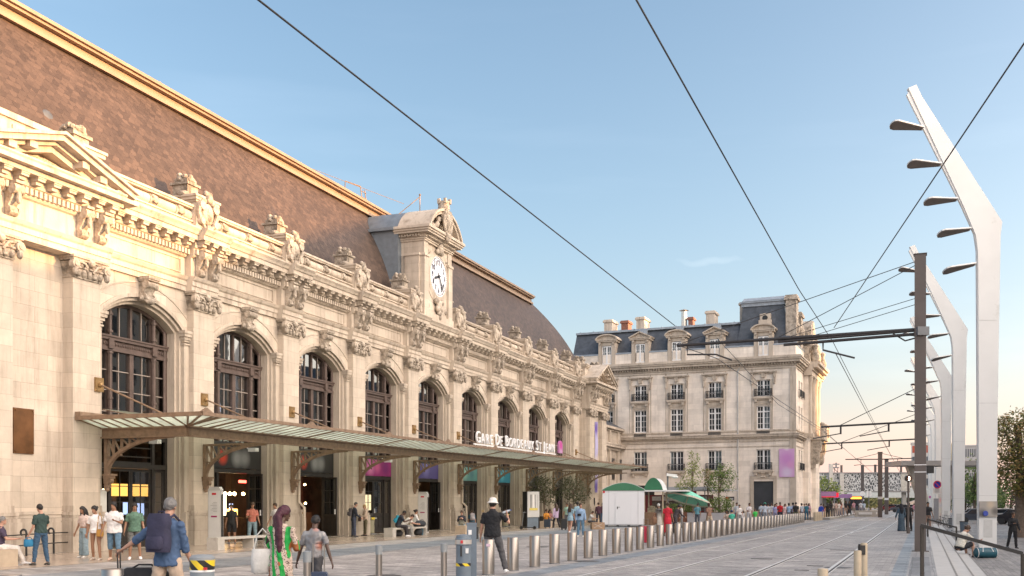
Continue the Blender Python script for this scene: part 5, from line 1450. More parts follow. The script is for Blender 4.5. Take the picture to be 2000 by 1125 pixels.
# --- display columns
def column_display(loc, lab, h=2.35):
    o = thing('display_column', lab, 'information display', loc, ROT_F)
    b = MB(); P = [(-.13 + .08 * (1 - cos(t)), h - .1 + .1 * sin(t)) for t in [pi / 2 * k / 4 for k in range(5)]]
    b.prism([(-.3, .0), (.3, .0), (.3, h - .12), (.22, h), (-.22, h), (-.3, h - .12)], 'x', -.09, .09); b.build('body', M('silver display body', (.56, .55, .53), .35, .3, .06, 2), o)
    b = MB(); b.box(-.105, -.091, -.26, .26, .12, h - .15); b.build('face', M('pale display face', (.66, .65, .63), .4, 0, .05, 2), o)
    b = MB(); b.box(-.112, -.1055, -.1, .1, h - .32, h - .24); b.build('red_mark', m_redl, o)
    b = MB()
    for i in range(7): b.box(-.112, -.1055, -.14, .04 + .06 * (i % 3), h - .62 - i * .06, h - .61 - i * .06)
    b.build('printed_line', M('dark grey print', (.18, .18, .18), .5), o)
    b = MB(); b.box(-.112, -.1055, -.14, .14, h - 1.2, h - 1.14); b.build('magenta_strip', M('dull magenta', (.3, .02, .1), .5), o)
    b = MB(); b.box(-.06, .06, -.315, -.3, .1, h - .3); b.build('side_strip', m_black, o)
column_display(fac(9.0, 1.5), 'tall white information column before the second doorway, behind the left bench')
column_display(fac(27.9, 1.5), 'tall white information column before the fifth doorway, beside the woman in white')
o = thing('map_display', 'pale freestanding map display with a black side, e-scooter leaning on it', 'information display', gp(1038, 1031.5), ROT_F - .5)
b = MB(); b.box(-.55, .55, -.2, .2, .75, 2.5); b.build('cabinet', M('map cabinet', (.55, .55, .53), .4, .1, .06, 2), o)
b = MB(); b.box(-.62, -.551, -.21, .21, .1, 2.5); b.build('side_panel', m_black, o)
b = MB(); b.box(-.5, .5, -.15, .15, 0, .75); b.build('plinth', m_bluegrey, o)
b = MB(); b.box(-.4, .4, -.215, -.201, 1.3, 2.3); bo_ = b.build('map_sheet', setts_mat('street map print', (.5, .5, .48), .16, .1, .3, .5, .5, .4, .012), o)
b = MB(); b.box(-.38, .38, -.22, -.2155, 1.22, 1.38); b.build('legend', M('yellow legend', (.6, .5, .12), .5, 0, .2, 6), o)
b = MB(); b.box(.62, .72, -.05, .05, 0, .9); b.build('stand', m_black, o)
o = thing('scooter', 'black electric scooter leaning against the pale map display', 'scooter', gp(1031, 1034), -.3)
b = MB(); b.bar((-.35, 0, .12), (.4, 0, .12), .14, .05); b.build('deck', m_black, o)
b = MB(); b.tube([(-.42, 0, .15), (-.28, 0, 1.1)], .025, 7); b.tube([(-.28, -.22, 1.1), (-.28, .22, 1.12)], .018, 6); b.tube([(-.3, 0, 1.08), (-.1, 0, 1.12)], .02, 6); b.build('steering_column', m_grey, o)
for x in (-.45, .45):
    b = MB(); b.lathe([(.05, -.025), (.11, -.03), (.11, .03), (.05, .025)], 16, (x, 0, .11), 'y'); b.build('wheel', m_black, o, 40)
# --- transparent litter bags on stands
m_bag, nt, b_ = new_mat('clear refuse bag'); b_.inputs['Base Color'].default_value = (.36, .34, .24, 1); b_.inputs['Roughness'].default_value = .25; b_.inputs['Alpha'].default_value = .82
def bag_bin(loc, lab):
    o = thing('bag_bin', lab, 'litter bin', loc, ROT_F)
    b = MB(); b.box(-.3, .3, -.25, .25, .86, .92); b.build('lid', M('bag bin lid', (.4, .41, .4), .4), o)
    b = MB(); b.box(-.31, .05, -.26, -.24, .82, .94); b.build('yellow_label', M('yellow label', (.65, .5, .04), .5), o)
    b = MB(); R = [[((.27 - .03 * sin(z * 9 + k)) * cos(2 * pi * k / 14), (.22 - .02 * sin(z * 7 + 2 * k)) * sin(2 * pi * k / 14), .08 + z) for k in range(14)] for z in [.78 * i / 8 for i in range(9)]]
    b.loft(R); b.build('bag', m_bag, o, 60)
    b = MB()
    for x in (-.28, .28): b.tube([(x, .2, 0), (x, .2, .9)], .02, 6)
    b.box(-.3, .3, -.24, .24, 0, .06); b.build('stand', m_grey, o)
bag_bin(gp(723, 1044), 'clear litter bag on a stand behind the woman in beige')
bag_bin(gp(987, 1029), 'clear litter bag on a stand behind the man in the white hat')
# --- black hoop rails by the left wall
m_bk = M('black wrought iron', (.015, .015, .016), .4, .2, .2, 5)
o = thing('iron_railing', 'low black iron railing with curled posts along the blank stone wall', 'railing', (0, 0, 0))
ps = [gp(px, py) for px, py in ((-40, 1100), (4, 1092), (51.5, 1086.5), (105, 1081.5), (154, 1077.5))]
for p in ps:
    b = MB(); b.tube([(p.x, p.y, 0), (p.x, p.y, .72)] + [(p.x - .09 + .09 * cos(t), p.y, .76 + .1 * sin(t)) for t in [pi * 1.35 * k / 8 for k in range(9)]], .035, 8); b.build('rail_post', m_bk, o, 50)
for z in (.7, .36):
    b = MB(); b.tube([(p.x, p.y, z) for p in ps], .022, 6); b.build('rail_bar', m_bk, o, 50)
# --- potted olive trees
def leaf_cloud(mb, c, r, n, size, squash=1.0, clump=6, seed=1):
    rnd = random.Random(seed)
    cl = []
    for i in range(max(1, n // clump)):
        d = Vector((rnd.gauss(0, 1), rnd.gauss(0, 1), rnd.gauss(0, 1))); d.normalize(); k = rnd.uniform(.35, 1.0) ** .6
        q = Vector(c) + Vector((d.x * r[0] * k, d.y * r[1] * k, d.z * r[2] * k))
        for j in range(clump):
            p = q + Vector((rnd.gauss(0, 1), rnd.gauss(0, 1), rnd.gauss(0, 1))) * size * 1.3
            a = Vector((rnd.gauss(0, 1), rnd.gauss(0, 1), rnd.gauss(0, 1))).normalized(); b2 = a.orthogonal().normalized()
            l, w_ = size * rnd.uniform(.7, 1.3), size * rnd.uniform(.35, .6)
            mb.m = rnd.randrange(3)
            mb._a([p - a * l, p + b2 * w_, p + a * l, p - b2 * w_], [(0, 1, 2, 3)])
def leaf_mats(nm, cols):
    out = []
    for i, c in enumerate(cols):
        m, nt, b = new_mat(f'{nm} leaf {i}'); L = nt.links
        b.inputs['Base Color'].default_value = c4(c); b.inputs['Roughness'].default_value = .55; b.inputs['Specular IOR Level'].default_value = .3
        tl_ = N(nt, 'ShaderNodeBsdfTranslucent', inp={0: c4(sc3(c, 1.3))}); mx = N(nt, 'ShaderNodeMixShader', inp={0: .3})
        ot = [n for n in nt.nodes if n.type == 'OUTPUT_MATERIAL'][0]
        L.new(b.outputs[0], mx.inputs[1]); L.new(tl_.outputs[0], mx.inputs[2]); L.new(mx.outputs[0], ot.inputs[0]); out.append(m)
    return out
m_bark = M('grey brown bark', (.16, .12, .09), .9, 0, .3, 8, .5, 30)
LV_OL = leaf_mats('olive', [(.07, .08, .04), (.11, .11, .06), (.05, .055, .03)])
LV_YG = leaf_mats('young green', [(.22, .27, .07), (.30, .33, .11), (.14, .19, .05)])
LV_DG = leaf_mats('mid green', [(.13, .19, .05), (.20, .26, .08), (.08, .13, .035)])
LV_RU = leaf_mats('tired brown green', [(.20, .19, .055), (.30, .20, .08), (.11, .13, .035)])
LV_FAR = leaf_mats('dull far green', [(.06, .09, .04), (.09, .12, .05), (.04, .06, .03)])
def tree(name, lab, cat, loc, h, trunk_r, blobs, leafs, size, limbs=7, seed=3, group=None, lean=0):
    rnd = random.Random(seed); o = thing(name, lab, cat, loc, 0, group)
    b = MB(); top = max(c[2] + r[2] * .4 for c, r, n in blobs); pts = [(lean * f * f + .03 * sin(f * 9), .02 * cos(f * 7), top * f) for f in [i / 7 for i in range(8)]]
    b.tube(pts, [trunk_r * (1 - .85 * i / 7) for i in range(8)], 9)
    for i in range(limbs):
        c, r, n = blobs[i % len(blobs)]; f = rnd.uniform(.35, .75); z0 = top * f
        e = Vector(c) + Vector((rnd.uniform(-.7, .7) * r[0], rnd.uniform(-.7, .7) * r[1], rnd.uniform(-.3, .8) * r[2]))
        s = Vector((lean * f * f, 0, min(z0, e.z - .1))); mid = s.lerp(e, .5) + Vector((0, 0, .08 * h))
        b.tube([s, mid, e], [trunk_r * .4, trunk_r * .22, trunk_r * .07], 6)
    b.build('trunk', m_bark, o, 60)
    l = MB()
    for k, (c, r, n) in enumerate(blobs): leaf_cloud(l, c, r, n, size, seed=seed * 31 + k)
    l.build('crown', leafs, o, fix=False)
    return o
def pot(loc, lab, r=.38, h=.75):
    o = thing('planter', lab, 'planter', loc); b = MB(); b.lathe([(r * .8, 0), (r, h), (r * .9, h), (r * .85, h - .1)], 20); b.build('pot', M('charcoal pot', (.05, .05, .05), .6, 0, .2, 3), o, 40)
    b = MB(); b.lathe([(r * .85, h - .1), (0, h - .06)], 16); b.build('soil', M('dark soil', (.04, .03, .02), .9), o)
for px, lab, sd_, pl_ in ((1063, 'dark leaved olive tree in a pot behind the map display', 4, 'round charcoal pot of the olive tree by the map display'), (1121, 'dark leaved olive tree in a pot behind the people in pale blue', 9, 'round charcoal pot of the olive tree behind the pale blue pair')):
    L0 = at(px, 75); pot(L0, pl_); L0.z = .6
    tree('olive_tree', lab, 'tree', L0, 3, .07, [((0, 0, 2.1), (1.15, 1.0, 1.05), 620), ((.4, 0, 1.6), (.8, .7, .6), 240), ((-.5, .1, 2.4), (.7, .6, .7), 240)], LV_OL, .085, 8, sd_)
# --- planter box with two young trees and hedge
BX = at(1392, 92)
o = thing('planter_box', 'long pale planter box with a timber flank under the two young trees', 'planter', BX, -.45)
b = MB(); b.box(-2.2, 2.0, -.5, .5, 0, .85); b.build('trough', M('pale planter paint', (.42, .41, .43), .6, 0, .08, 2), o)
b = MB(); b.box(-2.0, 1.8, -.45, .45, .85, .87); b.build('soil', M('dark soil', (.04, .03, .02), .9), o)
b = MB(); b.box(-4.6, -2.25, -.5, .5, .0, .9)
for i in range(5): b.box(-4.62, -2.24, -.53, -.5, .04 + .18 * i, .18 + .18 * i)
b.build('timber_flank', M('red brown slats', (.18, .075, .045), .6, 0, .2, 5), o)
tree('young_tree', 'slender young tree with sparse yellow green leaves, taller left one of the planter', 'tree', at(1353, 92, .8), 5, .07, [((0, 0, 3.3), (.9, .9, 1.2), 420), ((.1, 0, 4.7), (.55, .5, .9), 200), ((-.7, 0, 2.4), (1.0, .7, .5), 200)], LV_YG, .1, 9, 5)
tree('young_tree', 'denser young tree with mid green leaves, right one of the planter', 'tree', at(1404, 92, .8), 5, .1, [((0, 0, 2.8), (1.15, 1.0, 1.1), 800), ((.5, 0, 3.9), (.9, .8, .7), 260), ((1.0, 0, 3.2), (.7, .6, 1.2), 160)], LV_DG, .1, 9, 6)
tree('young_tree', 'dark reddish young tree half hidden between the two green ones', 'tree', at(1383, 94, .8), 4, .06, [((0, 0, 3.2), (.6, .6, 1.1), 330)], LV_RU, .1, 6, 8)
def hedge(loc, lab, sz, n, sd_):
    o = thing('hedge', lab, 'hedge', loc, -.45)
    l = MB(); leaf_cloud(l, (0, 0, sz[2]), sz, n, .085, seed=sd_); l.build('foliage', LV_DG, o, fix=False)
    b = MB()
    for i in range(5): b.tube([((i - 2) * sz[0] * .3, 0, -.1), ((i - 2) * sz[0] * .45, .1, sz[2] * 1.3)], .03, 5)
    b.build('stem', m_bark, o)
hedge(at(1407, 91.5, .8), 'bushy green hedge in the planter below the right young tree', (1.3, .6, .75), 1100, 3)
hedge(at(1330, 93, .75), 'low green hedge seen under the mint parasol', (1.7, .5, .5), 800, 4)
# --- kiosk with green vault
m_kiosk = M('white kiosk panel', (.70, .72, .75), .45, 0, .03, .8)
m_kgreen = M('dark green vault', (.03, .16, .08), .45, 0, .12, 1.2)
K0 = Vector((8.05, 74.0, 0))
o = thing('kiosk', 'white market kiosk with a dark green vaulted roof and a closed door', 'kiosk', K0, -.1)
b = MB(); b.box(-1.5, 1.5, 0, 2.4, .12, 2.66); b.build('body', m_kiosk, o)
b = MB()
for x in (-1.05, 1.05): b.box(x - .012, x + .012, -.012, 0, .14, 2.64)
b.box(-1.5, 1.5, -.02, 0, .12, .2); b.build('panel_seam', M('kiosk seam grey', (.4, .41, .43), .5), o)
b = MB(); b.box(-.55, .55, -.03, .0, .2, 2.5)
for x in (-.57, .55): b.box(x, x + .02, -.045, 0, .2, 2.52)
b.build('door', m_kiosk, o); dk = o.children[-1]
b = MB(); b.bar((-.42, -.07, 1.42), (-.25, -.07, 1.42), .03, .03); b.box(-.46, -.4, -.04, -.03, 1.28, 1.46); b.build('handle', m_black, dk)
b = MB(); P = [(-1.52 + 3.04 * k / 16, 2.68 + .86 * sin(pi * (.14 + .72 * k / 16)) - .86 * sin(pi * .14)) for k in range(17)]
b.prism([(-1.52, 2.62)] + P + [(1.52, 2.62)], 'y', -.06, 0.02); b.build('gable', m_kgreen, o)
b = MB(); b.prism([(-1.56, 2.64)] + [(x * 1.02, z + .03) for x, z in P] + [(1.56, 2.64)], 'y', .021, 2.5); b.build('roof', M('pale vault sheet', (.6, .63, .63), .5, 0, .06, 1), o, 30)
b = MB(); b.box(-1.48, -1.33, -.05, 0, 2.45, 2.6); b.build('red_label', m_redl, o)
b = MB(); 
for x in (-1.2, -.4, .4, 1.2): b.box(x - .1, x + .1, .2, 2.2, 0, .12)
b.build('foot', m_black, o)
o = thing('market_stall', 'open market stall with small green vault and slatted counter beside the kiosk', 'stall', at(1276, 80), -.3)
b = MB(); P = [(-.75 + 1.5 * k / 12, 2.75 + .95 * sin(pi * k / 12) ** .7) for k in range(13)]; b.prism(P, 'y', -.06, .1); b.build('gable', m_kgreen, o)
b = MB(); b.prism([(x * .99, z - .02) for x, z in P], 'y', .11, 2.4); b.build('roof', M('pale vault sheet', (.6, .63, .63), .5), o, 30)
b = MB(); b.box(-.8, 2.6, -.5, 2.2, 2.62, 2.72); b.build('awning', m_white, o)
for x, y in ((-.7, 0), (.75, 0), (.75, 2.0), (-.7, 2.0)):
    b = MB(); b.box(x - .05, x + .05, y - .05, y + .05, 0, 2.62); b.build('post', m_woodpost, o)
b = MB(); b.box(-.75, .1, -.2, .5, 0, 1.0)
for i in range(7): b.box(-.76, .11, -.23, -.2, .06 + .135 * i, .16 + .135 * i)
b.build('counter', M('brown slat counter', (.24, .15, .09), .6, 0, .2, 5), o)
b = MB(); b.box(-.5, .2, .2, .6, 1.0, 1.35); b.ball((-.2, .4, 1.4), (.3, .2, .12), 8, 5); b.build('goods', M('drab goods', (.25, .22, .15), .7, 0, .4, 6), o)
# --- snack stall in front of the corner building
o = thing('snack_stall', 'dark red snack stall with flat grey canopy before the corner building', 'stall', at(1322, 97), -.41)
b = MB(); b.box(-3.2, 3.0, 0, 2.2, 0, 2.5); b.build('body', M('dark red stall', (.16, .025, .03), .5, 0, .15, 1), o)
b = MB(); b.box(-3.5, 5.2, -1.2, 2.6, 2.85, 2.98); b.box(-1.5, 2.9, -.3, 2.4, 2.98, 3.25); b.build('canopy', M('grey canopy', (.35, .37, .39), .5, 0, .06, 1), o)
b = MB(); b.box(-2.4, 2.6, -.04, 0, 1.0, 1.9); b.build('counter_window', M('dim counter opening', (.09, .07, .06), .6, 0, .5, 3), o)
for i in range(5):
    b = MB(); b.box(-2.4 + i * 1.1, -1.5 + i * 1.1, -.06, -.04, 1.95, 2.35); b.build('menu_panel', M('pale menu panel', (.45, .42, .4), .5, 0, .3, 6), o)
b = MB(); b.box(1.3, 1.9, -.3, -.06, 2.2, 2.85); b.build('lantern_sign', m_redl, o)
for x in (-3.1, 2.9):
    b = MB(); b.tube([(x, -1.0, 0), (x, -1.0, 2.85)], .05, 6); b.build('post', m_grey, o)
# --- mint parasol
m_mint = M('mint parasol cloth', (.22, .62, .46), .7, 0, .08, 2)
PU = at(1330, 82)
o = thing('parasol', 'tilted mint green parasol with a pale fringe over the stall queue', 'parasol', PU, 0)
Rp = Matrix.Rotation(radians(15), 4, 'Y') @ Matrix.Rotation(radians(-8), 4, 'X'); Tp = Matrix.Translation((.7, 0, 2.55))
b = MB(); b.T = Tp @ Rp
rg = [[(r * cos(2 * pi * k / 8), r * sin(2 * pi * k / 8), z) for k in range(8)] for r, z in ((1.95, -.55), (1.3, -.28), (.6, -.02), (.06, .14))]
b.loft(rg, cap=False)
for k in range(8):
    a0, a1 = 2 * pi * k / 8, 2 * pi * (k + 1) / 8
b.build('canopy', m_mint, o); b = MB(); b.T = Tp @ Rp; b.loft([[(1.96 * cos(2 * pi * k / 8), 1.96 * sin(2 * pi * k / 8), z) for k in range(8)] for z in (-.68, -.55)], cap=False); b.build('fringe', M('pale cloth', (.6, .57, .48), .8), o)
b = MB(); b.tube([(-.15, 0, 0), (.7, 0, 2.65)], .035, 8); b.build('pole', M('pale wooden pole', (.45, .36, .24), .6), o)
b = MB()
for k in range(8): b.bar(Tp @ Rp @ Vector((0, 0, .1)), Tp @ Rp @ Vector((1.9 * cos(2 * pi * k / 8), 1.9 * sin(2 * pi * k / 8), -.56)), .02, .02)
b.build('rib', m_grey, o)
# --- lamp post with camera head
o = thing('camera_mast', 'slim grey mast with a white camera head behind the kiosk', 'mast', at(1304, 84)); b = MB(); b.tube([(0, 0, 0), (0, 0, 4.0)], .07, 8); b.build('pole', m_grey, o)
b = MB(); b.bar((-.1, 0, 4.05), (.75, 0, 3.95), .3, .22); b.ball((.6, 0, 3.85), (.28, .2, .12), 10, 6); b.build('camera_head', m_white, o)
# --- cardboard box, suitcases, bags on the ground
def suitcase(loc, lab, col, w_=.45, d_=.28, h=.65, rz=0, handle=.35):
    o = thing('suitcase', lab, 'suitcase', loc, rz); m = M('case ' + '%.2f %.2f %.2f' % col, col, .4, 0, .1, 3)
    b = MB(); r = .05; P = []
    for cx, cz, a0 in ((w_ / 2 - r, .08 + r, -pi / 2), (w_ / 2 - r, h - r, 0), (-w_ / 2 + r, h - r, pi / 2), (-w_ / 2 + r, .08 + r, pi)):
        for k in range(4): P.append((cx + r * cos(a0 + pi / 2 * k / 3), cz + r * sin(a0 + pi / 2 * k / 3)))
    b.prism(P, 'y', -d_ / 2, d_ / 2)
    for x in (-.12, -.04, .04, .12): b.box(x - .012, x + .012, -d_ / 2 - .008, -d_ / 2, .14, h - .06)
    b.build('shell', m, o, 40)
    if handle:
        b = MB(); b.tube([(-.09, .08, h), (-.09, .08, h + handle), (.09, .08, h + handle), (.09, .08, h)], .012, 6); b.build('handle', m_steel, o)
    for x in (-1, 1):
        for y in (-1, 1):
            b = MB(); b.lathe([(.03, -.015), (.04, -.015), (.04, .015), (.03, .015)], 10, (x * (w_ / 2 - .06), y * (d_ / 2 - .05), .04), 'x'); b.build('wheel', m_black, o)
    return o
suitcase(at(621.5, 16.4), 'navy ribbed trolley suitcase pulled by the man in the grey patterned shirt', (.03, .05, .10), .3, .22, .6, .1, .45)
suitcase(gp(1069, 1032), 'small dark blue suitcase in front of the person in orange', (.025, .04, .06), .42, .26, .62, -.2, .0)
suitcase(gp(1101, 1035), 'black cabin bag with pale edge between the pale blue pair and the lilac coat', (.015, .018, .02), .36, .26, .7, .3, .0)
suitcase(gp(1262, 1063), 'crimson suitcase half hidden behind the steel bollards', (.35, .01, .04), .5, .3, .75, 0, .3)
suitcase(gp(1642, 1007, .25), 'navy upright suitcase on the tram platform by the blond traveller', (.03, .05, .11), .6, .35, .95, .2, .0)
suitcase(gp(1656.5, 1003, .25), 'black upright suitcase on the tram platform, right of the navy one', (.012, .012, .013), .5, .3, .85, .2, .0)
b = MB(); b.box(-.42, .42, -.3, .3, 0, .46); b.box(-.42, -.02, -.32, -.3, .4, .46); co2 = b.build('cardboard_box', M('cardboard', (.36, .24, .15), .8, 0, .12, 4), None, None, gp(1167, 1034), .1); tag(co2, 'brown cardboard box on the paving left of the white kiosk', 'box')
b = MB(); b.bar((-.3, -.31, .1), (.25, -.31, .38), .01, .03); b.bar((-.3, -.31, .38), (.25, -.31, .1), .01, .03); b.build('tape', M('pale tape', (.5, .45, .4), .4), co2)
# blue holdall on the lower steps
o = thing('holdall', 'teal blue holdall with white piping on the ground beside the seated man', 'bag', gp(1925, 1090, LOW) + Vector((0, 0, .0)), .05)
b = MB(); R = []
for i in range(13):
    x = -.42 + .84 * i / 12; k = min(1, (1 - abs(2 * i / 12 - 1)) * 6 + .62); R.append([(x, .2 * k * cos(t), .2 + .19 * k * sin(t) * (1 if sin(t) > 0 else 1.02)) for t in [2 * pi * j / 14 for j in range(14)]])
b.loft(R); b.build('body', M('teal nylon', (.012, .085, .12), .5, 0, .2, 5, .3, 25), o, 50)
b = MB()
for x in (-.36, .36): b.tube([(x, .205 * cos(t), .2 + .2 * sin(t)) for t in [2 * pi * j / 16 for j in range(17)]], .012, 5)
b.tube([(-.2, -.2, .25), (-.15, -.1, .42), (.15, -.1, .42), (.2, -.2, .25)], .015, 6); b.build('piping', m_white, o)
# --- step handrails
m_hrail = M('dark steel handrail', (.06, .055, .05), .45, .5, .2, 3)
o = thing('handrail', 'dark sloping handrail crossing the pale steps in the foreground', 'handrail', (0, 0, 0))
A_ = at(1801, 20.5, zat(1026, 20.5)); B_ = at(1998, 19.6, zat(1081, 19.6))
b = MB(); b.bar(A_ - Vector((.03, 0, 0)), B_, .06, .07); b.build('rail', m_hrail, o)
for P_, zz_ in ((A_, 0), (B_, LOW)):
    b = MB(); b.box(P_.x - .03, P_.x + .03, P_.y - .03, P_.y + .03, zz_, P_.z); b.build('post', m_hrail, o)
o = thing('handrail', 'second dark handrail farther up the steps, behind the seated man', 'handrail', (0, 0, 0))
A_ = at(1812, 52, .9); B_ = at(1868, 49, .55)
b = MB(); b.bar(A_, B_, .06, .07); b.build('rail', m_hrail, o)
for P_, zz_ in ((A_, 0), (B_, LOW)):
    b = MB(); b.box(P_.x - .03, P_.x + .03, P_.y - .03, P_.y + .03, zz_, P_.z); b.build('post', m_hrail, o)
# --- bins and bicycles on the lower plaza
def plain_bin(loc, lab, m):
    o = thing('litter_bin', lab, 'bin', loc); b = MB(); b.lathe([(.22, 0), (.27, .78)], 18); b.build('body', m, o, 40); b = MB(); b.lathe([(.28, .78), (.28, .84), (.2, .84), (.18, .75)], 18); b.build('rim', m_black, o, 40)
plain_bin(gp(1859, 1031.5, LOW), 'grey litter bin beside the parked bicycles on the lower plaza', m_grey)
plain_bin(gp(1882.5, 1042, LOW), 'dark litter bin with yellow tape wrapped above it, by the second white mast', m_bluegrey)
def bicycle(loc, rz, lab):
    o = thing('bicycle', lab, 'bicycle', loc, rz)
    for x in (-.52, .52):
        b = MB(); b.tube([(x + .33 * cos(t), 0, .34 + .33 * sin(t)) for t in [2 * pi * k / 20 for k in range(21)]], .022, 6)
        for k in range(8): b.tube([(x, 0, .34), (x + .32 * cos(pi * k / 4), 0, .34 + .32 * sin(pi * k / 4))], .004, 3)
        b.build('wheel', m_black, o)
    b = MB(); b.tube([(-.52, 0, .34), (-.15, 0, .3), (.38, 0, .8), (.52, 0, .34)], .018, 6); b.tube([(-.15, 0, .3), (-.25, 0, .85)], .018, 6); b.tube([(-.25, 0, .78), (.38, 0, .8), (.36, 0, .98)], .018, 6); b.tube([(-.52, 0, .34), (-.25, 0, .8)], .012, 5); b.build('frame', m_grey, o)
    b = MB(); b.tube([(.36, -.25, 1.0), (.36, .25, 1.0)], .015, 6); b.build('handlebar', m_black, o)
    b = MB(); b.ball((-.25, 0, .9), (.13, .07, .04), 8, 5); b.build('saddle', m_black, o)
bicycle(gp(1846, 1031, LOW), .5, 'grey bicycle parked behind the upper handrail, nearer of two'); bicycle(gp(1840, 1028, LOW), .55, 'dark bicycle parked behind the upper handrail, farther of two')
for i, (px, py) in enumerate(((1890, 1016), (1893, 1014.5), (1900.5, 1015.5), (1949, 1019.5))):
    q = gp(px, py, LOW); b = MB(); b.tube([(0, 0, 0), (0, 0, 1.0)], .05, 8)
    tag(b.build('street_post', m_steel, None, 50, q), ('thin steel post right of the second white mast, leftmost of three', 'thin steel post right of the second white mast, middle of three', 'thin steel post right of the second white mast, rightmost of three', 'thin steel post just right of the nearest white mast')[i], 'post')

# ================================================================== WHITE LIGHT MASTS
m_mast = M('off white mast paint', (.68, .69, .68), .4, 0, .05, .5, stain=((.52, .53, .5), .8, .6))
m_lampu = M('taupe lamp underside', (.17, .145, .13), .5, 0, .1, 2)
def mast_mesh():
    b = MB(); H = 21.15
    W0, WB = .40, .5
    # outline in the x-z plane: vertical column, bend, arm leaning to -x
    P = [(-W0, 0), (-W0 - .02, 6), (-W0 - .04, 13.0), (-W0 - .06, 13.6), (-W0 - .15, 14.3), (-1.1, 15.6), (-3.62, 21.0), (-3.26, 21.15), (-3.0, 20.6), (.66, 14.9), (.58, 14.3), (.44, 6), (W0, 0)]
    b.prism(P, 'y', -.11, .11)
    b.prism([(-W0 - .02, .02), (-W0 - .09, 13.6), (-W0 - .2, 14.35), (-1.16, 15.6), (-3.68, 20.7), (-3.55, 20.9), (-1.02, 15.62), (-W0, 14.2), (-W0 + .05, .02)], 'y', -.06, .06)
    return b.mesh('column', m_mast)
def paddle():
    a = MB(); n = 10; R1, R2 = [], []
    prof = [(0.0, .13), (.12, .14), (.8, .26), (1.25, .34), (1.42, .3), (1.5, .16), (1.53, .02)]
    lo = [(-x, -w_) for x, w_ in prof] + [(-x, w_) for x, w_ in reversed(prof)]
    a.prism(lo, 'z', -.03, .03)
    return a
pm_ = paddle().mesh('lamp_paddle', [m_mast]); pu = MB(); prof = [(.06, .11), (.8, .23), (1.25, .31), (1.42, .26), (1.5, .12)]
pu.prism([(-x, -w_) for x, w_ in prof] + [(-x, w_) for x, w_ in reversed(prof)], 'z', -.05, -.031); pum = pu.mesh('lamp_glass', m_lampu)
pr = MB(); pr.bar((.12, 0, .02), (-1.5, 0, .0), .05, .09); prm = pr.mesh('spine', m_mast)
mm = mast_mesh()
m_seam = M('mast seam grey', (.52, .53, .52), .5, 0, .1, 3)
sm2 = MB(); sm2.box(-.42, .42, -.118, -.1105, 0, .02); smm = sm2.mesh('weld_seam', m_seam)
ad2 = MB(); ad2.box(-.2, .2, -.116, -.1105, .5, 1.3); adm = ad2.mesh('access_door', m_seam)
bsm = MB(); bsm.box(-.75, .75, -.5, .5, 0, .04)
for x in (-.65, .65):
    for y in (-.4, .4): bsm.lathe([(.05, .04), (.05, .1), (0, .1)], 8, (x, y, 0))
bsm = bsm.mesh('base_plate', m_grey)
PAD = [(-2.9, 19.2), (-2.1, 17.55), (-1.35, 15.95), (-.75, 14.6), (-.52, 13.0)]
tilt = [7, 1, -4, -9, -13]
def mast(loc, lab, sc=1.0, mirror=False):
    o = thing('light_mast', lab, 'light mast', loc, 0, None)
    link('column', mm, o); link('access_door', adm, o); [link('weld_seam', smm, o, (0, 0, z)) for z in (2.4, 6.62, 10.4)]; link('base_plate', bsm, o)
    for (x, z), t in zip(PAD, tilt):
        q = link('lamp_paddle', pm_, o, (x, 0, z)); q.rotation_euler = (radians(-17), radians(t), radians(0)); link('lamp_glass', pum, q); link('spine', prm, q)
    if mirror: o.scale = (sc * .8, sc, sc)
    else: o.scale = (sc, sc, sc)
    return o
MP0 = Vector((21.7, 46.8, LOW)); MD = Vector((11.3, 28.9, 0))
names = ['nearest and tallest looking white bent light mast, on the lower plaza', 'second white bent light mast, just left of the nearest one', 'third white bent light mast, right of the brown steel pole', 'fourth white bent light mast, hidden mostly by the brown steel pole', 'fifth white bent light mast, far off behind the brown pole', 'sixth white bent light mast, far off with its tip left of the brown pole']
for i in range(6): mast(MP0 + MD * i, names[i])
mast(at(1851, 184, LOW), 'distant white bent light mast seen between the third mast and the brown pole')
mast(at(1848, 258, LOW), 'most distant white bent light mast, low above the far white flats')
# traffic signs and panels by the masts
o = thing('bent_sign', 'pale roadside panel of notices with blue round no parking sign on top', 'traffic sign', gp(1838, 1019, LOW))
b = MB(); b.box(-.8, -.3, -.08, .08, 0, 2.6); b.build('notice_board', M('grey notice board', (.25, .26, .28), .5, 0, .1, 2), o)
b = MB(); b.box(-.3, .3, -.06, .06, .3, 3.1); b.build('poster_panel', blob_mat('posters', (.55, .53, .5), [(0, 2.4, .4, (.6, .35, .35)), (0, 1.8, .3, (.5, .5, .55)), (0, 1.3, .4, (.6, .58, .5)), (.1, .8, .3, (.6, .42, .35))]), o)
b = MB(); b.box(-.85, .55, -.03, .03, 3.15, 3.75); b.build('warning_panel', M('pale panel', (.6, .57, .55), .5), o); wp = o.children[-1]
b = MB()
for p, q in (((-.02, 3.25), (.22, 3.65)), ((.22, 3.65), (.46, 3.25)), ((.46, 3.25), (-.02, 3.25))): b.bar((p[0], -.04, p[1]), (q[0], -.04, q[1]), .02, .04)
b.build('triangle', m_redl, wp)
b = MB()
for i in range(3): b.box(-.75, -.2, -.04, -.03, 3.3 + i * .12, 3.34 + i * .12)
b.build('lettering', m_grey, wp)
b = MB(); b.lathe([(0, -.03), (.44, -.03), (.44, .03), (0, .03)], 24, (-.45, -.05, 4.15), 'y'); b.build('round_sign', M('blue round sign', (.02, .03, .3), .4), o, 40); rs_ = o.children[-1]
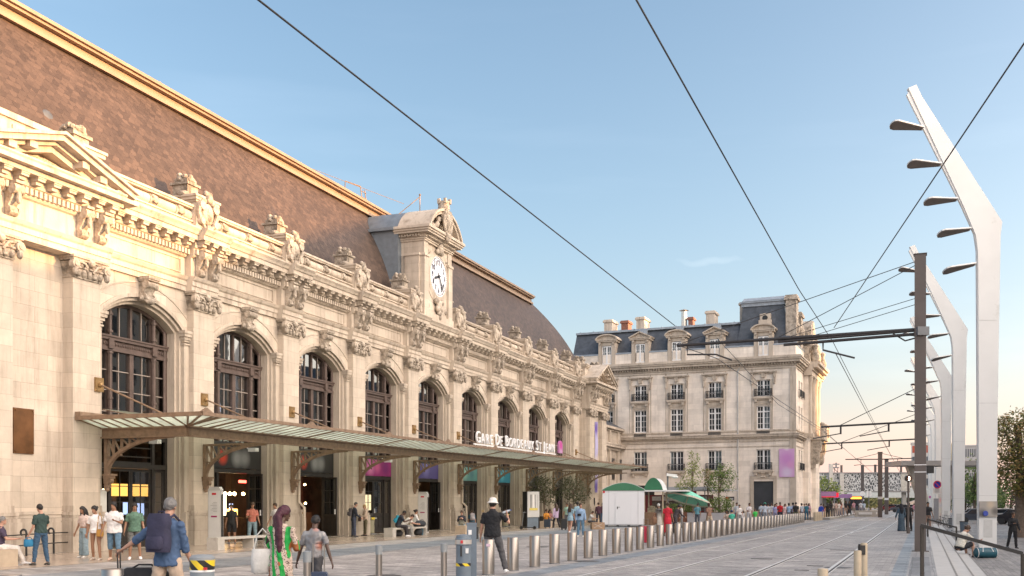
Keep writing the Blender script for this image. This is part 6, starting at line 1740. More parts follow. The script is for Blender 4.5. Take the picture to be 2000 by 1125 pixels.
b = MB(); b.tube([(-.45 + .4 * cos(t), -.09, 4.15 + .4 * sin(t)) for t in [2 * pi * k / 20 for k in range(21)]], .05, 5); b.bar((-.72, -.09, 4.42), (-.18, -.09, 3.88), .02, .08); b.build('red_ring', m_redl, rs_)
o = thing('sticker_panel', 'mirror like bent panel with a blue round sticker, fixed low on the nearest white mast', 'panel', MP0 + Vector((0, -.14, 0)))
b = MB(); b.box(-.42, .4, -.04, 0, 1.45, 2.15); b.build('sheet', blob_mat('sheet with painted reflections', (.35, .33, .3), [(-.3, 1.6, .3, (.12, .12, .13)), (.1, 2.0, .25, (.5, .42, .32)), (.3, 1.7, .25, (.15, .14, .13))]), o)  # mirrored surroundings painted as soft dark and tan spots
b = MB(); b.lathe([(0, -.02), (.12, -.02), (.12, .02), (0, .02)], 18, (-.15, -.06, 1.6), 'y'); b.build('blue_disc', M('blue disc', (.05, .08, .35), .4), o)
# ================================================================== TRAM OVERHEAD LINE
m_pole = M('brown grey steel pole', (.125, .105, .095), .5, .3, .12, 1)
PB = gp(1797.5, 1077); PZ = PB.y
o = thing('catenary_pole', 'tall brown steel H-section tram pole standing by the steps', 'pole', PB, ROT_T + pi / 2)
b = MB(); hp_ = zat(498, PZ)
b.box(-.19, .19, -.2, -.17, 0, hp_); b.box(-.19, .19, .17, .2, 0, hp_); b.box(-.16, -.13, -.17, .17, 0, hp_); b.box(.13, .16, -.17, .17, 0, hp_); b.box(-.22, .22, -.23, .23, hp_, hp_ + .02); b.box(-.28, .28, -.3, .3, 0, .03); b.build('post', m_pole, o)
b = MB()
for z in (zat(909, PZ), zat(923, PZ)): b.box(-.2, .2, -.21, .21, z, z + .03)
b.build('steel_band', m_white, o)
b = MB(); b.box(-.22, -.1, -.5, -.1, 2.85, 3.3) if False else b.box(-.45, -.2, -.55, -.22, zat(924, PZ), zat(909, PZ)); b.build('signal_box', m_black, o)
for dx, z, s in ((-.02, zat(932, PZ), .12), (.05, zat(914, PZ), .04), (-.03, zat(919, PZ), .05)):
    b = MB(); b.box(dx - s, dx + s, -.23, -.21, z - s, z + s); b.build('sticker', m_white, o)
TL = Vector((-DT[1], DT[0], 0))                  # across the track, to the left
def armpt(d, z): p = PB + TL * d; return Vector((p.x, p.y, z))
m_dark = M('dark cable steel', (.045, .042, .042), .5, .3, .15, 3)
zA = zat(643, PZ)
b = MB(); b.T = o.matrix_world.inverted() if False else None
arms = thing('bracket_arm', 'long double dark bracket arm reaching from the brown pole over the tracks', 'bracket arm', PB)
def L_(p): return p - PB
for nm, d, z0, z1, r in (('upper_tube', 8.7, zA, zA - .08, .06), ('middle_tube', 4.9, zat(645, PZ), zat(645, PZ) - .12, .05), ('lower_tube', 4.7, zat(652, PZ), zat(652, PZ) - .12, .055)):
    b = MB(); b.tube([L_(armpt(.2, z0)), L_(armpt(d, z1))], r, 8); b.build(nm, m_dark, arms, 50)
b = MB(); b.tube([L_(armpt(8.3, zA - .1)), L_(armpt(8.3, zA - .45)), L_(armpt(7.2, zA - .5)), L_(armpt(6.6, zA - .75))], .035, 6); b.build('steady_arm', m_dark, arms)
b = MB(); b.tube([L_(armpt(3.3, zA - .2)), L_(armpt(3.3, zA - .55)), L_(armpt(2.2, zA - .9))], .035, 6); b.build('steady_arm', m_dark, arms)
for z in (zA - .05, zA + .02):
    b = MB(); b.box(-.2, .2, -.3, .1, z - PB.z - .2, z - PB.z + .1); b.build('clamp', m_grey, arms); break
b = MB(); b.tube([L_(armpt(.15, zA - .3)), L_(armpt(.5, zA - .38)), L_(armpt(.9, zA - .1))], .03, 6); b.build('jumper_cable', m_dark, arms)
def wire(lab, pts, r=.012, cat='overhead wire', name='overhead_wire', sag=0):
    b = MB(); P = []
    for a, c in zip(pts[:-1], pts[1:]):
        n = max(2, int((c - a).length / 5))
        for i in range(n):
            f = i / n; P.append(a.lerp(c, f) - Vector((0, 0, sag * 4 * f * (1 - f))))
    P.append(pts[-1]); b.tube(P, r, 6); return tag(b.build(name, m_dark, None, 60), lab, cat)
def P3(px, py, z): Z = (z - CAM_H) * 2000 / (983 - py); return Vector(((px - 1000) / 2000 * Z, Z, z))
zw = zA - .4
def ext(p, q, k): return p + (p - q).normalized() * k   # run a wire on past the frame
w1a, w1b = P3(505, 0, zw), P3(1318, 636, zw - .15)
farL = P3(1408, 706, zw - .5)
wire('long black wire from the upper left to the left end of the bracket arm', [ext(w1a, w1b, 8), w1a, w1b], .013)
w2a, w2b = P3(1243, 0, zw), P3(1627, 668, zw)
wire('long black wire from the top centre down past the corner building', [ext(w2a, w2b, 8), w2a, P3(1560, 565, zw), w2b, P3(1720, 850, zw - .1), trk(170, 4.3) + Vector((0, 0, 6.0))], .013)
wire('second black contact wire running beside the first over the right track', [P3(1632, 690, zw - .4), P3(1690, 800, zw - .4), P3(1728, 868, zw - .4), trk(170, 4.5) + Vector((0, 0, 5.8))], .016)
w3a, w3b = P3(2000, 85, zw + .3), P3(1629, 640, zw - .1)
wire('black span wire slanting from the upper right edge down to the bracket arm', [ext(w3a, w3b, 8), w3a, w3b], .013)
top = armpt(.15, zat(510, PZ)); wire('thin stay cable from the pole top to the far end of the bracket arm', [top, armpt(8.5, zA)], .014)
wire('thin stay cable from the pole top to the middle of the bracket arm', [armpt(.15, zat(517, PZ)), armpt(4.9, zA)], .014)
wire('upper of two thin stays from the mid pole insulator to the arm', [armpt(.15, zat(582, PZ)), armpt(4.6, zA - .02)], .012)
wire('lower of two thin stays from the mid pole insulator to the arm', [armpt(.15, zat(594, PZ)), armpt(3.7, zA - .02)], .012)
wire('thin wire from the arm end slanting down past the corner building windows', [P3(1317, 672, zA), P3(1400, 700, zw - .6), P3(1605, 838, 6.4), trk(150, .7) + Vector((0, 0, 5.9))], .014)
wire('thin wire over the left track running on to the distant poles', [P3(1400, 660, zA), P3(1520, 790, 6.6), P3(1612, 846, 6.4), trk(150, .8) + Vector((0, 0, 6.0))], .012)
# farther arms on hidden poles to the right
def far_arm(px0, py0, px1, py1, Z, lab):
    a, c = at(px0, Z + 2.5, 0), at(px1, Z, 0); a.z = zat(py0, a.y); c.z = zat(py1, c.y)
    o = thing('bracket_arm', lab, 'bracket arm', a); b = MB(); b.tube([(0, 0, 0), c - a], .07, 6); b.build('tube', m_dark, o)
    for f in (.2, .68):
        b = MB(); p = (c - a) * f; b.tube([p, p - Vector((0, 0, .55))], .06, 6); q = p - Vector((0, 0, .75)); b.tube([p - Vector((0, 0, .5)), q - (c - a).normalized() * 1.8], .035, 5); b.build('steady_arm', m_dark, o)
    b = MB(); b.tube([(c - a) * .18, c - a + Vector((0, 0, 2.3))], .025, 5); b.build('stay', m_dark, o)
far_arm(1604, 834, 1800, 823, 66, 'dark far bracket arm over the tracks, upper of two'); far_arm(1606, 867, 1800, 857, 88, 'dark far bracket arm over the tracks, lower of two')
# distant tram poles
def tram_pole(px, pb, pt, lab, w_=.42, arm=None):
    q = gp(px, pb); o = thing('tram_pole', lab, 'pole', q, ROT_T); h = zat(pt, q.y)
    b = MB(); b.box(-w_ / 2, w_ / 2, -w_ / 2, w_ / 2, 0, h); b.box(-w_ / 2 - .05, w_ / 2 + .05, -w_ / 2 - .05, w_ / 2 + .05, h, h + .08); b.build('post', m_pole, o)
    b = MB(); b.box(-w_ / 2 - .02, w_ / 2 + .02, -w_ / 2 - .02, w_ / 2 + .02, 2.2, 2.5); b.build('band', m_white, o)
    if arm:
        for s, l in ((-1, arm[0]), (1, arm[1])):
            z = zat(arm[2], q.y); b = MB(); b.tube([(0, 0, z), (.0, -s * -l * -1, z)] if False else [(0, 0, z), (0, -s * l, z + .05)], .07, 6); b.tube([(0, 0, h - .05), (0, -s * l * .8, z)], .03, 5); b.tube([(0, -s * l * .55, z), (0, -s * l * .55, z - .6), (0, -s * l * .75, z - .7)], .04, 5); b.build('cross_arm', m_dark, o)
    return o
tram_pole(1719, 1010.5, 884, 'nearest square tram pole in the middle distance with cross arms', .5, (4.0, 3.6, 897))
tram_pole(1731.5, 1005, 898, 'second square tram pole, right beside the nearest one', .55)
tram_pole(1684.5, 999.5, 909, 'thin tram pole behind the shelters, leftmost of the distant group', .6, (0.1, 7, 910))
tram_pole(1709.5, 994, 908, 'thin tram pole by the far crossing, left of the nearest square pole', .7)
for px, pt, lab in ((1643.5, 909, 'tram pole rising behind the lattice footbridge, left one'), (1760, 907, 'tram pole rising behind the lattice footbridge, right one')): tram_pole(px, 991, pt, lab, .9)
# tram signal
o = thing('tram_signal', 'round tram signal with a lit white bar on a slim post beside the couple', 'signal', gp(1774, 1042))
b = MB(); b.tube([(0, 0, 0), (0, 0, 2.95)], .06, 8); b.lathe([(.1, 0), (.1, .35)], 12); b.build('post', m_pole, o)
b = MB(); b.lathe([(0, -.1), (.18, -.1), (.18, .1), (0, .1)], 22, (0, 0, 3.1), 'y'); b.build('housing', m_black, o, 40)
b = MB(); b.lathe([(0, -.02), (.155, -.02), (.155, 0), (0, 0)], 22, (0, -.11, 3.1), 'y'); b.build('lens', M('dark amber lens', (.1, .03, .01), .3), o, 40)
b = MB(); b.box(-.03, .03, -.14, -.125, 3.0, 3.2); b.build('lit_bar', emit('lit signal bar', (1, .9, .7), 6), o)
# ================================================================== TRAM STOP
PLz = .25
o = thing('tram_platform', 'low pale stone tram platform with rounded end beside the tracks', 'platform', (0, 0, 0))
b = MB(); a1, a2 = 86, 172
pts = [trk(a1, -1.3), trk(a2, -1.3), trk(a2, -5.5), trk(a1, -5.5)]
b.prism([(p.x, p.y) for p in pts], 'z', 0, PLz); b.build('slab', M('platform stone', (.36, .34, .31), .7, 0, .1, 1), o)
b = MB(); q = [trk(a1 - .05, -1.25), trk(a2, -1.25), trk(a2, -1.8), trk(a1 - .05, -1.8)]; b.prism([(p.x, p.y) for p in q], 'z', PLz - .06, PLz + .012); b.build('edge_strip', M('pale edge strip', (.5, .48, .44), .6), o)
m_shel = M('shelter grey', (.4, .4, .41), .4, .3, .08, 2)
m_sglass = glass_mat('shelter glass', (.7, .75, .76))
def shelter(a, s, lab, L_=6.0, sgn_col=None):
    o = thing('tram_shelter', lab, 'shelter', trk(a, s) + Vector((0, 0, PLz)), ROT_T)
    b = MB(); b.box(-L_ / 2, L_ / 2, -1.1, 1.2, 2.55, 2.68); b.build('roof', m_shel, o)
    for x in (-L_ / 2 + .3, 0, L_ / 2 - .3):
        b = MB(); b.box(x - .07, x + .07, .75, .9, 0, 2.55); b.build('post', m_shel, o)
    b = MB(); b.quad((-L_ / 2 + .3, .82, .3), (L_ / 2 - .3, .82, .3), (L_ / 2 - .3, .82, 2.3), (-L_ / 2 + .3, .82, 2.3)); b.build('glass_wall', m_sglass, o, fix=False)
    b = MB(); b.box(-1.2, 1.2, .2, .6, .42, .48); b.build('bench_seat', m_shel, o)
    if sgn_col:
        for x0, w_, c in sgn_col:
            b = MB(); b.box(x0, x0 + w_, -1.25, -1.12, 2.35, 2.75) if False else b.box(-L_ / 2 - .1, -L_ / 2 - .02, x0, x0 + w_, 2.2, 2.75); b.build('sign_panel', c, o)
    return o
m_pur = M('purple sign', (.36, .20, .40), .5, 0, .1, 3); m_palb = M('pale blue sign', (.42, .55, .60), .5, 0, .05, 3)
shelter(98, -3.3, 'near tram shelter with pale blue and purple name panels', 5, [(-1.9, 1.6, m_pur), (.2, 1.8, m_palb)])
shelter(113, -3.4, 'middle tram shelter with a bright red display under its roof', 6, [(-1.2, 2.0, emit('red stop display', (1, .02, .05), .25))])
shelter(131, -3.3, 'farthest tram shelter with a purple name panel', 6, [(-1.6, 2.4, m_pur)])
o = thing('ticket_machine', 'tall white and purple ticket machine at the near end of the stop', 'ticket machine', gp(1589, 1008), -.3); b = MB(); b.box(-.5, .5, -.3, .3, 0, 2.2); b.build('cabinet', m_white, o); b = MB(); b.box(-.5, .5, -.31, .31, 2.2, 2.5); b.build('top_panel', m_pur, o)
o = thing('advert_panel', 'grey upright panel beside the white ticket machine', 'panel', gp(1598, 1010), -.3); b = MB(); b.box(-.35, .35, -.1, .1, .3, 3.6); b.build('panel', m_shel, o); b = MB(); b.box(-.2, .2, -.08, .08, 0, .3); b.build('foot', m_grey, o)
o = thing('tram_shelter', 'white tram shelter on the right with blue sign and red display behind the pole', 'shelter', gp(1838, 1007, LOW), .0)
b = MB(); b.box(-3.2, 1.0, -.2, 1.8, 3.55, 4.5); b.build('roof', M('white fascia', (.62, .66, .66), .5), o)
for x in (-2.9, .7):
    b = MB(); b.prism([(x - .12, 0), (x + .3, 0), (x + .12, 3.55), (x - .12, 3.55)], 'y', 0, .2); b.build('post', m_white, o)
b = MB(); b.box(.1, .8, -.24, -.2, 3.65, 4.4); b.build('blue_sign', M('cyan sign', (.05, .42, .55), .5), o)
b = MB()
for z in (4.05, 3.75):
    for x in (.25, .5): b.box(x, x + .12, -.27, -.24, z, z + .22)
b.build('lettering', m_white, o)
b = MB(); b.box(-.9, .1, -.1, .1, 2.85, 3.3); b.build('red_display', emit('red stop display', (1, .02, .05), .25), o)
b = MB(); b.box(-2.0, -.95, -.1, .1, 2.9, 3.3); b.build('magenta_panel', M('magenta panel', (.5, .12, .35), .5), o)
o = thing('stone_shelter', 'pale sculpted V-shaped canopy support behind the white shelter', 'canopy', at(1824, 118, LOW), 0)
b = MB(); b.box(-4.5, 5.5, -2, 3, 6.35, 6.9); b.build('roof', M('grey deck edge', (.3, .29, .28), .6, 0, .1, 1), o)
for s in (-1, 1):
    b = MB(); b.prism([(s * .4, 0), (s * 1.0, 0), (s * 3.2, 6.35), (s * 1.5, 6.35)], 'y', -.4, .4); b.build('leg', M('pale concrete', (.42, .40, .36), .8), o)
# ================================================================== FAR BACKGROUND
def lattice_mat():
    m, nt, b = new_mat('white lattice panel'); L = nt.links
    tc = N(nt, 'ShaderNodeTexCoord'); mp = N(nt, 'ShaderNodeMapping', inp={'Scale': (1.7, 1, .95), 'Rotation': (0, .6, 0)}); L.new(tc.outputs['Object'], mp.inputs[0])
    v = N(nt, 'ShaderNodeTexVoronoi', feature='DISTANCE_TO_EDGE', inp={'Scale': 1.6}); L.new(mp.outputs[0], v.inputs['Vector'])
    g = N(nt, 'ShaderNodeMath', operation='GREATER_THAN', inp={1: .12}); L.new(v.outputs['Distance'], g.inputs[0])
    mx = N(nt, 'ShaderNodeMix', data_type='RGBA'); L.new(g.outputs[0], mx.inputs[0]); mx.inputs[6].default_value = (.62, .62, .6, 1); mx.inputs[7].default_value = (.07, .075, .08, 1)
    L.new(mx.outputs[2], b.inputs['Base Color']); b.inputs['Roughness'].default_value = .6
    return m
o = thing('footbridge', 'covered footbridge with white lattice panels crossing above the far street', 'bridge', at(1610, 215), -.08)
X1b = (1772 - 1610) / 2000 * 215
zb0, zb1 = zat(959, 215), zat(925, 215)
b = MB(); b.box(-6, X1b - 1.8, 0, 3, zb0, zb1); b.build('lattice_side', lattice_mat(), o)
b = MB(); b.box(X1b - 1.8, X1b + .1, -.1, 3.1, zb0, zb1); b.build('end_panel', M('cream panel', (.6, .56, .48), .6), o)
b = MB(); b.box(-6, X1b + .1, -.2, 3.2, zb1, zb1 + .25); b.box(-6, X1b + .1, -.1, 3.1, zb0 - .25, zb0); b.build('deck_edge', M('grey deck edge', (.3, .29, .28), .6), o)
b = MB(); b.box(X1b - 1.2, X1b - .4, .8, 1.6, 0, zb0); b.build('pier', m_conc, o)
for x in (1.2, 3.4):
    b = MB(); b.box(x - .4, x + .4, -1.0, -.4, 0, zb1 + 2.0 * (x < 2)); b.build('mast_fin', M('pale fin', (.6, .56, .5), .6), o)
o = thing('road_bridge', 'pale blue railing bridge ramp rising to the right under the footbridge', 'bridge', at(1700, 235), -.05)
b = MB(); b.box(-6, 15, 0, 3, 3.0, 5.2); b.build('parapet', M('pale blue parapet', (.38, .47, .52), .6, 0, .1, 1), o)
b = MB(); b.prism([(6, 0), (14, 3.2), (14, 4.6), (2, .2), (2, 0)], 'y', -6, -5.5); b.build('ramp', M('pale ramp', (.5, .48, .45), .7), o)
o = thing('light_tower', 'distant slim floodlight tower behind the footbridge', 'tower', at(1633, 300)); b = MB()
for x in (-.5, .5): b.tube([(x, 0, 0), (x, 0, 12)], .1, 5)
for i in range(8): b.tube([(-.7 * (-1) ** i, 0, 1.5 * i), (.7 * (-1) ** i, 0, 1.5 * i + 1.5)], .1, 4)
b.build('lattice', m_pole, o); b = MB(); b.box(-.8, .8, -.4, .4, 12, 12.3); b.box(-.9, .9, -.4, .4, 13.0, 13.3); b.box(-.15, .15, -.2, .2, 12.3, 13.6); b.build('lamp_head', m_grey, o)
def flats(px0, px1, Z, pt, lab, m, cols, rows, red=False):
    o = thing('apartment_block', lab, 'building', at((px0 + px1) / 2, Z), -math.atan((px0 + px1 - 2000) / 4000)); W_ = (px1 - px0) / 2000 * Z / 2; h = zat(pt, Z)
    b = MB(); b.box(-W_, W_, 0, 14, 0, h); b.box(-W_ - .2, W_ + .2, -.2, 14, h, h + .4); b.build('wall', m, o)
    ww = W_ * 2 / cols * .45; wm_ = MB(); wm_.box(-ww / 2, ww / 2, -.05, .1, 0, 2.0); a_ = wm_.mesh('window', M('far window', (.10, .11, .12), .3)); r_ = wm_.mesh('window', M('far red window', (.4, .08, .04), .5))
    for j in range(rows):
        for i in range(cols): link('window', r_ if red and j == rows - 1 and i < cols // 2 else a_, o, (-W_ + W_ * 2 * (i + .5) / cols, 0, h - 2.6 - 3.1 * (rows - 1 - j)))
m_flat = M('white flats render', (.55, .53, .50), .8, 0, .05, .3)
flats(1782, 1850, 290, 866, 'white block of flats with red top windows behind the far masts', m_flat, 8, 6, True)
flats(1852, 1866, 270, 869, 'cream block of flats between two masts', M('cream flats render', (.62, .52, .36), .8, 0, .05, .3), 2, 6)
flats(1886, 1914, 260, 872, 'grey white block with tall narrow windows between the two nearest masts', M('grey flats render', (.42, .42, .42), .8, 0, .05, .3), 7, 5)
flats(1730, 1790, 330, 955, 'low brown and cream building behind the brown steel pole', M('brown render', (.34, .25, .18), .8, 0, .1, .3), 8, 2)
# trees
tree('plane_tree', 'big leafy tree with browning leaves filling the right edge', 'tree', at(1992, 62, LOW), 9, .38,
     [((.2, 0, 5.6), (2.0, 2.0, 2.3), 3000), ((-.1, -.3, 4.0), (1.6, 1.6, 1.5), 1500), ((1.4, .2, 6.0), (1.9, 1.9, 2.2), 1600), ((.8, -.8, 3.2), (1.5, 1.3, 1.0), 1000), ((-.9, 0, 6.7), (.6, .8, .7), 260), ((2.8, 0, 4.2), (1.6, 1.6, 2.2), 1300)], LV_RU, .115, 12, 11)
k = 0
for px, Z, h, w_, lab, lv in ((1903, 150, 9, 2.3, 'green tree between the two nearest white masts', LV_DG), (1925, 160, 6.5, 5, 'dark green tree behind the nearest white mast', LV_DG), (1885, 170, 6, 4, 'low green tree behind the second white mast', LV_FAR), (1975, 120, 5, 3, 'green tree behind the browning tree at the right edge', LV_DG),
                         (1605, 150, 6, 2.6, 'small pale green tree beside the corner building and the footbridge', LV_YG), (1680, 250, 5, 5, 'dark tree under the footbridge, left of the square poles', LV_FAR), (1700, 262, 5, 5, 'dark tree under the footbridge, behind the square poles', LV_FAR), (1722, 255, 4.6, 4, 'dark tree under the footbridge, right of the square poles', LV_FAR), (1668, 240, 4.4, 4, 'dark tree at the far end of the tram stop', LV_FAR), (1750, 270, 4.5, 5, 'dark tree beyond the ramp near the signal', LV_FAR), (1778, 270, 4.2, 4, 'dark tree beyond the brown steel pole', LV_FAR)):
    k += 1
    tree('far_tree', lab, 'tree', at(px, Z, LOW), h, .25, [((0, 0, h * .62), (w_, w_, h * .36), 700), ((w_ * .4, 0, h * .5), (w_ * .7, w_ * .6, h * .3), 250)], lv, .3 if Z > 140 else .2, 5, 20 + k)
hz = MB()
for i in range(60): hz.ball((-40 + i * 9 + random.uniform(-3, 3), 420 + random.uniform(-20, 20), 3), (8, 6, random.uniform(5, 9)), 8, 5)
tag(hz.build('distant_trees', LV_FAR[2], None, 60), 'far wood along the horizon behind the street', 'wood', kind='stuff')
# cars and barriers far along the street
def car(loc, rz, col, lab):
    o = thing('parked_car', lab, 'car', loc, rz); m = M('car paint ' + '%.2f %.2f %.2f' % col, col, .3, .2, .05, 1)
    b = MB(); R = []
    for y, s in ((-.85, .93), (-.78, 1), (.78, 1), (.85, .93)):
        R.append([(x * s, y, z) for x, z in ((-2.05, .35), (-2.1, .7), (-1.9, .92), (-1.25, 1.0), (-.75, 1.45), (.75, 1.48), (1.45, 1.02), (2.0, .9), (2.1, .6), (2.05, .35))])
    b.loft(R); b.build('body', m, o, 35)
    b = MB(); b.prism([(-1.15, 1.0), (-.7, 1.4), (.7, 1.43), (1.3, 1.03)], 'y', -.87, .87); b.build('window', M('car glass', (.02, .025, .03), .1), o)
    for x in (-1.3, 1.3):
        for y in (-.8, .8): b = MB(); b.lathe([(0, -.1), (.32, -.1), (.32, .1), (0, .1)], 16, (x, y, .32), 'y'); b.build('wheel', m_black, o, 40)
    for y in (-.6, .6): b = MB(); b.ball((-2.07, y, .68), (.06, .16, .09), 8, 5); b.build('headlight', m_white, o)
for px, Z, rz, col, lab in ((1905, 120, -.5, (.45, .45, .45), 'silver car parked far right between the two nearest masts'), (1912, 105, -.4, (.05, .06, .08), 'dark car far right behind the steel posts'), (1960, 112, -.4, (.5, .5, .5), 'white car far right beside the tree trunk'), (1987, 100, -.6, (.02, .02, .025), 'black car at the far right edge under the tree'),
                            (1778, 200, -.3, (.5, .5, .48), 'white car far along the street near the signal'), (1735, 215, -.3, (.2, .03, .03), 'dark red car far along the street by the square poles'), (1762, 190, -.4, (.1, .1, .11), 'black car far along the street, right of the square poles'), (1748, 220, -.2, (.4, .4, .42), 'grey car far along the street beyond the poles')):
    car(at(px, Z, LOW if px > 1850 else 0), rz, col, lab)
o = thing('bus', 'dark bus with a lit orange destination display far behind the tram stop', 'bus', at(1672, 185), -.25)
b = MB(); b.box(-1.25, 1.25, 0, 9, .4, 3.0); b.build('body', M('dark bus paint', (.03, .035, .05), .35), o)
b = MB(); b.box(-1.1, 1.1, -.03, 0, 1.2, 2.4); b.build('windscreen', M('car glass', (.02, .025, .03), .1), o)
b = MB(); b.box(-.9, .9, -.04, 0, 2.5, 2.85); b.build('destination_display', emit('amber destination', (1, .35, .03), 1.5), o)
for x in (-1.0, 1.0): b = MB(); b.lathe([(0, -.15), (.45, -.15), (.45, .15), (0, .15)], 14, (x, 1.6, .45), 'x'); b.build('wheel', m_black, o)
for px, Z, lab in ((1697, 150, 'square white street sign on a thin post, left of the square poles'), (1684, 160, 'round white street sign on a thin post behind the tram stop')):
    o = thing('street_sign', lab, 'sign', at(px, Z)); b = MB(); b.tube([(0, 0, 0), (0, 0, 3.6)], .06, 6); b.build('post', m_grey, o); b = MB()
    if 'square' in lab[:6]: b.box(-.35, .35, -.04, .0, 2.7, 3.5)
    else: b.lathe([(0, -.04), (.4, -.04), (.4, 0), (0, 0)], 16, (0, -.05, 3.2), 'y')
    b.build('plate', m_white, o)
for i, (px, Z) in enumerate(((1690, 128), (1700, 130))):
    o = thing('concrete_planter', ('pale concrete barrier at the end of the tram stop, nearer one', 'pale concrete barrier at the end of the tram stop, farther one')[i], 'barrier', at(px, Z), -.3); b = MB(); b.taper(0, 0, 0, .8, 2.6, .8, 2.4, .5); b.build('block', m_conc, o)
    b = MB(); b.box(-.8, .8, -.42, -.38, .3, .6); b.build('reflector', m_white, o)
# ================================================================== PEOPLE
m_skinL = M('light skin', (.42, .24, .17), .5, 0, .08, 8); m_skinM = M('tan skin', (.28, .15, .09), .5, 0, .08, 8); m_skinD = M('dark skin', (.075, .038, .024), .45, 0, .1, 8)
SKIN = {'L': m_skinL, 'M': m_skinM, 'D': m_skinD}
def cloth(col, nm=None):
    return M(nm or 'cloth %.3f %.3f %.3f' % tuple(col), col, .85, 0, .18, 6, .6, 14)
from mathutils import noise
WS = bpy.data.scenes.new('workshop')
def solidify(mb, voxel, mat, name, smooth=2, folds=0.0):
    """merge overlapping closed pieces into one continuous skin"""
    me = mb.mesh(name, mat); o = bpy.data.objects.new('tmp', me); WS.collection.objects.link(o)
    r = o.modifiers.new('r', 'REMESH'); r.mode = 'VOXEL'; r.voxel_size = voxel; r.adaptivity = 0
    s = o.modifiers.new('s', 'SMOOTH'); s.iterations = smooth; s.factor = .5
    WS.view_layers[0].update(); dg = WS.view_layers[0].depsgraph
    m2 = bpy.data.meshes.new_from_object(o.evaluated_get(dg)); m2.name = name
    if folds:                                         # creases: ridged noise pushed along the normals
        ns = [v.normal.copy() for v in m2.vertices]
        for v, n_ in zip(m2.vertices, ns):
            p = v.co; q = Vector((p.x * 9 + p.z * 5, p.y * 9 - p.z * 4, p.z * 11)); a = 1 - abs(noise.noise(q)) * 2.2; b = noise.noise(Vector((p.x * 22, p.y * 22, p.z * 16 + 9)))
            v.co = p + n_ * folds * max(-.15, a * .75 + b * .5)
    bpy.data.objects.remove(o); bpy.data.meshes.remove(me)
    if len(m2.materials) == 0: m2.materials.append(mat)
    m2.polygons.foreach_set('use_smooth', [True] * len(m2.polygons)); m2.update()
    return m2

PR = random.Random(5)
def rot_yz(p, c, a):                              # lean forward about the x axis through c
    y, z = p.y - c.y, p.z - c.z
    return Vector((p.x, c.y + y * cos(a) + z * sin(a), c.z - y * sin(a) + z * cos(a)))

class Fig: pass
def skeleton(H, pose):
    s = H / 1.75; F = Fig(); F.s = s
    hipz = pose.get('hip', .93) * s; lean = radians(pose.get('lean', 0)); F.lean = lean
    F.pelvis = Vector((0, 0, hipz)); wide = pose.get('wide', 1.0); F.wide = wide
    def up(x, y, z): return rot_yz(Vector((x * s, y * s, hipz + z * s)), F.pelvis, lean)
    F.up = up
    F.neck = up(0, 0, .56); F.headc = up(0, .02, .70)
    F.head_pitch = lean * .6 + radians(pose.get('nod', 0)); F.head_yaw = radians(pose.get('yaw', 0))
    F.headc = F.neck + Vector((-.10 * s * sin(F.head_yaw) * sin(F.head_pitch) , .135 * s * sin(F.head_pitch) * cos(F.head_yaw) + .02 * s, .135 * s * cos(F.head_pitch)))
    F.legs, F.arms = {}, {}
    for k, sx in (('L', -1), ('R', 1)):
        p, ab, kn = pose.get('leg' + k, (0, 2, 0)); p, ab, kn = radians(p), radians(ab), radians(kn)
        hip = Vector((sx * .095 * s * wide ** .5, 0, hipz - .02 * s))
        def dirv(a): return Vector((sx * sin(ab), sin(a) * cos(ab), -cos(a) * cos(ab)))
        kneep = hip + dirv(p) * .43 * s; ank = kneep + dirv(p - kn) * .42 * s
        F.legs[k] = (hip, kneep, ank, p - kn, sx)
        q = pose.get('arm' + k, (4, 8, 12, 0)); p, ab, el, inn = [radians(x) for x in q]
        sh = up(sx * .180 * wide ** .6, -.01, .44)
        p -= lean * pose.get('armlean', 0)
        d1 = Vector((sx * sin(ab), sin(p) * cos(ab), -cos(p) * cos(ab))); elb = sh + d1 * .29 * s
        d2 = Vector((sx * sin(ab) * cos(el) - sx * sin(inn), sin(p + el) * cos(ab), -cos(p + el) * cos(ab))); d2.normalize(); wr = elb + d2 * .26 * s
        F.arms[k] = (sh, elb, wr, d2, sx)
    return F
def oring(c, rx, ry, n=16, a=0):
    """horizontal elliptical ring leaned by a"""
    return [rot_yz(c + Vector((rx * cos(2 * pi * i / n), ry * sin(2 * pi * i / n), 0)), c, a) for i in range(n)]
def torso(mb, F, secs, grow=0.0):
    s = F.s; mb.loft([oring(F.up(0, y, z), (rx * F.wide + grow) * s, (ry * F.wide + grow) * s, 16, F.lean) for z, y, rx, ry in secs])
def limb(mb, pts, rs):
    mb.tube(pts, rs, 12)
    for p, r in zip(pts[1:-1], rs[1:-1]): mb.ball(p, r * .98, 10, 7)
def seglimb(mb, a, b, c, r):                       # upper, joint, lower with tapering radii r=(top, mid, joint, calf, end)
    ab = a.lerp(b, .45); bc = b.lerp(c, .3)
    mb.tube([a, ab, b], [r[0], r[1], r[2]], 12); mb.tube([b, bc, c], [r[2] * .97, r[3], r[4]], 12); mb.ball(b, r[2], 10, 7); mb.ball(a, r[0], 10, 7)
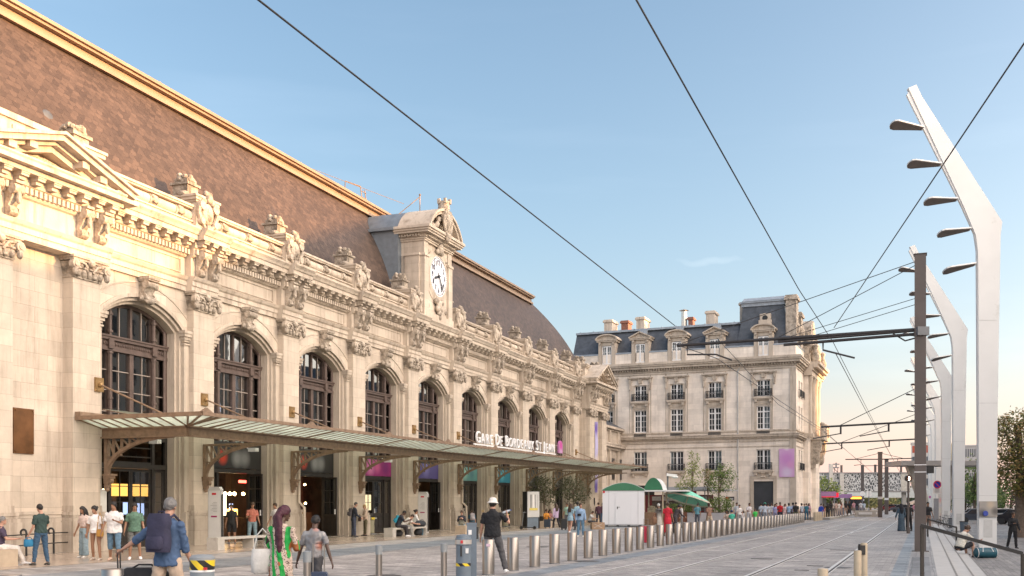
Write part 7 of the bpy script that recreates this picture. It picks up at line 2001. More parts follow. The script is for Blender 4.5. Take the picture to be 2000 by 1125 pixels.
def hand(mb, wr, d, sx, s, curl=.5, fat=1.0):
    d = d.normalized(); side = Vector((1, 0, 0)) - d * d.x
    if side.length < .2: side = Vector((0, 1, 0)) - d * d.y
    side.normalize(); nrm = d.cross(side).normalized()         # palm: fingers spread along nrm when the arm hangs
    fwd = nrm if abs(nrm.y) > abs(side.y) else side
    if fwd.y < 0: fwd = -fwd
    th = d.cross(fwd).normalized(); inw = th if th.x * sx < 0 else -th
    pc = wr + d * .05 * s
    mb.loft([[wr + d * t * s + (fwd * cos(a) * w_ + inw * sin(a) * .015) * s for a in [2 * pi * i / 10 for i in range(10)]] for t, w_ in ((-.01, .024), (.03, .036), (.075, .041), (.095, .038))])
    for i, (o, l) in enumerate(((.03, .070), (.010, .078), (-.010, .073), (-.029, .058))):
        b0 = wr + d * .09 * s + fwd * o * s; d1 = (d + inw * curl * .5).normalized(); d2 = (d + inw * curl * 1.4).normalized()
        p1 = b0 + d1 * l * .45 * s; p2 = p1 + d2 * l * .55 * s
        mb.tube([b0 - d * .015 * s, b0, p1, p2], [.0095 * s * fat, .0095 * s * fat, .009 * s * fat, .0065 * s * fat], 7)
    t0 = wr + d * .035 * s + fwd * .03 * s; t1 = t0 + (d * .6 + fwd * .7 + inw * .3).normalized() * .035 * s; t2 = t1 + (d * .9 + fwd * .2 + inw * .4).normalized() * .03 * s
    mb.tube([t0, t1, t2], [.013 * s, .011 * s * fat, .008 * s * fat], 7)
TORSO = [(-.10, 0, .10, .075), (-.05, 0, .150, .105), (.03, -.005, .160, .112), (.12, 0, .138, .098), (.22, .005, .135, .095), (.33, .012, .158, .110), (.42, .005, .168, .108), (.475, -.008, .142, .085), (.525, -.012, .078, .062), (.56, -.008, .055, .055), (.62, .005, .052, .054)]
SHIRT = [(-.02, 0, .172, .128), (.03, -.003, .172, .126), (.12, 0, .158, .118), (.22, .005, .155, .115), (.33, .012, .172, .126), (.42, .005, .182, .122), (.46, -.006, .152, .100), (.50, -.010, .108, .082), (.54, -.01, .068, .066)]
def head_rot(F): return Matrix.Rotation(F.head_yaw, 3, 'Z') @ Matrix.Rotation(-F.head_pitch, 3, 'X')
def add_head(mb, F):
    s = F.s; R = head_rot(F); c = F.headc
    P = lambda x, y, z: c + R @ Vector((x * s, y * s, z * s))
    mb.ball(c + R @ Vector((0, -.008 * s, .022 * s)), (.074 * s, .092 * s, .096 * s), 16, 12, R); mb.ball(P(0, .022, -.045), (.056 * s, .064 * s, .068 * s), 14, 10, R)
    mb.ball(P(0, .088, -.022), (.013 * s, .02 * s, .018 * s), 8, 6, R); mb.tube([P(0, .085, .015), P(0, .1, -.02)], [.008 * s, .013 * s], 6)
    mb.ball(P(0, .075, -.088), (.024 * s, .02 * s, .016 * s), 8, 6, R); mb.ball(P(0, .082, -.055), (.024 * s, .014 * s, .01 * s), 8, 5, R)
    mb.ball(P(0, .07, .03), (.05 * s, .022 * s, .01 * s), 8, 5, R)
    for sx in (-1, 1): mb.ball(P(sx * .076, -.005, -.01), (.010 * s, .022 * s, .032 * s), 8, 6, R)
    mb.tube([F.up(0, -.008, .5), c + R @ Vector((0, -.012 * s, -.06 * s))], [.056 * s, .05 * s], 12)
    return P, R
def hair_mb(F, style):
    s = F.s; R = head_rot(F); c = F.headc; mb = MB(); P = lambda x, y, z: c + R @ Vector((x * s, y * s, z * s))
    g = .006 if style == 'buzz' else .013
    # cap: rings from a slanted hairline over the crown
    rings = []
    for k in range(8):
        f = k / 7; ring_ = []
        for i in range(20):
            a = 2 * pi * i / 20; fr = (sin(a) + 1) / 2     # 1 at the face
            low = (.055 if style != 'bald' else .2) * fr - .075 * (1 - fr) + (-.02 if abs(cos(a)) > .8 and style != 'buzz' else 0)
            z = low + (.118 + g - low) * sin(f * pi / 2); zz = min(.9999, max(-.999, (z - .022) / (.096 + g)))
            rr = sqrt(max(0.0004, 1 - zz * zz)); ring_.append(P((.074 + g) * rr * cos(a), -.008 + (.092 + g) * rr * sin(a), z))
        rings.append(ring_)
    mb.loft(rings)
    if style == 'short': mb.ball(P(0, -.05, .03), (.07 * s, .055 * s, .075 * s), 12, 8, R)
    if style in ('long', 'verylong'):
        L_ = .34 if style == 'long' else .66
        for x, w_ in ((-.045, .05), (.0, .055), (.045, .05)):
            top = P(x, -.05, .03); pts = [top, P(x * 1.3, -.095, -.06)] + [Vector((top.x * 1.0 + x * .5 * s, top.y - (.07 + .02 * sin(3 * f)) * s, top.z - (.12 + L_ * f) * s)) for f in (.3, .65, 1.0)]
            mb.tube(pts, [w_ * s * .9, w_ * s, w_ * s * 1.0, w_ * s * .9, w_ * s * .45], 10)
        if style == 'long':
            for sx in (-1, 1): mb.tube([P(sx * .06, .0, .06), P(sx * .085, .0, -.04), P(sx * .08, .02, -.16), P(sx * .07, .03, -.26)], [.03 * s, .03 * s, .028 * s, .012 * s], 8)
    if style == 'bun': mb.ball(P(0, -.12, .05), (.045 * s, .045 * s, .045 * s), 10, 8)
    if style == 'pony': mb.tube([P(0, -.1, .04), P(0, -.15, 0), P(0, -.15, -.12), P(0, -.14, -.2)], [.025 * s, .03 * s, .03 * s, .01 * s], 8)
    return mb
m_eye = M('dark eyes', (.02, .015, .012), .3); m_lip = M('lips', (.28, .09, .08), .5)
HAIRC = {'black': (.012, .010, .009), 'brown': (.05, .028, .016), 'grey': (.16, .155, .15), 'darkgrey': (.07, .065, .06), 'blond': (.35, .24, .11), 'plum': (.055, .010, .022), 'white': (.5, .5, .48)}
def foot(mb, F, k, big=1.0, z0=0.0):
    hip, kn, ank, a, sx = F.legs[k]; s = F.s; fa = a * .35
    f = Vector((sx * .12, cos(fa), sin(fa) * .4)).normalized(); R = []
    base = Vector((ank.x, ank.y, ank.z - .075 * s))
    for t, w_, h in ((-.075, .022, .05), (-.05, .036, .085), (.0, .040, .10), (.06, .043, .075), (.12, .047, .055), (.165, .040, .042), (.188, .02, .03)):
        c = base + f * t * s * big; side = Vector((f.y, -f.x, 0)).normalized(); h *= big
        R.append([c + side * (w_ * big * s * cos(q)) + Vector((0, 0, max(0.0, (h * .5 + h * .5 * sin(q)) * s))) for q in [2 * pi * i / 12 for i in range(12)]])
    mb.loft(R)
def person(label, loc, face, H=1.75, skin='L', hair=('short', 'brown'), top=None, sleeve='short', bottom=None, legs='trousers', shoes=(.6, .6, .58), pose=None, near=False, skirt=None, hem=None, extra=None, group=None, top_mat=None, bottom_mat=None, face_parts=None):
    pose = dict(pose or {}); J = lambda v, a: tuple(x + PR.uniform(-a, a) for x in v)
    if not pose.get('fixed'):
        for k in 'LR':
            pose['leg' + k] = (lambda v: (v[0] + PR.uniform(-4, 4), v[1] + PR.uniform(0, 3), max(1, v[2] + PR.uniform(-1, 6))))(pose.get('leg' + k, (0, 2, 0)))
            pose['arm' + k] = J(pose.get('arm' + k, (4, 8, 12, 0)), 5)
        pose.setdefault('yaw', PR.uniform(-18, 18)); pose.setdefault('nod', PR.uniform(-2, 12)); pose.setdefault('lean', PR.uniform(-1, 4)); pose['wide'] = pose.get('wide', 1.0) * PR.uniform(.96, 1.06)
    F = skeleton(H, pose); s = F.s
    # stand the figure on its lower sole
    low = min(F.legs[k][2].z for k in 'LR') - .075 * s
    dz = 0.0 if pose.get('fixed') else -low
    o = thing('person', label, 'person', loc + Vector((0, 0, dz)), radians(face), group)
    vx = .0085 if near else .014
    mb = MB(); torso(mb, F, TORSO)
    add_head(mb, F)
    for k in 'LR':
        hip, kn, ank, a, sx = F.legs[k]
        seglimb(mb, hip, kn, ank, [x * s for x in (.083, .075, .053, .054, .036)])
        mb.tube([ank, ank + Vector((0, 0, -.05 * s))], [.036 * s, .04 * s], 10); mb.ball(ank + Vector((0, .03 * s, -.05 * s)), (.035 * s, .06 * s, .028 * s), 10, 6)
        sh, el, wr, d2, sx = F.arms[k]
        seglimb(mb, sh, el, wr, [x * s for x in (.050, .043, .036, .036, .024)]); hand(mb, wr, d2, sx, s, pose.get('curl', .6), 1.0 if near else 1.25)
    link('body', solidify(mb, vx, SKIN[skin], 'body', 3 if near else 2), o)
    vc = .013 if near else .02
    # top
    mt = top_mat or cloth(top)
    mb = MB(); secs = list(SHIRT)
    if hem is not None:                               # a longer or shorter hem: z of the hem above the hip joint
        secs = [(hem, 0, .178, .132), (hem * .5, 0, .178, .132)] + secs[1:] if hem < -.02 else [x for x in secs if x[0] > hem]
    torso(mb, F, secs)
    for k in 'LR':
        sh, el, wr, d2, sx = F.arms[k]
        if sleeve == 'short': e = sh.lerp(el, .72); mb.tube([F.up(sx * .08, -.01, .458), sh, e], [.045 * s, .057 * s, .06 * s], 12); mb.ball(sh, .056 * s, 10, 8)
        elif sleeve == 'long':
            mb.tube([F.up(sx * .08, -.01, .458), sh, sh.lerp(el, .5), el], [.045 * s, .057 * s, .056 * s, .052 * s], 12); mb.tube([el, el.lerp(wr, .5), wr], [.052 * s, .047 * s, .038 * s], 12); mb.ball(el, .052 * s, 10, 8); mb.ball(sh, .056 * s, 10, 8)
        elif sleeve == 'elbow':
            e = el.lerp(wr, .3); mb.tube([F.up(sx * .08, -.01, .458), sh, sh.lerp(el, .5), el], [.045 * s, .057 * s, .056 * s, .052 * s], 12); mb.tube([el, e], [.052 * s, .05 * s], 12); mb.ball(el, .052 * s, 10, 8); mb.ball(sh, .056 * s, 10, 8)
    tp_o = link('shirt' if skirt is None else 'dress', None, o) if False else None
    if skirt:                                         # one-piece dress: flares from the waist to z = skirt above the sole
        zt = -low if not pose.get('fixed') else 0; zb_ = skirt + low
        n = 6; rings = []
        sway = (F.legs['L'][1].y + F.legs['R'][1].y) / 2
        for i in range(n + 1):
            f = i / n; z = F.pelvis.z + .06 * s + (zb_ - F.pelvis.z - .06 * s) * f
            w_ = (.150 + pose.get('flare', .06) * f ** .8 + .02 * sin(pi * min(1, f * 2.2))) * s; dpt = (.118 + pose.get('flare', .06) * 1.1 * f + .03 * sin(pi * min(1, f * 2.2))) * s
            rings.append([Vector(((w_ + .010 * sin(5 * q + 2 * f) * f) * cos(q), (dpt + .010 * sin(6 * q) * f) * sin(q) + sway * f * .5, z)) for q in [2 * pi * j / 24 for j in range(24)]])
        mb.loft(rings)
    link('dress' if skirt else 'shirt', solidify(mb, vc, mt, 'top', 2, .015 if near else .01), o)
    # bottom
    if bottom is not None or bottom_mat is not None:
        mbt = bottom_mat or cloth(bottom); mb = MB()
        torso(mb, F, [(-.09, 0, .12, .09), (-.04, 0, .163, .118), (.03, -.003, .166, .12), (.07, 0, .16, .116)])
        for k in 'LR':
            hip, kn, ank, a, sx = F.legs[k]
            if legs == 'shorts': e = hip.lerp(kn, .92); mb.tube([hip, hip.lerp(kn, .5), e], [.095 * s, .092 * s, .085 * s], 12); mb.ball(hip, .095 * s, 10, 8)
            elif legs == 'cropped': e = kn.lerp(ank, .35); seglimb(mb, hip, kn, e, [x * s for x in (.095, .088, .072, .07, .066)])
            elif legs == 'wide': seglimb(mb, hip, kn, ank.lerp(kn, .02), [x * s for x in (.097, .095, .088, .092, .098)])
            elif legs == 'slim': seglimb(mb, hip, kn, ank.lerp(kn, .05), [x * s for x in (.092, .084, .064, .063, .046)])
            else: seglimb(mb, hip, kn, ank.lerp(kn, .02), [x * s for x in (.096, .088, .070, .068, .060)])
        link({'shorts': 'shorts'}.get(legs, 'trousers'), solidify(mb, vc, mbt, 'bottom', 2, .014 if near else .009), o)
    for k in 'LR':
        mb = MB(); foot(mb, F, k); mb.build('shoe', cloth(shoes, 'shoe %.2f %.2f %.2f' % tuple(shoes)), o, 60)
    if hair and hair[0] != 'none':
        hm = M('hair ' + hair[1], HAIRC[hair[1]], .6, 0, .3, 20, .5, 60)
        link('hair', solidify(hair_mb(F, hair[0]), .010 if near else .015, hm, 'hair', 1, .012 if near else .008), o)
    if near or face_parts:
        R = head_rot(F); c = F.headc; P = lambda x, y, z: c + R @ Vector((x * s, y * s, z * s))
        for sx in (-1, 1): b = MB(); b.ball(P(sx * .030, .083, .008), (.011 * s, .006 * s, .006 * s), 8, 5, R); b.build('eye', m_eye, o, 60)
        b = MB(); b.ball(P(0, .094, -.055), (.022 * s, .006 * s, .006 * s), 8, 5, R); b.build('mouth', m_lip, o, 60)
    F.o = o; F.dz = dz
    return F
def to_world(F, p):                                  # a point in the person's frame to the world
    o = F.o; a = o.rotation_euler[2]
    return Vector((p.x * cos(a) - p.y * sin(a), p.x * sin(a) + p.y * cos(a), p.z)) + Vector(o.location)
def backpack(F, label, col, h=.46, w_=.31, d_=.17, name='backpack'):
    s = F.s; o = thing(name, label, 'backpack', to_world(F, F.up(0, -.12, .12)), F.o.rotation_euler[2]); m = cloth(col); mb = MB()
    o.rotation_euler = (-F.lean, 0, F.o.rotation_euler[2])
    R = []
    for f in [i / 8 for i in range(9)]:
        z = h * f - .04; k = .86 + .14 * sin(pi * min(1, f * 1.3 + .15)) if f < .75 else .98 - 1.5 * (f - .75) ** 1.5
        R.append([Vector((w_ / 2 * k * (abs(cos(q)) ** .6) * (1 if cos(q) > 0 else -1), -d_ / 2 + d_ / 2 * k * (abs(sin(q)) ** .7) * (1 if sin(q) > 0 else -1), z)) for q in [2 * pi * i / 20 for i in range(20)]])
    mb.loft(R); mb.build('body', m, o, 50)
    mb = MB(); mb.loft([[Vector((w_ * .36 * k * (abs(cos(q)) ** .6) * (1 if cos(q) > 0 else -1), -d_ + .0 + .05 * k * sin(q), z)) for q in [2 * pi * i / 16 for i in range(16)]] for z, k in ((0, .85), (.03, 1), (.14, 1), (.17, .8))]); mb.build('pocket', m, o, 50)
    for sx in (-1, 1):
        mb = MB(); mb.tube([(sx * .10, -.02, h - .1), (sx * .115, .07, h - .05), (sx * .13, .2, h - .14), (sx * .14, .24, h * .45), (sx * .15, .1, .05)], .017, 7); mb.build('strap', m, o, 60)
    mb = MB(); mb.tube([(-.05, -.05, h - .06), (-.04, -.05, h - .01), (.04, -.05, h - .01), (.05, -.05, h - .06)], .012, 6); mb.build('grab_handle', m, o, 60)
    return o
def tote(label, loc, col, w_=.36, h=.34, d_=.1, rz=0, strap=.3, cat='bag', name='shoulder_bag'):
    o = thing(name, label, cat, loc, rz); m = cloth(col); b = MB()
    b.loft([[Vector((w_ / 2 * k * cos(q), d_ / 2 * k2 * sin(q), z)) for q in [2 * pi * i / 14 for i in range(14)]] for z, k, k2 in ((-h, .8, .8), (-h * .95, .95, 1.1), (-h * .5, 1.0, 1.2), (-.02, .92, .7), (0, .9, .6))]); b.build('body', m, o, 50)
    if strap: b = MB(); b.tube([(-w_ * .38, 0, -.02), (-w_ * .22, 0, strap * .7), (0, 0, strap), (w_ * .22, 0, strap * .7), (w_ * .38, 0, -.02)], .012, 6); b.build('strap', m, o, 60)
    return o
STAND = {}
def W(**k): d = dict(k); return d
WALK = W(legL=(16, 2, 6), legR=(-14, 2, 14), armL=(-14, 8, 14, 0), armR=(14, 8, 14, 0))
WALK2 = W(legL=(-12, 2, 12), legR=(14, 2, 5), armL=(12, 8, 14, 0), armR=(-12, 8, 14, 0))
PHONE = W(armL=(25, 6, 85, 25), armR=(25, 6, 90, 25), nod=18)
SIT = W(hip=.56, legL=(88, 6, 86), legR=(84, 6, 80), armL=(28, 6, 62, 15), armR=(28, 6, 62, 15), lean=10, nod=12)
HOLD = W(armL=(6, 8, 20, 0), armR=(20, 8, 80, 20))

# 1 man with navy backpack pulling the wheeled duffel
F = person('grey haired man in blue shirt and beige trousers pulling a bag, back turned', at(327, 13.9), -14, 1.78, 'L', ('buzz', 'grey'), (.055, .10, .19), 'elbow', (.48, .37, .28), shoes=(.1, .07, .05), hem=-.1,
           pose=W(legL=(-8, 3, 8), legR=(10, 3, 4), armL=(-22, 48, 8, -10), armR=(10, 8, 14, 0), lean=3, wide=1.08, yaw=4, curl=.9), near=True)
backpack(F, 'navy blue backpack worn by the grey haired man in the blue shirt', (.030, .030, .062), .52, .35, .2)
hw_ = to_world(F, F.arms['L'][2] + F.arms['L'][3] * .09)
o = thing('wheeled_duffel', 'black wheeled duffel bag pulled by the man in the blue shirt', 'suitcase', Vector((hw_.x + .02, hw_.y, 0)), .1)
b = MB(); R = []
for i in range(11):
    x = -.05 + .72 * i / 10; k = min(1.0, .72 + 1.4 * min(i / 10, 1 - i / 10)); R.append([Vector((x, .17 * k * cos(q), .57 + .25 * k * sin(q))) for q in [2 * pi * j / 16 for j in range(16)]])
b.loft(R); b.build('body', cloth((.016, .016, .018)), o, 50)
b = MB(); hz_h = hw_.z
for y in (-.0, .12): b.tube([(-.02, y, .55), (-.03, y, hz_h - .02)], .011, 6)
b.tube([(-.03, -.03, hz_h), (-.03, .15, hz_h)], .018, 7); b.build('pull_handle', m_black, o)
b = MB(); b.tube([(.15, 0, .80), (.25, 0, .86), (.42, 0, .86), (.5, 0, .79)], .014, 6); b.build('carry_handle', m_black, o)
for y in (-.12, .12): b = MB(); b.lathe([(0, -.02), (.06, -.02), (.06, .02), (0, .02)], 12, (.0, y, .07), 'y'); b.build('wheel', m_black, o)
b = MB(); b.box(-.03, .6, -.14, .14, .08, .42); b.build('base', m_black, o)
# 2 woman in the green printed dress
def print_mat():
    m, nt, b = new_mat('green printed wax cloth'); L = nt.links
    tc = N(nt, 'ShaderNodeTexCoord'); n1 = N(nt, 'ShaderNodeTexNoise', inp={'Scale': 2.0, 'Detail': 1.0}); mp = N(nt, 'ShaderNodeMapping', inp={'Scale': (2.0, 2.0, .95), 'Rotation': (0, .35, 0)}); L.new(tc.outputs['Object'], mp.inputs[0])
    L.new(mp.outputs[0], n1.inputs['Vector']); w_ = N(nt, 'ShaderNodeTexWave', inp={'Scale': 1.1, 'Distortion': 7.0, 'Detail': 1.0, 'Detail Scale': 1.2}); L.new(mp.outputs[0], w_.inputs['Vector'])
    v = N(nt, 'ShaderNodeTexVoronoi', inp={'Scale': 44.0}); L.new(tc.outputs['Object'], v.inputs['Vector'])
    spot = N(nt, 'ShaderNodeValToRGB'); L.new(v.outputs['Distance'], spot.inputs[0]); spot.color_ramp.interpolation = 'CONSTANT'
    spot.color_ramp.elements[0].color = (.02, .015, .012, 1); spot.color_ramp.elements[1].position = .34; spot.color_ramp.elements[1].color = (.50, .40, .33, 1)
    base = N(nt, 'ShaderNodeValToRGB'); L.new(w_.outputs['Fac'], base.inputs[0]); base.color_ramp.interpolation = 'CONSTANT'
    e = base.color_ramp.elements; e[0].color = (0, 0, 0, 1); e[1].position = .46; e[1].color = (1, 1, 1, 1)
    gr = N(nt, 'ShaderNodeValToRGB'); L.new(n1.outputs['Fac'], gr.inputs[0]); gr.color_ramp.interpolation = 'CONSTANT'
    e = gr.color_ramp.elements; e[0].color = (.30, .10, .03, 1); e[1].position = .36; e[1].color = (.008, .30, .05, 1); x = gr.color_ramp.elements.new(.62); x.color = (.015, .012, .012, 1)
    mx = N(nt, 'ShaderNodeMix', data_type='RGBA'); L.new(base.outputs[0], mx.inputs[0]); L.new(spot.outputs[0], mx.inputs[6]); L.new(gr.outputs[0], mx.inputs[7]); L.new(mx.outputs[2], b.inputs['Base Color']); b.inputs['Roughness'].default_value = .7
    return m
F = person('woman in a long green and leopard printed dress with very long plum braids', at(549, 15.0), -22, 1.66, 'D', ('verylong', 'plum'), top_mat=print_mat(), sleeve='elbow', skirt=.08, shoes=(.02, .02, .02), pose=W(legL=(10, 2, 6), legR=(-8, 2, 8), armL=(8, 16, 40, 0), armR=(20, 10, 70, 30), yaw=-42, flare=.06, wide=1.02), near=True)
tote('large white leather shoulder bag of the woman in the green dress', to_world(F, Vector((-.28, -.06, F.pelvis.z + .14))), (.62, .61, .58), .34, .36, .12, F.o.rotation_euler[2] + .5, .3)
b = MB(); eR = head_rot(F); ep = to_world(F, F.headc + eR @ Vector((.08, .0, -.05)))
b.tube([ep + Vector((.028 * cos(q), .012 * cos(q), .028 * sin(q) - .03)) for q in [2 * pi * i / 14 for i in range(15)]], .006, 5); b.build('earring', M('gold earring', (.6, .42, .15), .3, .9), F.o); 
er = F.o.children[-1]; er.matrix_parent_inverse = Matrix.Translation(F.o.location) @ Matrix.Rotation(F.o.rotation_euler[2], 4, 'Z'); er.matrix_parent_inverse.invert()
# 3 youth in grey patterned shirt with trolley
pm3 = blob_mat('grey patterned shirt', (.17, .165, .17), [(-.1, 1.2, .12, (.3, .3, .3)), (.1, 1.0, .1, (.4, .17, .12)), (.05, 1.3, .08, (.42, .2, .16)), (-.08, .95, .08, (.36, .34, .33)), (.15, 1.2, .07, (.35, .34, .33))])
F = person('youth in a grey patterned t-shirt walking away with a navy trolley', at(612, 17.0), -8, 1.52, 'D', ('buzz', 'black'), sleeve='short', top_mat=pm3, bottom=(.05, .05, .055), legs='slim', shoes=(.1, .1, .1), pose=W(legL=(18, 2, 8), legR=(-16, 2, 18), armL=(-4, 14, 12, 0), armR=(-12, 20, 14, 0), lean=8, nod=12), near=True)
# 4 man with the white hat
F = person('man in a white bucket hat and black polo shirt drinking, seen from behind', gp(962, 1120), -8, 1.80, 'L', ('short', 'black'), (.010, .011, .014), 'short', (.075, .075, .08), legs='trousers', shoes=(.72, .74, .74), hem=-.07, pose=W(legL=(0, -3, 2), legR=(-2, 15, 4), armL=(8, 8, 20, 0), armR=(40, 34, 105, 10), lean=2, wide=1.12, nod=4, curl=.9), near=True)
hb = MB(); Rh = head_rot(F); hc = F.headc
hb.loft([[hc + Rh @ Vector((r * cos(q) * .9, r * sin(q) - .006, z)) for q in [2 * pi * i / 24 for i in range(24)]] for r, z in ((.155, .018), (.158, .026), (.108, .072), (.100, .11), (.085, .145), (.045, .158), (.005, .16))]); ho = hb.build('hat', None or cloth((.66, .64, .6)), F.o, 60)
cb_ = MB(); cb_.loft([oring(F.up(0, -.008, z), r * F.s, r * F.s * .95, 16, F.lean) for z, r in ((.53, .082), (.575, .070), (.58, .064), (.54, .07))]); cb_.build('collar', M('black polo collar', (.012, .013, .016), .8), F.o, 60)
bt = to_world(F, F.arms['R'][2] + F.arms['R'][3] * .1)
o = thing('water_bottle', 'clear plastic water bottle with blue cap raised by the man in the white hat', 'bottle', bt); b = MB(); b.T = Matrix.Rotation(radians(70), 4, 'Y')
b.lathe([(0, -.1), (.03, -.1), (.032, .04), (.014, .09), (.014, .1), (0, .1)], 14); b.build('body', M('clear plastic', (.45, .5, .55), .1, 0, .05, 3), o, 50); b = MB(); b.T = Matrix.Rotation(radians(70), 4, 'Y'); b.lathe([(0, .1), (.017, .1), (.017, .125), (0, .125)], 12); b.build('cap', M('blue cap', (.03, .1, .4), .4), o, 50)
# 5 left group
F = person('man in dark green t-shirt and jeans by the iron rail, hand raised', gp(80, 1104), 60, 1.68, 'L', ('buzz', 'black'), (.025, .05, .045), 'short', (.035, .08, .14), legs='slim', shoes=(.05, .05, .045), pose=W(legL=(3, 3, 4), legR=(-3, 3, 2), armL=(8, 8, 20, 0), armR=(30, 14, 105, 30), nod=12), near=True)
tote('dark bag with bright blue lining held low by the man in the green t-shirt', to_world(F, F.arms['L'][2] + Vector((0, 0, -.12))), (.02, .16, .30), .26, .2, .14, .4, .06, name='carrier_bag')
F = person('person in purple polo and white trousers sitting at the left edge', gp(-4, 1106) + Vector((0, .1, 0)), -62, 1.72, 'L', ('buzz', 'grey'), (.055, .04, .07), 'short', (.62, .58, .54), shoes=(.75, .74, .74), pose=W(fixed=1, hip=.555, legL=(80, 2, 78), legR=(84, -6, 60), armL=(30, 8, 60, 10), armR=(30, 8, 60, 10), lean=4), near=True)
person('woman with long dark hair, pale top and loose pale jeans near the first doorway', gp(164, 1089), 150, 1.60, 'M', ('long', 'black'), (.52, .42, .38), 'short', (.22, .30, .34), legs='wide', shoes=(.6, .58, .54), pose=W(legL=(4, 2, 4), legR=(-4, 2, 4)), near=True, hem=.05)
F = person('woman in a short white dress with a tan shoulder bag near the first doorway', gp(187, 1094.5), 170, 1.62, 'M', ('bun', 'black'), (.72, .71, .70), 'short', skirt=.82, shoes=(.45, .38, .32), pose=W(legL=(6, 2, 4), legR=(-6, 2, 8), armR=(4, 10, 12, 0), flare=.03), near=True)
tote('tan round shoulder bag worn by the woman in the short white dress', to_world(F, Vector((-.2, .1, F.pelvis.z + .06))), (.42, .22, .05), .24, .22, .1, F.o.rotation_euler[2], .5)
person('tall man in a white printed t-shirt and denim shorts near the first doorway', gp(223, 1095), 186, 1.74, 'M', ('short', 'black'), (.66, .65, .64), 'short', (.10, .18, .26), legs='cropped', shoes=(.5, .36, .28), pose=W(armL=(25, 10, 80, 30), armR=(5, 10, 12, 0), wide=1.2, legL=(5, 2, 4), legR=(-4, 2, 4)), near=True, hem=-.1)
person('man in a green printed t-shirt and grey shorts before the first door', gp(263, 1092), 200, 1.70, 'M', ('short', 'black'), (.09, .17, .12), 'short', (.15, .155, .15), legs='shorts', shoes=(.75, .75, .75), pose=W(armL=(4, 8, 12, 0), armR=(4, 12, 20, 0), wide=1.1), near=True, hem=-.08)
# 6 second doorway pair
person('man in a brick red shirt and pale jeans in the second doorway', fac(11.6, 1.4), 200, 1.74, 'M', ('short', 'brown'), (.38, .13, .09), 'short', (.17, .25, .29), shoes=(.2, .2, .2), pose=HOLD)
person('person in a loose white shirt and pale trousers in the second doorway', fac(13.0, 1.6), 150, 1.72, 'M', ('short', 'brown'), (.60, .58, .57), 'short', (.42, .42, .41), shoes=(.6, .6, .6), pose=WALK, hem=-.12)
person('person in black standing inside the second doorway', fac(11.0, .8), 180, 1.66, 'M', ('short', 'black'), (.015, .015, .016), 'short', (.015, .015, .017), legs='shorts', shoes=(.1, .1, .1), pose=STAND)
# 7 couple between doors three and four
F = person('man in a navy jacket with a grey shoulder bag, hand behind his back', gp(691, 1048.5), -70, 1.76, 'L', ('buzz', 'darkgrey'), (.022, .027, .042), 'long', (.05, .06, .095), shoes=(.05, .05, .06), hem=-.14, pose=W(armL=(-16, 6, 20, 10), armR=(15, 8, 40, 10), lean=6, nod=8))
backpack(F, 'dark grey rucksack carried by the man in the navy jacket', (.06, .055, .06), .4, .32, .18)
F = person('blonde woman in a beige coat and olive trousers facing the man in navy', gp(714, 1046.5), 110, 1.63, 'L', ('short', 'blond'), (.48, .37, .29), 'long', (.10, .085, .05), legs='slim', shoes=(.03, .02, .02), hem=-.08, pose=W(armL=(20, 8, 75, 25), armR=(20, 8, 75, 25), nod=10))
tote('dark brown handbag held by the blonde woman in the beige coat', to_world(F, F.arms['L'][2] + Vector((0, .03, -.02))), (.06, .035, .03), .34, .26, .14, F.o.rotation_euler[2], .1)
# 8 bench
F = person('man in a black jersey sitting on the long bench looking at his phone', fac(21.9, 2.95), -78, 1.80, 'D', ('buzz', 'black'), (.018, .022, .034), 'short', (.03, .028, .032), shoes=(.75, .75, .76), pose=W(fixed=1, hip=.555, legL=(70, 8, 62), legR=(86, 4, 84), armL=(38, 4, 70, 20), armR=(38, 4, 70, 20), lean=22, nod=28, wide=1.1))
backpack(F, 'bright teal rucksack on the back of the man sitting in black', (.02, .22, .32), .4, .3, .14)
person('person in a white t-shirt bending forward on the long bench beside the man in black', fac(22.8, 2.75), -70, 1.74, 'L', ('short', 'brown'), (.60, .58, .54), 'short', (.25, .25, .24), shoes=(.3, .3, .3), pose=W(fixed=1, hip=.555, legL=(80, 6, 78), legR=(84, 6, 80), armL=(50, 4, 30, 10), armR=(50, 4, 30, 10), lean=48, nod=20))
F = person('woman with a bun in a white top sitting on the long bench beside black bags', fac(24.6, 2.6), -72, 1.70, 'M', ('bun', 'black'), (.66, .66, .65), 'long', (.05, .12, .17), shoes=(.1, .1, .1), pose=W(fixed=1, hip=.60, legL=(55, 6, 60), legR=(60, 6, 62), armL=(26, 6, 55, 10), armR=(26, 6, 55, 10), lean=4, yaw=-10))
tote('beige shoulder bag in front of the woman in the white top', to_world(F, Vector((0, .2, F.pelvis.z + .22))), (.42, .31, .2), .34, .3, .12, F.o.rotation_euler[2], .3)
def soft_bag(loc, lab, col, sx, sy, sz, rz=0):
    o = thing('travel_bag', lab, 'bag', loc, rz); b = MB(); b.ball((0, 0, sz), (sx, sy, sz), 14, 9); b.ball((sx * .4, 0, sz * .9), (sx * .6, sy * .9, sz * 1.0), 12, 8); b.ball((-sx * .5, .02, sz * .8), (sx * .55, sy * .9, sz * .8), 12, 8)
    link('body', solidify(b, .02, cloth(col), 'body', 2), o); b = MB(); b.tube([(-sx * .3, -sy * .5, sz * 1.7), (-sx * .2, -sy * .5, sz * 2.2), (sx * .2, -sy * .5, sz * 2.2), (sx * .3, -sy * .5, sz * 1.7)], .015, 6); b.build('handle', m_black, o)
soft_bag(fac(24.4, 3.0, .46), 'slumped dark navy bag lying on the long bench', (.025, .03, .038), .55, .22, .17, ROT_F)
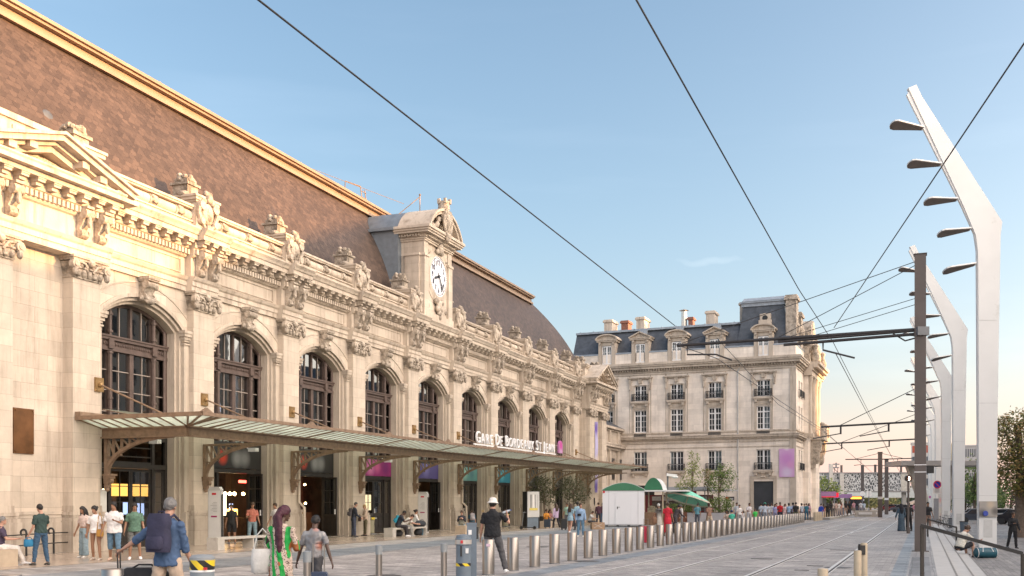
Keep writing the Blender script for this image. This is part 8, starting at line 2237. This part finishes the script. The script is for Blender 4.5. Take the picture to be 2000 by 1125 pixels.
soft_bag(fac(24.4, 2.9, 0), 'black bag on the floor under the long bench, right side', (.02, .022, .026), .3, .2, .19, ROT_F)
soft_bag(fac(22.5, 2.7, 0), 'grey bag on the floor under the long bench behind the white shoes', (.06, .06, .065), .26, .2, .17, ROT_F)
# 9 stone block between doors five and six
F = person('person in a dark jacket and jeans sitting on a stone block holding a phone', gp(902, 1041.5), 178, 1.70, 'L', ('bun', 'brown'), (.028, .03, .04), 'long', (.14, .24, .32), shoes=(.75, .74, .72), pose=W(fixed=1, hip=.52, legL=(70, 6, 72), legR=(74, 6, 70), armL=(30, 8, 95, 30), armR=(30, 8, 95, 30), lean=6, nod=16))
tote('grey green bag on the lap of the person in the dark jacket', to_world(F, Vector((0, .24, F.pelvis.z + .26))), (.16, .16, .13), .34, .28, .14, F.o.rotation_euler[2], .1)
F = person('person in teal seen from behind with a pale grey backpack', gp(922, 1035) + Vector((0, .3, 0)), 10, 1.66, 'L', ('short', 'brown'), (.03, .10, .15), 'short', (.08, .08, .09), shoes=(.1, .1, .1), pose=W(fixed=1, hip=.53, legL=(80, 6, 80), legR=(80, 6, 80), lean=16, nod=14))
backpack(F, 'pale grey patterned backpack on the person in teal', (.32, .30, .32), .44, .32, .16)
# 10 near the map display
person('person in an orange jacket sitting on a stone block by the map display', gp(1066, 1029), -160, 1.68, 'M', ('short', 'brown'), (.52, .22, .03), 'long', (.40, .30, .2), shoes=(.1, .1, .1), pose=W(fixed=1, hip=.53, legL=(78, 6, 76), legR=(80, 6, 78), armL=(28, 6, 62, 15), armR=(28, 6, 62, 15), lean=10, yaw=50))
person('person in a dusty pink top sitting beside the orange jacket', gp(1073, 1028) + Vector((0, .3, 0)), -150, 1.64, 'L', ('long', 'brown'), (.42, .2, .18), 'long', (.1, .1, .1), shoes=(.1, .1, .1), pose=W(fixed=1, hip=.53, legL=(78, 6, 76), legR=(80, 6, 78), armL=(28, 6, 62, 15), armR=(28, 6, 62, 15), lean=8))
person('woman in a lilac coat and black trousers walking past the olive trees', gp(1086, 1034), 30, 1.70, 'L', ('long', 'brown'), (.42, .33, .45), 'long', (.02, .02, .022), legs='slim', shoes=(.7, .68, .66), hem=-.16, pose=WALK)
F = person('young woman in a light blue mini dress with a dark cardigan over her arm', gp(1114, 1042), -40, 1.68, 'L', ('long', 'brown'), (.25, .38, .46), 'short', skirt=.72, shoes=(.6, .58, .55), pose=W(legL=(8, 2, 4), legR=(-10, 2, 12), armL=(20, 8, 75, 20), flare=.05))
tote('dark cardigan bundle hanging on the arm of the girl in the light blue dress', to_world(F, F.arms['L'][2] + Vector((0, 0, .04))), (.016, .022, .04), .3, .34, .2, .3, 0, 'cardigan', 'cardigan')
F = person('young person in a pale blue hoodie and jeans with a belt bag', gp(1134, 1048.5), 165, 1.70, 'L', ('short', 'brown'), (.24, .36, .52), 'long', (.10, .20, .30), legs='trousers', shoes=(.78, .77, .72), hem=-.08, pose=W(yaw=40, armL=(8, 8, 18, 0)))
tote('small black belt bag across the pale blue hoodie', to_world(F, Vector((.04, .16, F.pelvis.z + .26))), (.015, .015, .018), .2, .12, .08, F.o.rotation_euler[2], 0, 'belt bag', 'belt_bag')
person('tall man in a sky blue shirt half hidden behind the pale blue pair', gp(1128, 1035), 20, 1.80, 'D', ('short', 'black'), (.24, .38, .46), 'short', (.05, .05, .06), shoes=(.1, .1, .1), pose=STAND)
person('person in a mint green top standing behind the girl in light blue', gp(1108, 1031), 160, 1.72, 'M', ('short', 'brown'), (.30, .45, .36), 'short', (.12, .12, .13), shoes=(.1, .1, .1), pose=STAND)
person('person with dark bag crouching by the stone block near the kiosk', gp(1151, 1029), -110, 1.64, 'L', ('short', 'brown'), (.45, .45, .44), 'short', (.05, .05, .055), shoes=(.3, .05, .05), pose=W(fixed=1, hip=.45, legL=(85, 6, 90), legR=(80, 6, 85), armL=(40, 6, 50, 10), armR=(40, 6, 50, 10), lean=20, nod=16))
person('man in a maroon sweater and dark trousers beside the white kiosk, back turned', gp(1169, 1025), 6, 1.76, 'L', ('short', 'brown'), (.075, .03, .05), 'long', (.04, .04, .055), shoes=(.05, .05, .05), hem=-.06, pose=STAND)
person('person in maroon and blue jeans next to the maroon sweater man', gp(1177, 1024), -20, 1.74, 'L', ('short', 'grey'), (.10, .045, .06), 'long', (.06, .12, .2), shoes=(.1, .1, .1), pose=STAND)
# 11 by the stall
F = person('woman with a black top and cream skirt by the market stall', gp(1287, 1040), 30, 1.68, 'M', ('short', 'white'), (.02, .018, .018), 'short', skirt=.1, top_mat=blob_mat('black top and cream skirt', (.48, .45, .40), [(0, 1.45, .75, (.02, .018, .018))]), shoes=(.1, .1, .1), pose=W(flare=.08, armL=(10, 14, 20, 0)))
tote('brown shoulder bag of the woman in the cream skirt', to_world(F, Vector((-.3, 0, F.pelvis.z))), (.18, .10, .06), .4, .4, .14, .6, .3)
person('person in a long red dress behind the steel bollards by the stall', gp(1304, 1047), -20, 1.74, 'M', ('short', 'brown'), (.50, .02, .04), 'short', skirt=.2, shoes=(.1, .1, .1), pose=W(flare=.08))
person('person in charcoal clothes bending over next to the red dress', gp(1318, 1042), -60, 1.70, 'M', ('short', 'black'), (.05, .04, .045), 'long', (.06, .05, .055), shoes=(.1, .1, .1), pose=W(lean=28, armL=(30, 8, 30, 0), armR=(30, 8, 30, 0)))
person('person in a brown top and beige trousers under the parasol edge', gp(1385, 1037), 25, 1.74, 'D', ('short', 'brown'), (.24, .14, .10), 'short', (.40, .33, .25), shoes=(.1, .1, .1), pose=WALK)
person('person in a turquoise shirt beneath the mint parasol', gp(1362, 1029), -30, 1.70, 'M', ('short', 'black'), (.10, .25, .30), 'short', (.06, .07, .09), shoes=(.1, .1, .1), pose=STAND)
person('small white dressed person behind the parasol pole', gp(1331, 1031), 90, 1.60, 'M', ('short', 'darkgrey'), (.55, .54, .52), 'short', (.2, .2, .2), shoes=(.1, .1, .1), pose=STAND)
# 12 crowd behind the bollards towards the corner building
CR = [(1421, 1029, 1.64, 150, 'M', 'long', 'black', (.50, .40, .33), (.42, .35, .28), 'woman with dark wavy hair in cream sitting behind the bollards', SIT),
      (1430, 1030, 1.62, 0, 'L', 'short', 'black', (.06, .40, .28), (.1, .3, .22), 'person with a navy cap and mint green top behind the bollards', SIT),
      (1439, 1024, 1.76, 170, 'M', 'short', 'brown', (.40, .42, .45), (.1, .1, .12), 'man in a pale grey shirt standing behind the navy cap', STAND),
      (1444, 1027, 1.60, 190, 'L', 'short', 'black', (.62, .6, .58), (.3, .3, .3), 'child in a white shirt behind the bollards, before the corner building', STAND),
      (1452, 1026, 1.66, 30, 'L', 'long', 'brown', (.62, .6, .6), (.55, .42, .4), 'person in white and pink leaning behind the bollards', SIT),
      (1463, 1026, 1.72, 200, 'M', 'short', 'brown', (.56, .53, .54), (.4, .4, .42), 'person in off white with a green scarf behind the bollards', HOLD),
      (1475, 1028, 1.30, 180, 'M', 'short', 'brown', (.05, .45, .08), (.1, .1, .1), 'child in a bright green shirt behind the bollards', STAND),
      (1487, 1021, 1.72, 10, 'M', 'short', 'black', (.34, .40, .47), (.12, .14, .18), 'man in a pale blue shirt by the dark door, leftmost of the queue', STAND),
      (1494, 1022, 1.75, 0, 'M', 'short', 'black', (.42, .47, .55), (.2, .22, .26), 'man in a pale shirt with a green cap by the dark door', STAND),
      (1501, 1020, 1.70, 20, 'L', 'short', 'brown', (.36, .38, .42), (.2, .2, .22), 'person in a grey blue shirt by the dark door, middle of the queue', WALK),
      (1507, 1019, 1.72, -10, 'M', 'short', 'brown', (.45, .46, .48), (.25, .25, .27), 'person in a silver grey shirt by the dark door, rightmost of the queue', STAND),
      (1514, 1021, 1.64, 160, 'L', 'long', 'brown', (.34, .35, .58), (.3, .3, .45), 'woman in a periwinkle dress beside the man in red', STAND),
      (1523.5, 1021.5, 1.80, 170, 'D', 'buzz', 'black', (.42, .015, .02), (.02, .025, .05), 'man in a bright red shirt and navy trousers beyond the bollards', HOLD),
      (1517, 1017, 1.74, 150, 'L', 'short', 'black', (.4, .28, .3), (.1, .1, .1), 'person glimpsed between the periwinkle dress and the red shirt', STAND),
      (1533, 1018, 1.66, 180, 'L', 'long', 'brown', (.62, .45, .45), (.6, .45, .45), 'woman in pale pink right of the man in red', STAND),
      (1541, 1019.5, 1.70, 150, 'D', 'short', 'black', (.32, .46, .62), (.2, .2, .25), 'person with a black cap and light blue shirt beyond the bollards', STAND),
      (1549, 1021, 1.78, 20, 'D', 'short', 'black', (.36, .42, .60), (.05, .05, .06), 'man in pale blue wearing a dark rucksack by the end of the bollards', WALK),
      (1554.5, 1022, 1.80, -10, 'M', 'short', 'black', (.02, .02, .022), (.10, .10, .06), 'tall man in a black t-shirt and khaki shorts stepping past the last bollards', WALK2),
      (1566, 1018, 1.70, 30, 'M', 'short', 'black', (.40, .44, .5), (.1, .1, .12), 'person in a pale shirt at the near end of the tram stop', STAND),
      (1575, 1016, 1.70, 0, 'L', 'short', 'brown', (.03, .14, .2), (.03, .1, .16), 'person in petrol blue at the near end of the tram stop', STAND)]
for px, py, H, fc, sk, hs, hcx, tc_, bc_, lab, ps in CR:
    q = gp(px, py); F = person(lab, q, fc, H, sk, (hs, hcx), tc_, 'short', bc_, shoes=(.6, .6, .6) if 'khaki' in lab else (.08, .08, .08), pose=dict(ps, fixed=1, hip=.5) if ps is SIT else ps, legs='shorts' if 'khaki' in lab else 'trousers')
    if 'rucksack' in lab: backpack(F, 'dark rucksack worn by the man in pale blue near the last bollard', (.015, .018, .03))
    if 'cap' in lab and 'behind the navy' not in lab:
        b = MB(); c_ = F.headc; b.loft([[c_ + Vector((r * cos(q_), r * sin(q_), z)) for q_ in [2 * pi * i / 14 for i in range(14)]] for r, z in ((.1, .03), (.1, .07), (.07, .12), (.01, .135))]); b.prism([(c_.x - .07, c_.y + .08), (c_.x + .07, c_.y + .08), (c_.x + .05, c_.y + .19), (c_.x - .05, c_.y + .19)], 'z', c_.z + .03, c_.z + .045)
        b.build('cap', cloth((.02, .03, .12) if 'navy' in lab else (.06, .4, .28) if 'green cap' in lab else (.02, .02, .02)), F.o, 50)
# 13 tram platform
PLT = [(1609, 1001, 1.62, 20, (.50, .18, .05), (.3, .2, .15), 'person in orange on the tram platform', 0), (1616.5, 1004, 1.76, -10, (.015, .015, .017), (.015, .015, .018), 'person all in black with white shoes stepping off the tram platform', 1), (1622, 1001, 1.72, 160, (.02, .02, .022), (.05, .05, .06), 'person in black with a shoulder bag on the platform behind the one in black', 0),
       (1603.5, 1005, 1.68, -30, (.02, .06, .38), (.02, .05, .3), 'person in a vivid blue long coat at the near end of the platform', 2), (1633, 1000, 1.70, 30, (.42, .3, .26), (.3, .25, .22), 'person in dusty beige on the platform', 0), (1642, 1002, 1.74, 10, (.50, .22, .17), (.45, .35, .3), 'person in salmon pink with a navy suitcase on the platform', 0),
       (1638, 1003, 1.62, 170, (.60, .58, .56), (.4, .35, .33), 'traveller with pale top bending over the navy suitcase', 0), (1652, 1000, 1.74, 190, (.02, .02, .024), (.35, .25, .2), 'person in black and bare legs by the black suitcase', 1), (1659, 1000, 1.78, 170, (.025, .03, .035), (.04, .045, .05), 'tall person in dark clothes right of the black suitcase', 0),
       (1667.5, 998.5, 1.74, 20, (.55, .30, .36), (.3, .26, .22), 'person in a pink shirt and beige shorts on the platform', 1), (1681, 996, 1.74, 10, (.50, .52, .56), (.3, .3, .33), 'person in pale blue farther along the platform, left of a pair', 0), (1687.5, 996, 1.72, 0, (.36, .45, .55), (.3, .3, .33), 'person in sky blue farther along the platform, right of a pair', 0),
       (1571, 1005, 1.66, 160, (.40, .42, .46), (.1, .1, .12), 'person in silver grey waiting beside the white ticket machine', 0), (1580, 1004, 1.7, 190, (.45, .28, .34), (.1, .1, .12), 'person in dull pink waiting behind the ticket machine', 0), (1627, 999, 1.7, 200, (.35, .3, .28), (.1, .1, .1), 'person in taupe near the red display of the stop', 0)]
for px, py, H, fc, tc_, bc_, lab, kd in PLT:
    q = gp(px, py, 0 if 'stepping off' in lab or 'vivid' in lab or px < 1600 else PLz); q = at(px, 103 + (px - 1600) * .33 if px > 1595 else 104, 0); q.z = PLz if q.y > 106 and 'stepping off' not in lab else 0
    person(lab, q, fc, H, random.choice('LMMD'), (random.choice(['short', 'short', 'long', 'bun']), random.choice(['black', 'brown', 'brown'])), tc_, 'long' if kd == 2 else 'short', bc_, shoes=(.7, .7, .7) if 'white shoes' in lab else (.08, .08, .08), legs='shorts' if kd == 1 and 'all in black' not in lab else 'trousers', pose=random.choice([STAND, HOLD, WALK, WALK2]), hem=-.35 if kd == 2 else None)
# 14 couple by the tram signal
def veil(F, col, L_=.5):
    b = MB(); R = head_rot(F); c_ = F.headc; s = F.s
    b.ball(c_ + Vector((0, -.02, .015)), (.1 * s, .115 * s, .12 * s), 14, 10); b.tube([c_ + Vector((0, -.05 * s, 0)), c_ + Vector((0, -.1 * s, -.15 * s)), c_ + Vector((0, -.12 * s, -L_ * .6)), c_ + Vector((0, -.11 * s, -L_))], [.1 * s, .12 * s, .13 * s, .09 * s], 12)
    link('veil', solidify(b, .016, cloth(col), 'veil', 2), F.o)
F = person('woman in a long slate blue robe with black head veil, back turned, beside the signal', gp(1760.5, 1037.5), -4, 1.68, 'M', ('long', 'black'), (.045, .075, .105), 'long', skirt=.03, shoes=(.02, .02, .02), pose=W(flare=.09, armL=(4, 12, 8, 0), armR=(6, 10, 12, 0), wide=1.08))
veil(F, (.012, .014, .02))
person('man in a black t-shirt and black trousers beside the woman in the slate robe', gp(1775, 1037), 8, 1.76, 'M', ('short', 'brown'), (.012, .012, .013), 'short', (.012, .012, .013), shoes=(.02, .02, .02), pose=W(armR=(0, 14, 14, 0), wide=1.1))
person('person in pink crossing behind the brown steel pole', gp(1785.5, 1008), 10, 1.7, 'L', ('short', 'brown'), (.5, .22, .3), 'short', (.2, .2, .22), pose=WALK)
# 15 steps and lower plaza
ps_ = at(1880, 37.6, 0)
F = person('man in cream t-shirt, black shorts and grey cap sitting on the steps', gp(1874, 1076, -.12) * 1.0, -72, 1.98, 'L', ('short', 'brown'), (.62, .60, .52), 'short', (.02, .022, .028), legs='shorts', shoes=(.04, .03, .03), pose=W(fixed=1, hip=.13, legL=(118, 6, 108), legR=(110, 8, 112), armL=(52, 6, 40, 15), armR=(52, 6, 40, 15), lean=24, nod=22, wide=1.15), near=True)
b = MB(); c_ = F.headc; Rr = head_rot(F)
b.loft([[c_ + Rr @ Vector((r * cos(q_), r * sin(q_) - .005, z)) for q_ in [2 * pi * i / 16 for i in range(16)]] for r, z in ((.098, .03), (.098, .06), (.075, .105), (.02, .125))]); b.loft([[c_ + Rr @ Vector((.06 * cos(q_), -.1 - .05 + .07 * sin(q_), z)) for q_ in [2 * pi * i / 12 for i in range(12)]] for z in (.03, .042)])
b.build('cap', cloth((.28, .31, .35)), F.o, 50)
person('person in a black sweater and black trousers walking on the lower plaza', gp(1978, 1071, LOW), 178, 1.66, 'M', ('short', 'brown'), (.012, .013, .015), 'long', (.014, .014, .016), shoes=(.03, .03, .035), hem=-.14, pose=W(legL=(6, 3, 4), legR=(-6, 3, 6), armL=(6, 12, 16, 0), armR=(24, 14, 85, 30)), face_parts=True)
for px, py, H, fc, tc_, bc_, lab in ((1812, 1036, 1.78, 170, (.02, .02, .022), (.25, .16, .12), 'person in a black top half hidden by the brown steel pole'), (1826, 1006, 1.72, 30, (.03, .03, .032), (.03, .03, .035), 'person in black under the white shelter on the right'), (1863, 1012, 1.72, 10, (.03, .03, .035), (.3, .2, .15), 'person between the notice panel and the second white mast'), (1990, 1004, 1.74, 190, (.35, .03, .03), (.06, .06, .07), 'person in red far off under the tree at the right edge'), (1984, 1003, 1.7, 170, (.05, .05, .06), (.06, .06, .07), 'person in dark grey far off beside the one in red')):
    person(lab, gp(px, py, LOW if px > 1820 else 0), fc, H, 'M', ('short', 'black'), tc_, 'short', bc_, pose=STAND)

bpy.data.scenes.remove(WS)
# ================================================================== LIGHT, CAMERA
SUN_AZ = radians(-8); SUN_EL = radians(8)      # azimuth from +x towards +y
sd = Vector((cos(SUN_EL) * cos(SUN_AZ), cos(SUN_EL) * sin(SUN_AZ), sin(SUN_EL)))
GLOW_P = 2.0; GLOW_C = (11.5, 9.3, 7.6); HORIZ_C = (2.2, 1.22, 1.28); CLOUD_C = (.25, .24, .24); SKY_TINT = (.80, .80, .80); HORIZ_TINT = (.34, .29, .42)
sl = bpy.data.lights.new('sun', 'SUN'); sl.energy = 3.3; sl.angle = radians(.9); sl.color = (1, .53, .22)
so = bpy.data.objects.new('sun', sl); COL.objects.link(so); so.rotation_euler = sd.to_track_quat('Z', 'Y').to_euler(); so.location = (60, 20, 60)
wd_ = bpy.data.worlds.new('World'); SC.world = wd_; wd_.use_nodes = True
nt = wd_.node_tree; bg = nt.nodes['Background']
sky = nt.nodes.new('ShaderNodeTexSky'); sky.sky_type = 'NISHITA'; sky.sun_disc = False
sky.sun_elevation = SUN_EL; sky.sun_rotation = pi / 2 - SUN_AZ
sky.air_density = 1.0; sky.dust_density = 1.6; sky.ozone_density = 1.5; sky.altitude = 0
# added warm sky lobe, turned away from the sun, fills the shaded fronts, and a rosy band low on the horizon
tcw = nt.nodes.new('ShaderNodeTexCoord')
def wm(op, a, b=None):
    n = nt.nodes.new('ShaderNodeMath'); n.operation = op
    for i, x in enumerate((a, b)):
        if x is None: continue
        if isinstance(x, (int, float)): n.inputs[i].default_value = x
        else: nt.links.new(x, n.inputs[i])
    return n.outputs[0]
nrm = nt.nodes.new('ShaderNodeVectorMath'); nrm.operation = 'NORMALIZE'; nt.links.new(tcw.outputs['Generated'], nrm.inputs[0])
dp_ = nt.nodes.new('ShaderNodeVectorMath'); dp_.operation = 'DOT_PRODUCT'; nt.links.new(nrm.outputs[0], dp_.inputs[0]); GA = radians(-32); dp_.inputs[1].default_value = (cos(GA) * cos(radians(16)), sin(GA) * cos(radians(16)), sin(radians(16)))
gl_ = wm('POWER', wm('MAXIMUM', dp_.outputs['Value'], 0.0), GLOW_P)
sx_ = nt.nodes.new('ShaderNodeSeparateXYZ'); nt.links.new(nrm.outputs[0], sx_.inputs[0])
hz_ = wm('POWER', wm('SUBTRACT', 1.0, wm('MINIMUM', wm('ABSOLUTE', sx_.outputs[2]), 1.0)), 7.0)
def scol(fac_, c):
    n = nt.nodes.new('ShaderNodeVectorMath'); n.operation = 'SCALE'; n.inputs[0].default_value = c; nt.links.new(fac_, n.inputs['Scale']); return n.outputs[0]
def vadd(*v):
    if len(v) > 2: return vadd(vadd(*v[:-1]), v[-1])
    a, b = v; n = nt.nodes.new('ShaderNodeVectorMath'); n.operation = 'ADD'; nt.links.new(a, n.inputs[0]); nt.links.new(b, n.inputs[1]); return n.outputs[0]
tint = nt.nodes.new('ShaderNodeVectorMath'); tint.operation = 'MULTIPLY'; nt.links.new(sky.outputs[0], tint.inputs[0]); tl0 = nt.nodes.new('ShaderNodeMix'); tl0.data_type = 'RGBA'; tl0.inputs[6].default_value = (*SKY_TINT, 1); tl0.inputs[7].default_value = (*HORIZ_TINT, 1); nt.links.new(hz_, tl0.inputs[0]); nt.links.new(tl0.outputs[2], tint.inputs[1])
# thin high streaks of cloud
mpw = nt.nodes.new('ShaderNodeMapping'); mpw.inputs['Scale'].default_value = (1.2, 1.2, 9); nt.links.new(nrm.outputs[0], mpw.inputs[0])
nzw = nt.nodes.new('ShaderNodeTexNoise'); nzw.inputs['Scale'].default_value = 2.2; nzw.inputs['Detail'].default_value = 6; nt.links.new(mpw.outputs[0], nzw.inputs['Vector'])
cl_ = nt.nodes.new('ShaderNodeMapRange'); cl_.inputs[1].default_value = .5; cl_.inputs[2].default_value = .8; nt.links.new(nzw.outputs['Fac'], cl_.inputs[0])
clf = wm('MULTIPLY', cl_.outputs[0], wm('POWER', wm('SUBTRACT', 1.0, wm('MINIMUM', wm('ABSOLUTE', sx_.outputs[2]), 1.0)), 2.0))
dq = nt.nodes.new('ShaderNodeVectorMath'); dq.operation = 'DOT_PRODUCT'; nt.links.new(nrm.outputs[0], dq.inputs[0]); dq.inputs[1].default_value = (cos(radians(35)), sin(radians(35)), 0)
side_ = wm('POWER', wm('MAXIMUM', dq.outputs['Value'], 0.0), 6.0)
hz3 = wm('POWER', wm('SUBTRACT', 1.0, wm('MINIMUM', wm('ABSOLUTE', sx_.outputs[2]), 1.0)), 6.0)
hzp = wm('POWER', wm('SUBTRACT', 1.0, wm('MINIMUM', wm('ABSOLUTE', sx_.outputs[2]), 1.0)), 20.0)
total = vadd(vadd(scol(side_, (.60, .42, .26)), scol(hz3, (.34, .30, .27))), vadd(tint.outputs[0], scol(gl_, GLOW_C)), vadd(scol(hzp, HORIZ_C), scol(clf, CLOUD_C)))
# one small wisp of cloud above the corner building
wd0 = Vector((.1845, .9562, .2265)).normalized(); wr_ = Vector((wd0.y, -wd0.x, 0)).normalized(); wu_ = wr_.cross(wd0).normalized()
def dotn(v):
    n = nt.nodes.new('ShaderNodeVectorMath'); n.operation = 'DOT_PRODUCT'; nt.links.new(nrm.outputs[0], n.inputs[0]); n.inputs[1].default_value = v; return n.outputs['Value']
nw2 = nt.nodes.new('ShaderNodeTexNoise'); nw2.inputs['Scale'].default_value = 40; nt.links.new(nrm.outputs[0], nw2.inputs['Vector'])
wv = wm('ADD', dotn(wu_), wm('MULTIPLY', wm('SUBTRACT', nw2.outputs['Fac'], .5), .012))
wsum = wm('ADD', wm('POWER', wm('ABSOLUTE', wm('DIVIDE', dotn(wr_), .034)), 2.0), wm('POWER', wm('ABSOLUTE', wm('DIVIDE', wv, .0042)), 2.0))
wmask = wm('MULTIPLY', wm('MAXIMUM', wm('SUBTRACT', 1.0, wsum), 0.0), wm('GREATER_THAN', dotn(wd0), 0.0))
total = vadd(total, scol(wmask, (.17, .15, .13)))
nt.links.new(total, bg.inputs[0]); bg.inputs[1].default_value = .15
SC.view_settings.view_transform = 'Standard'; SC.view_settings.look = 'None'; SC.view_settings.gamma = 1
SC.view_settings.exposure = 1.73
cam = bpy.data.cameras.new('camera'); co_ = bpy.data.objects.new('camera', cam); COL.objects.link(co_)
co_.location = (0, 0, CAM_H); co_.rotation_euler = (pi / 2, 0, 0)
cam.sensor_width = 36; cam.lens = 36; cam.shift_y = (983 - 562.5) / 2000; cam.clip_end = 6000; cam.clip_start = .1
SC.camera = co_
cy = SC.cycles
cy.use_denoising = True; cy.max_bounces = 7; cy.diffuse_bounces = 3; cy.glossy_bounces = 3; cy.transmission_bounces = 4; cy.transparent_max_bounces = 12
cy.caustics_reflective = False; cy.caustics_refractive = False
SC.render.resolution_x = 1024; SC.render.resolution_y = 576
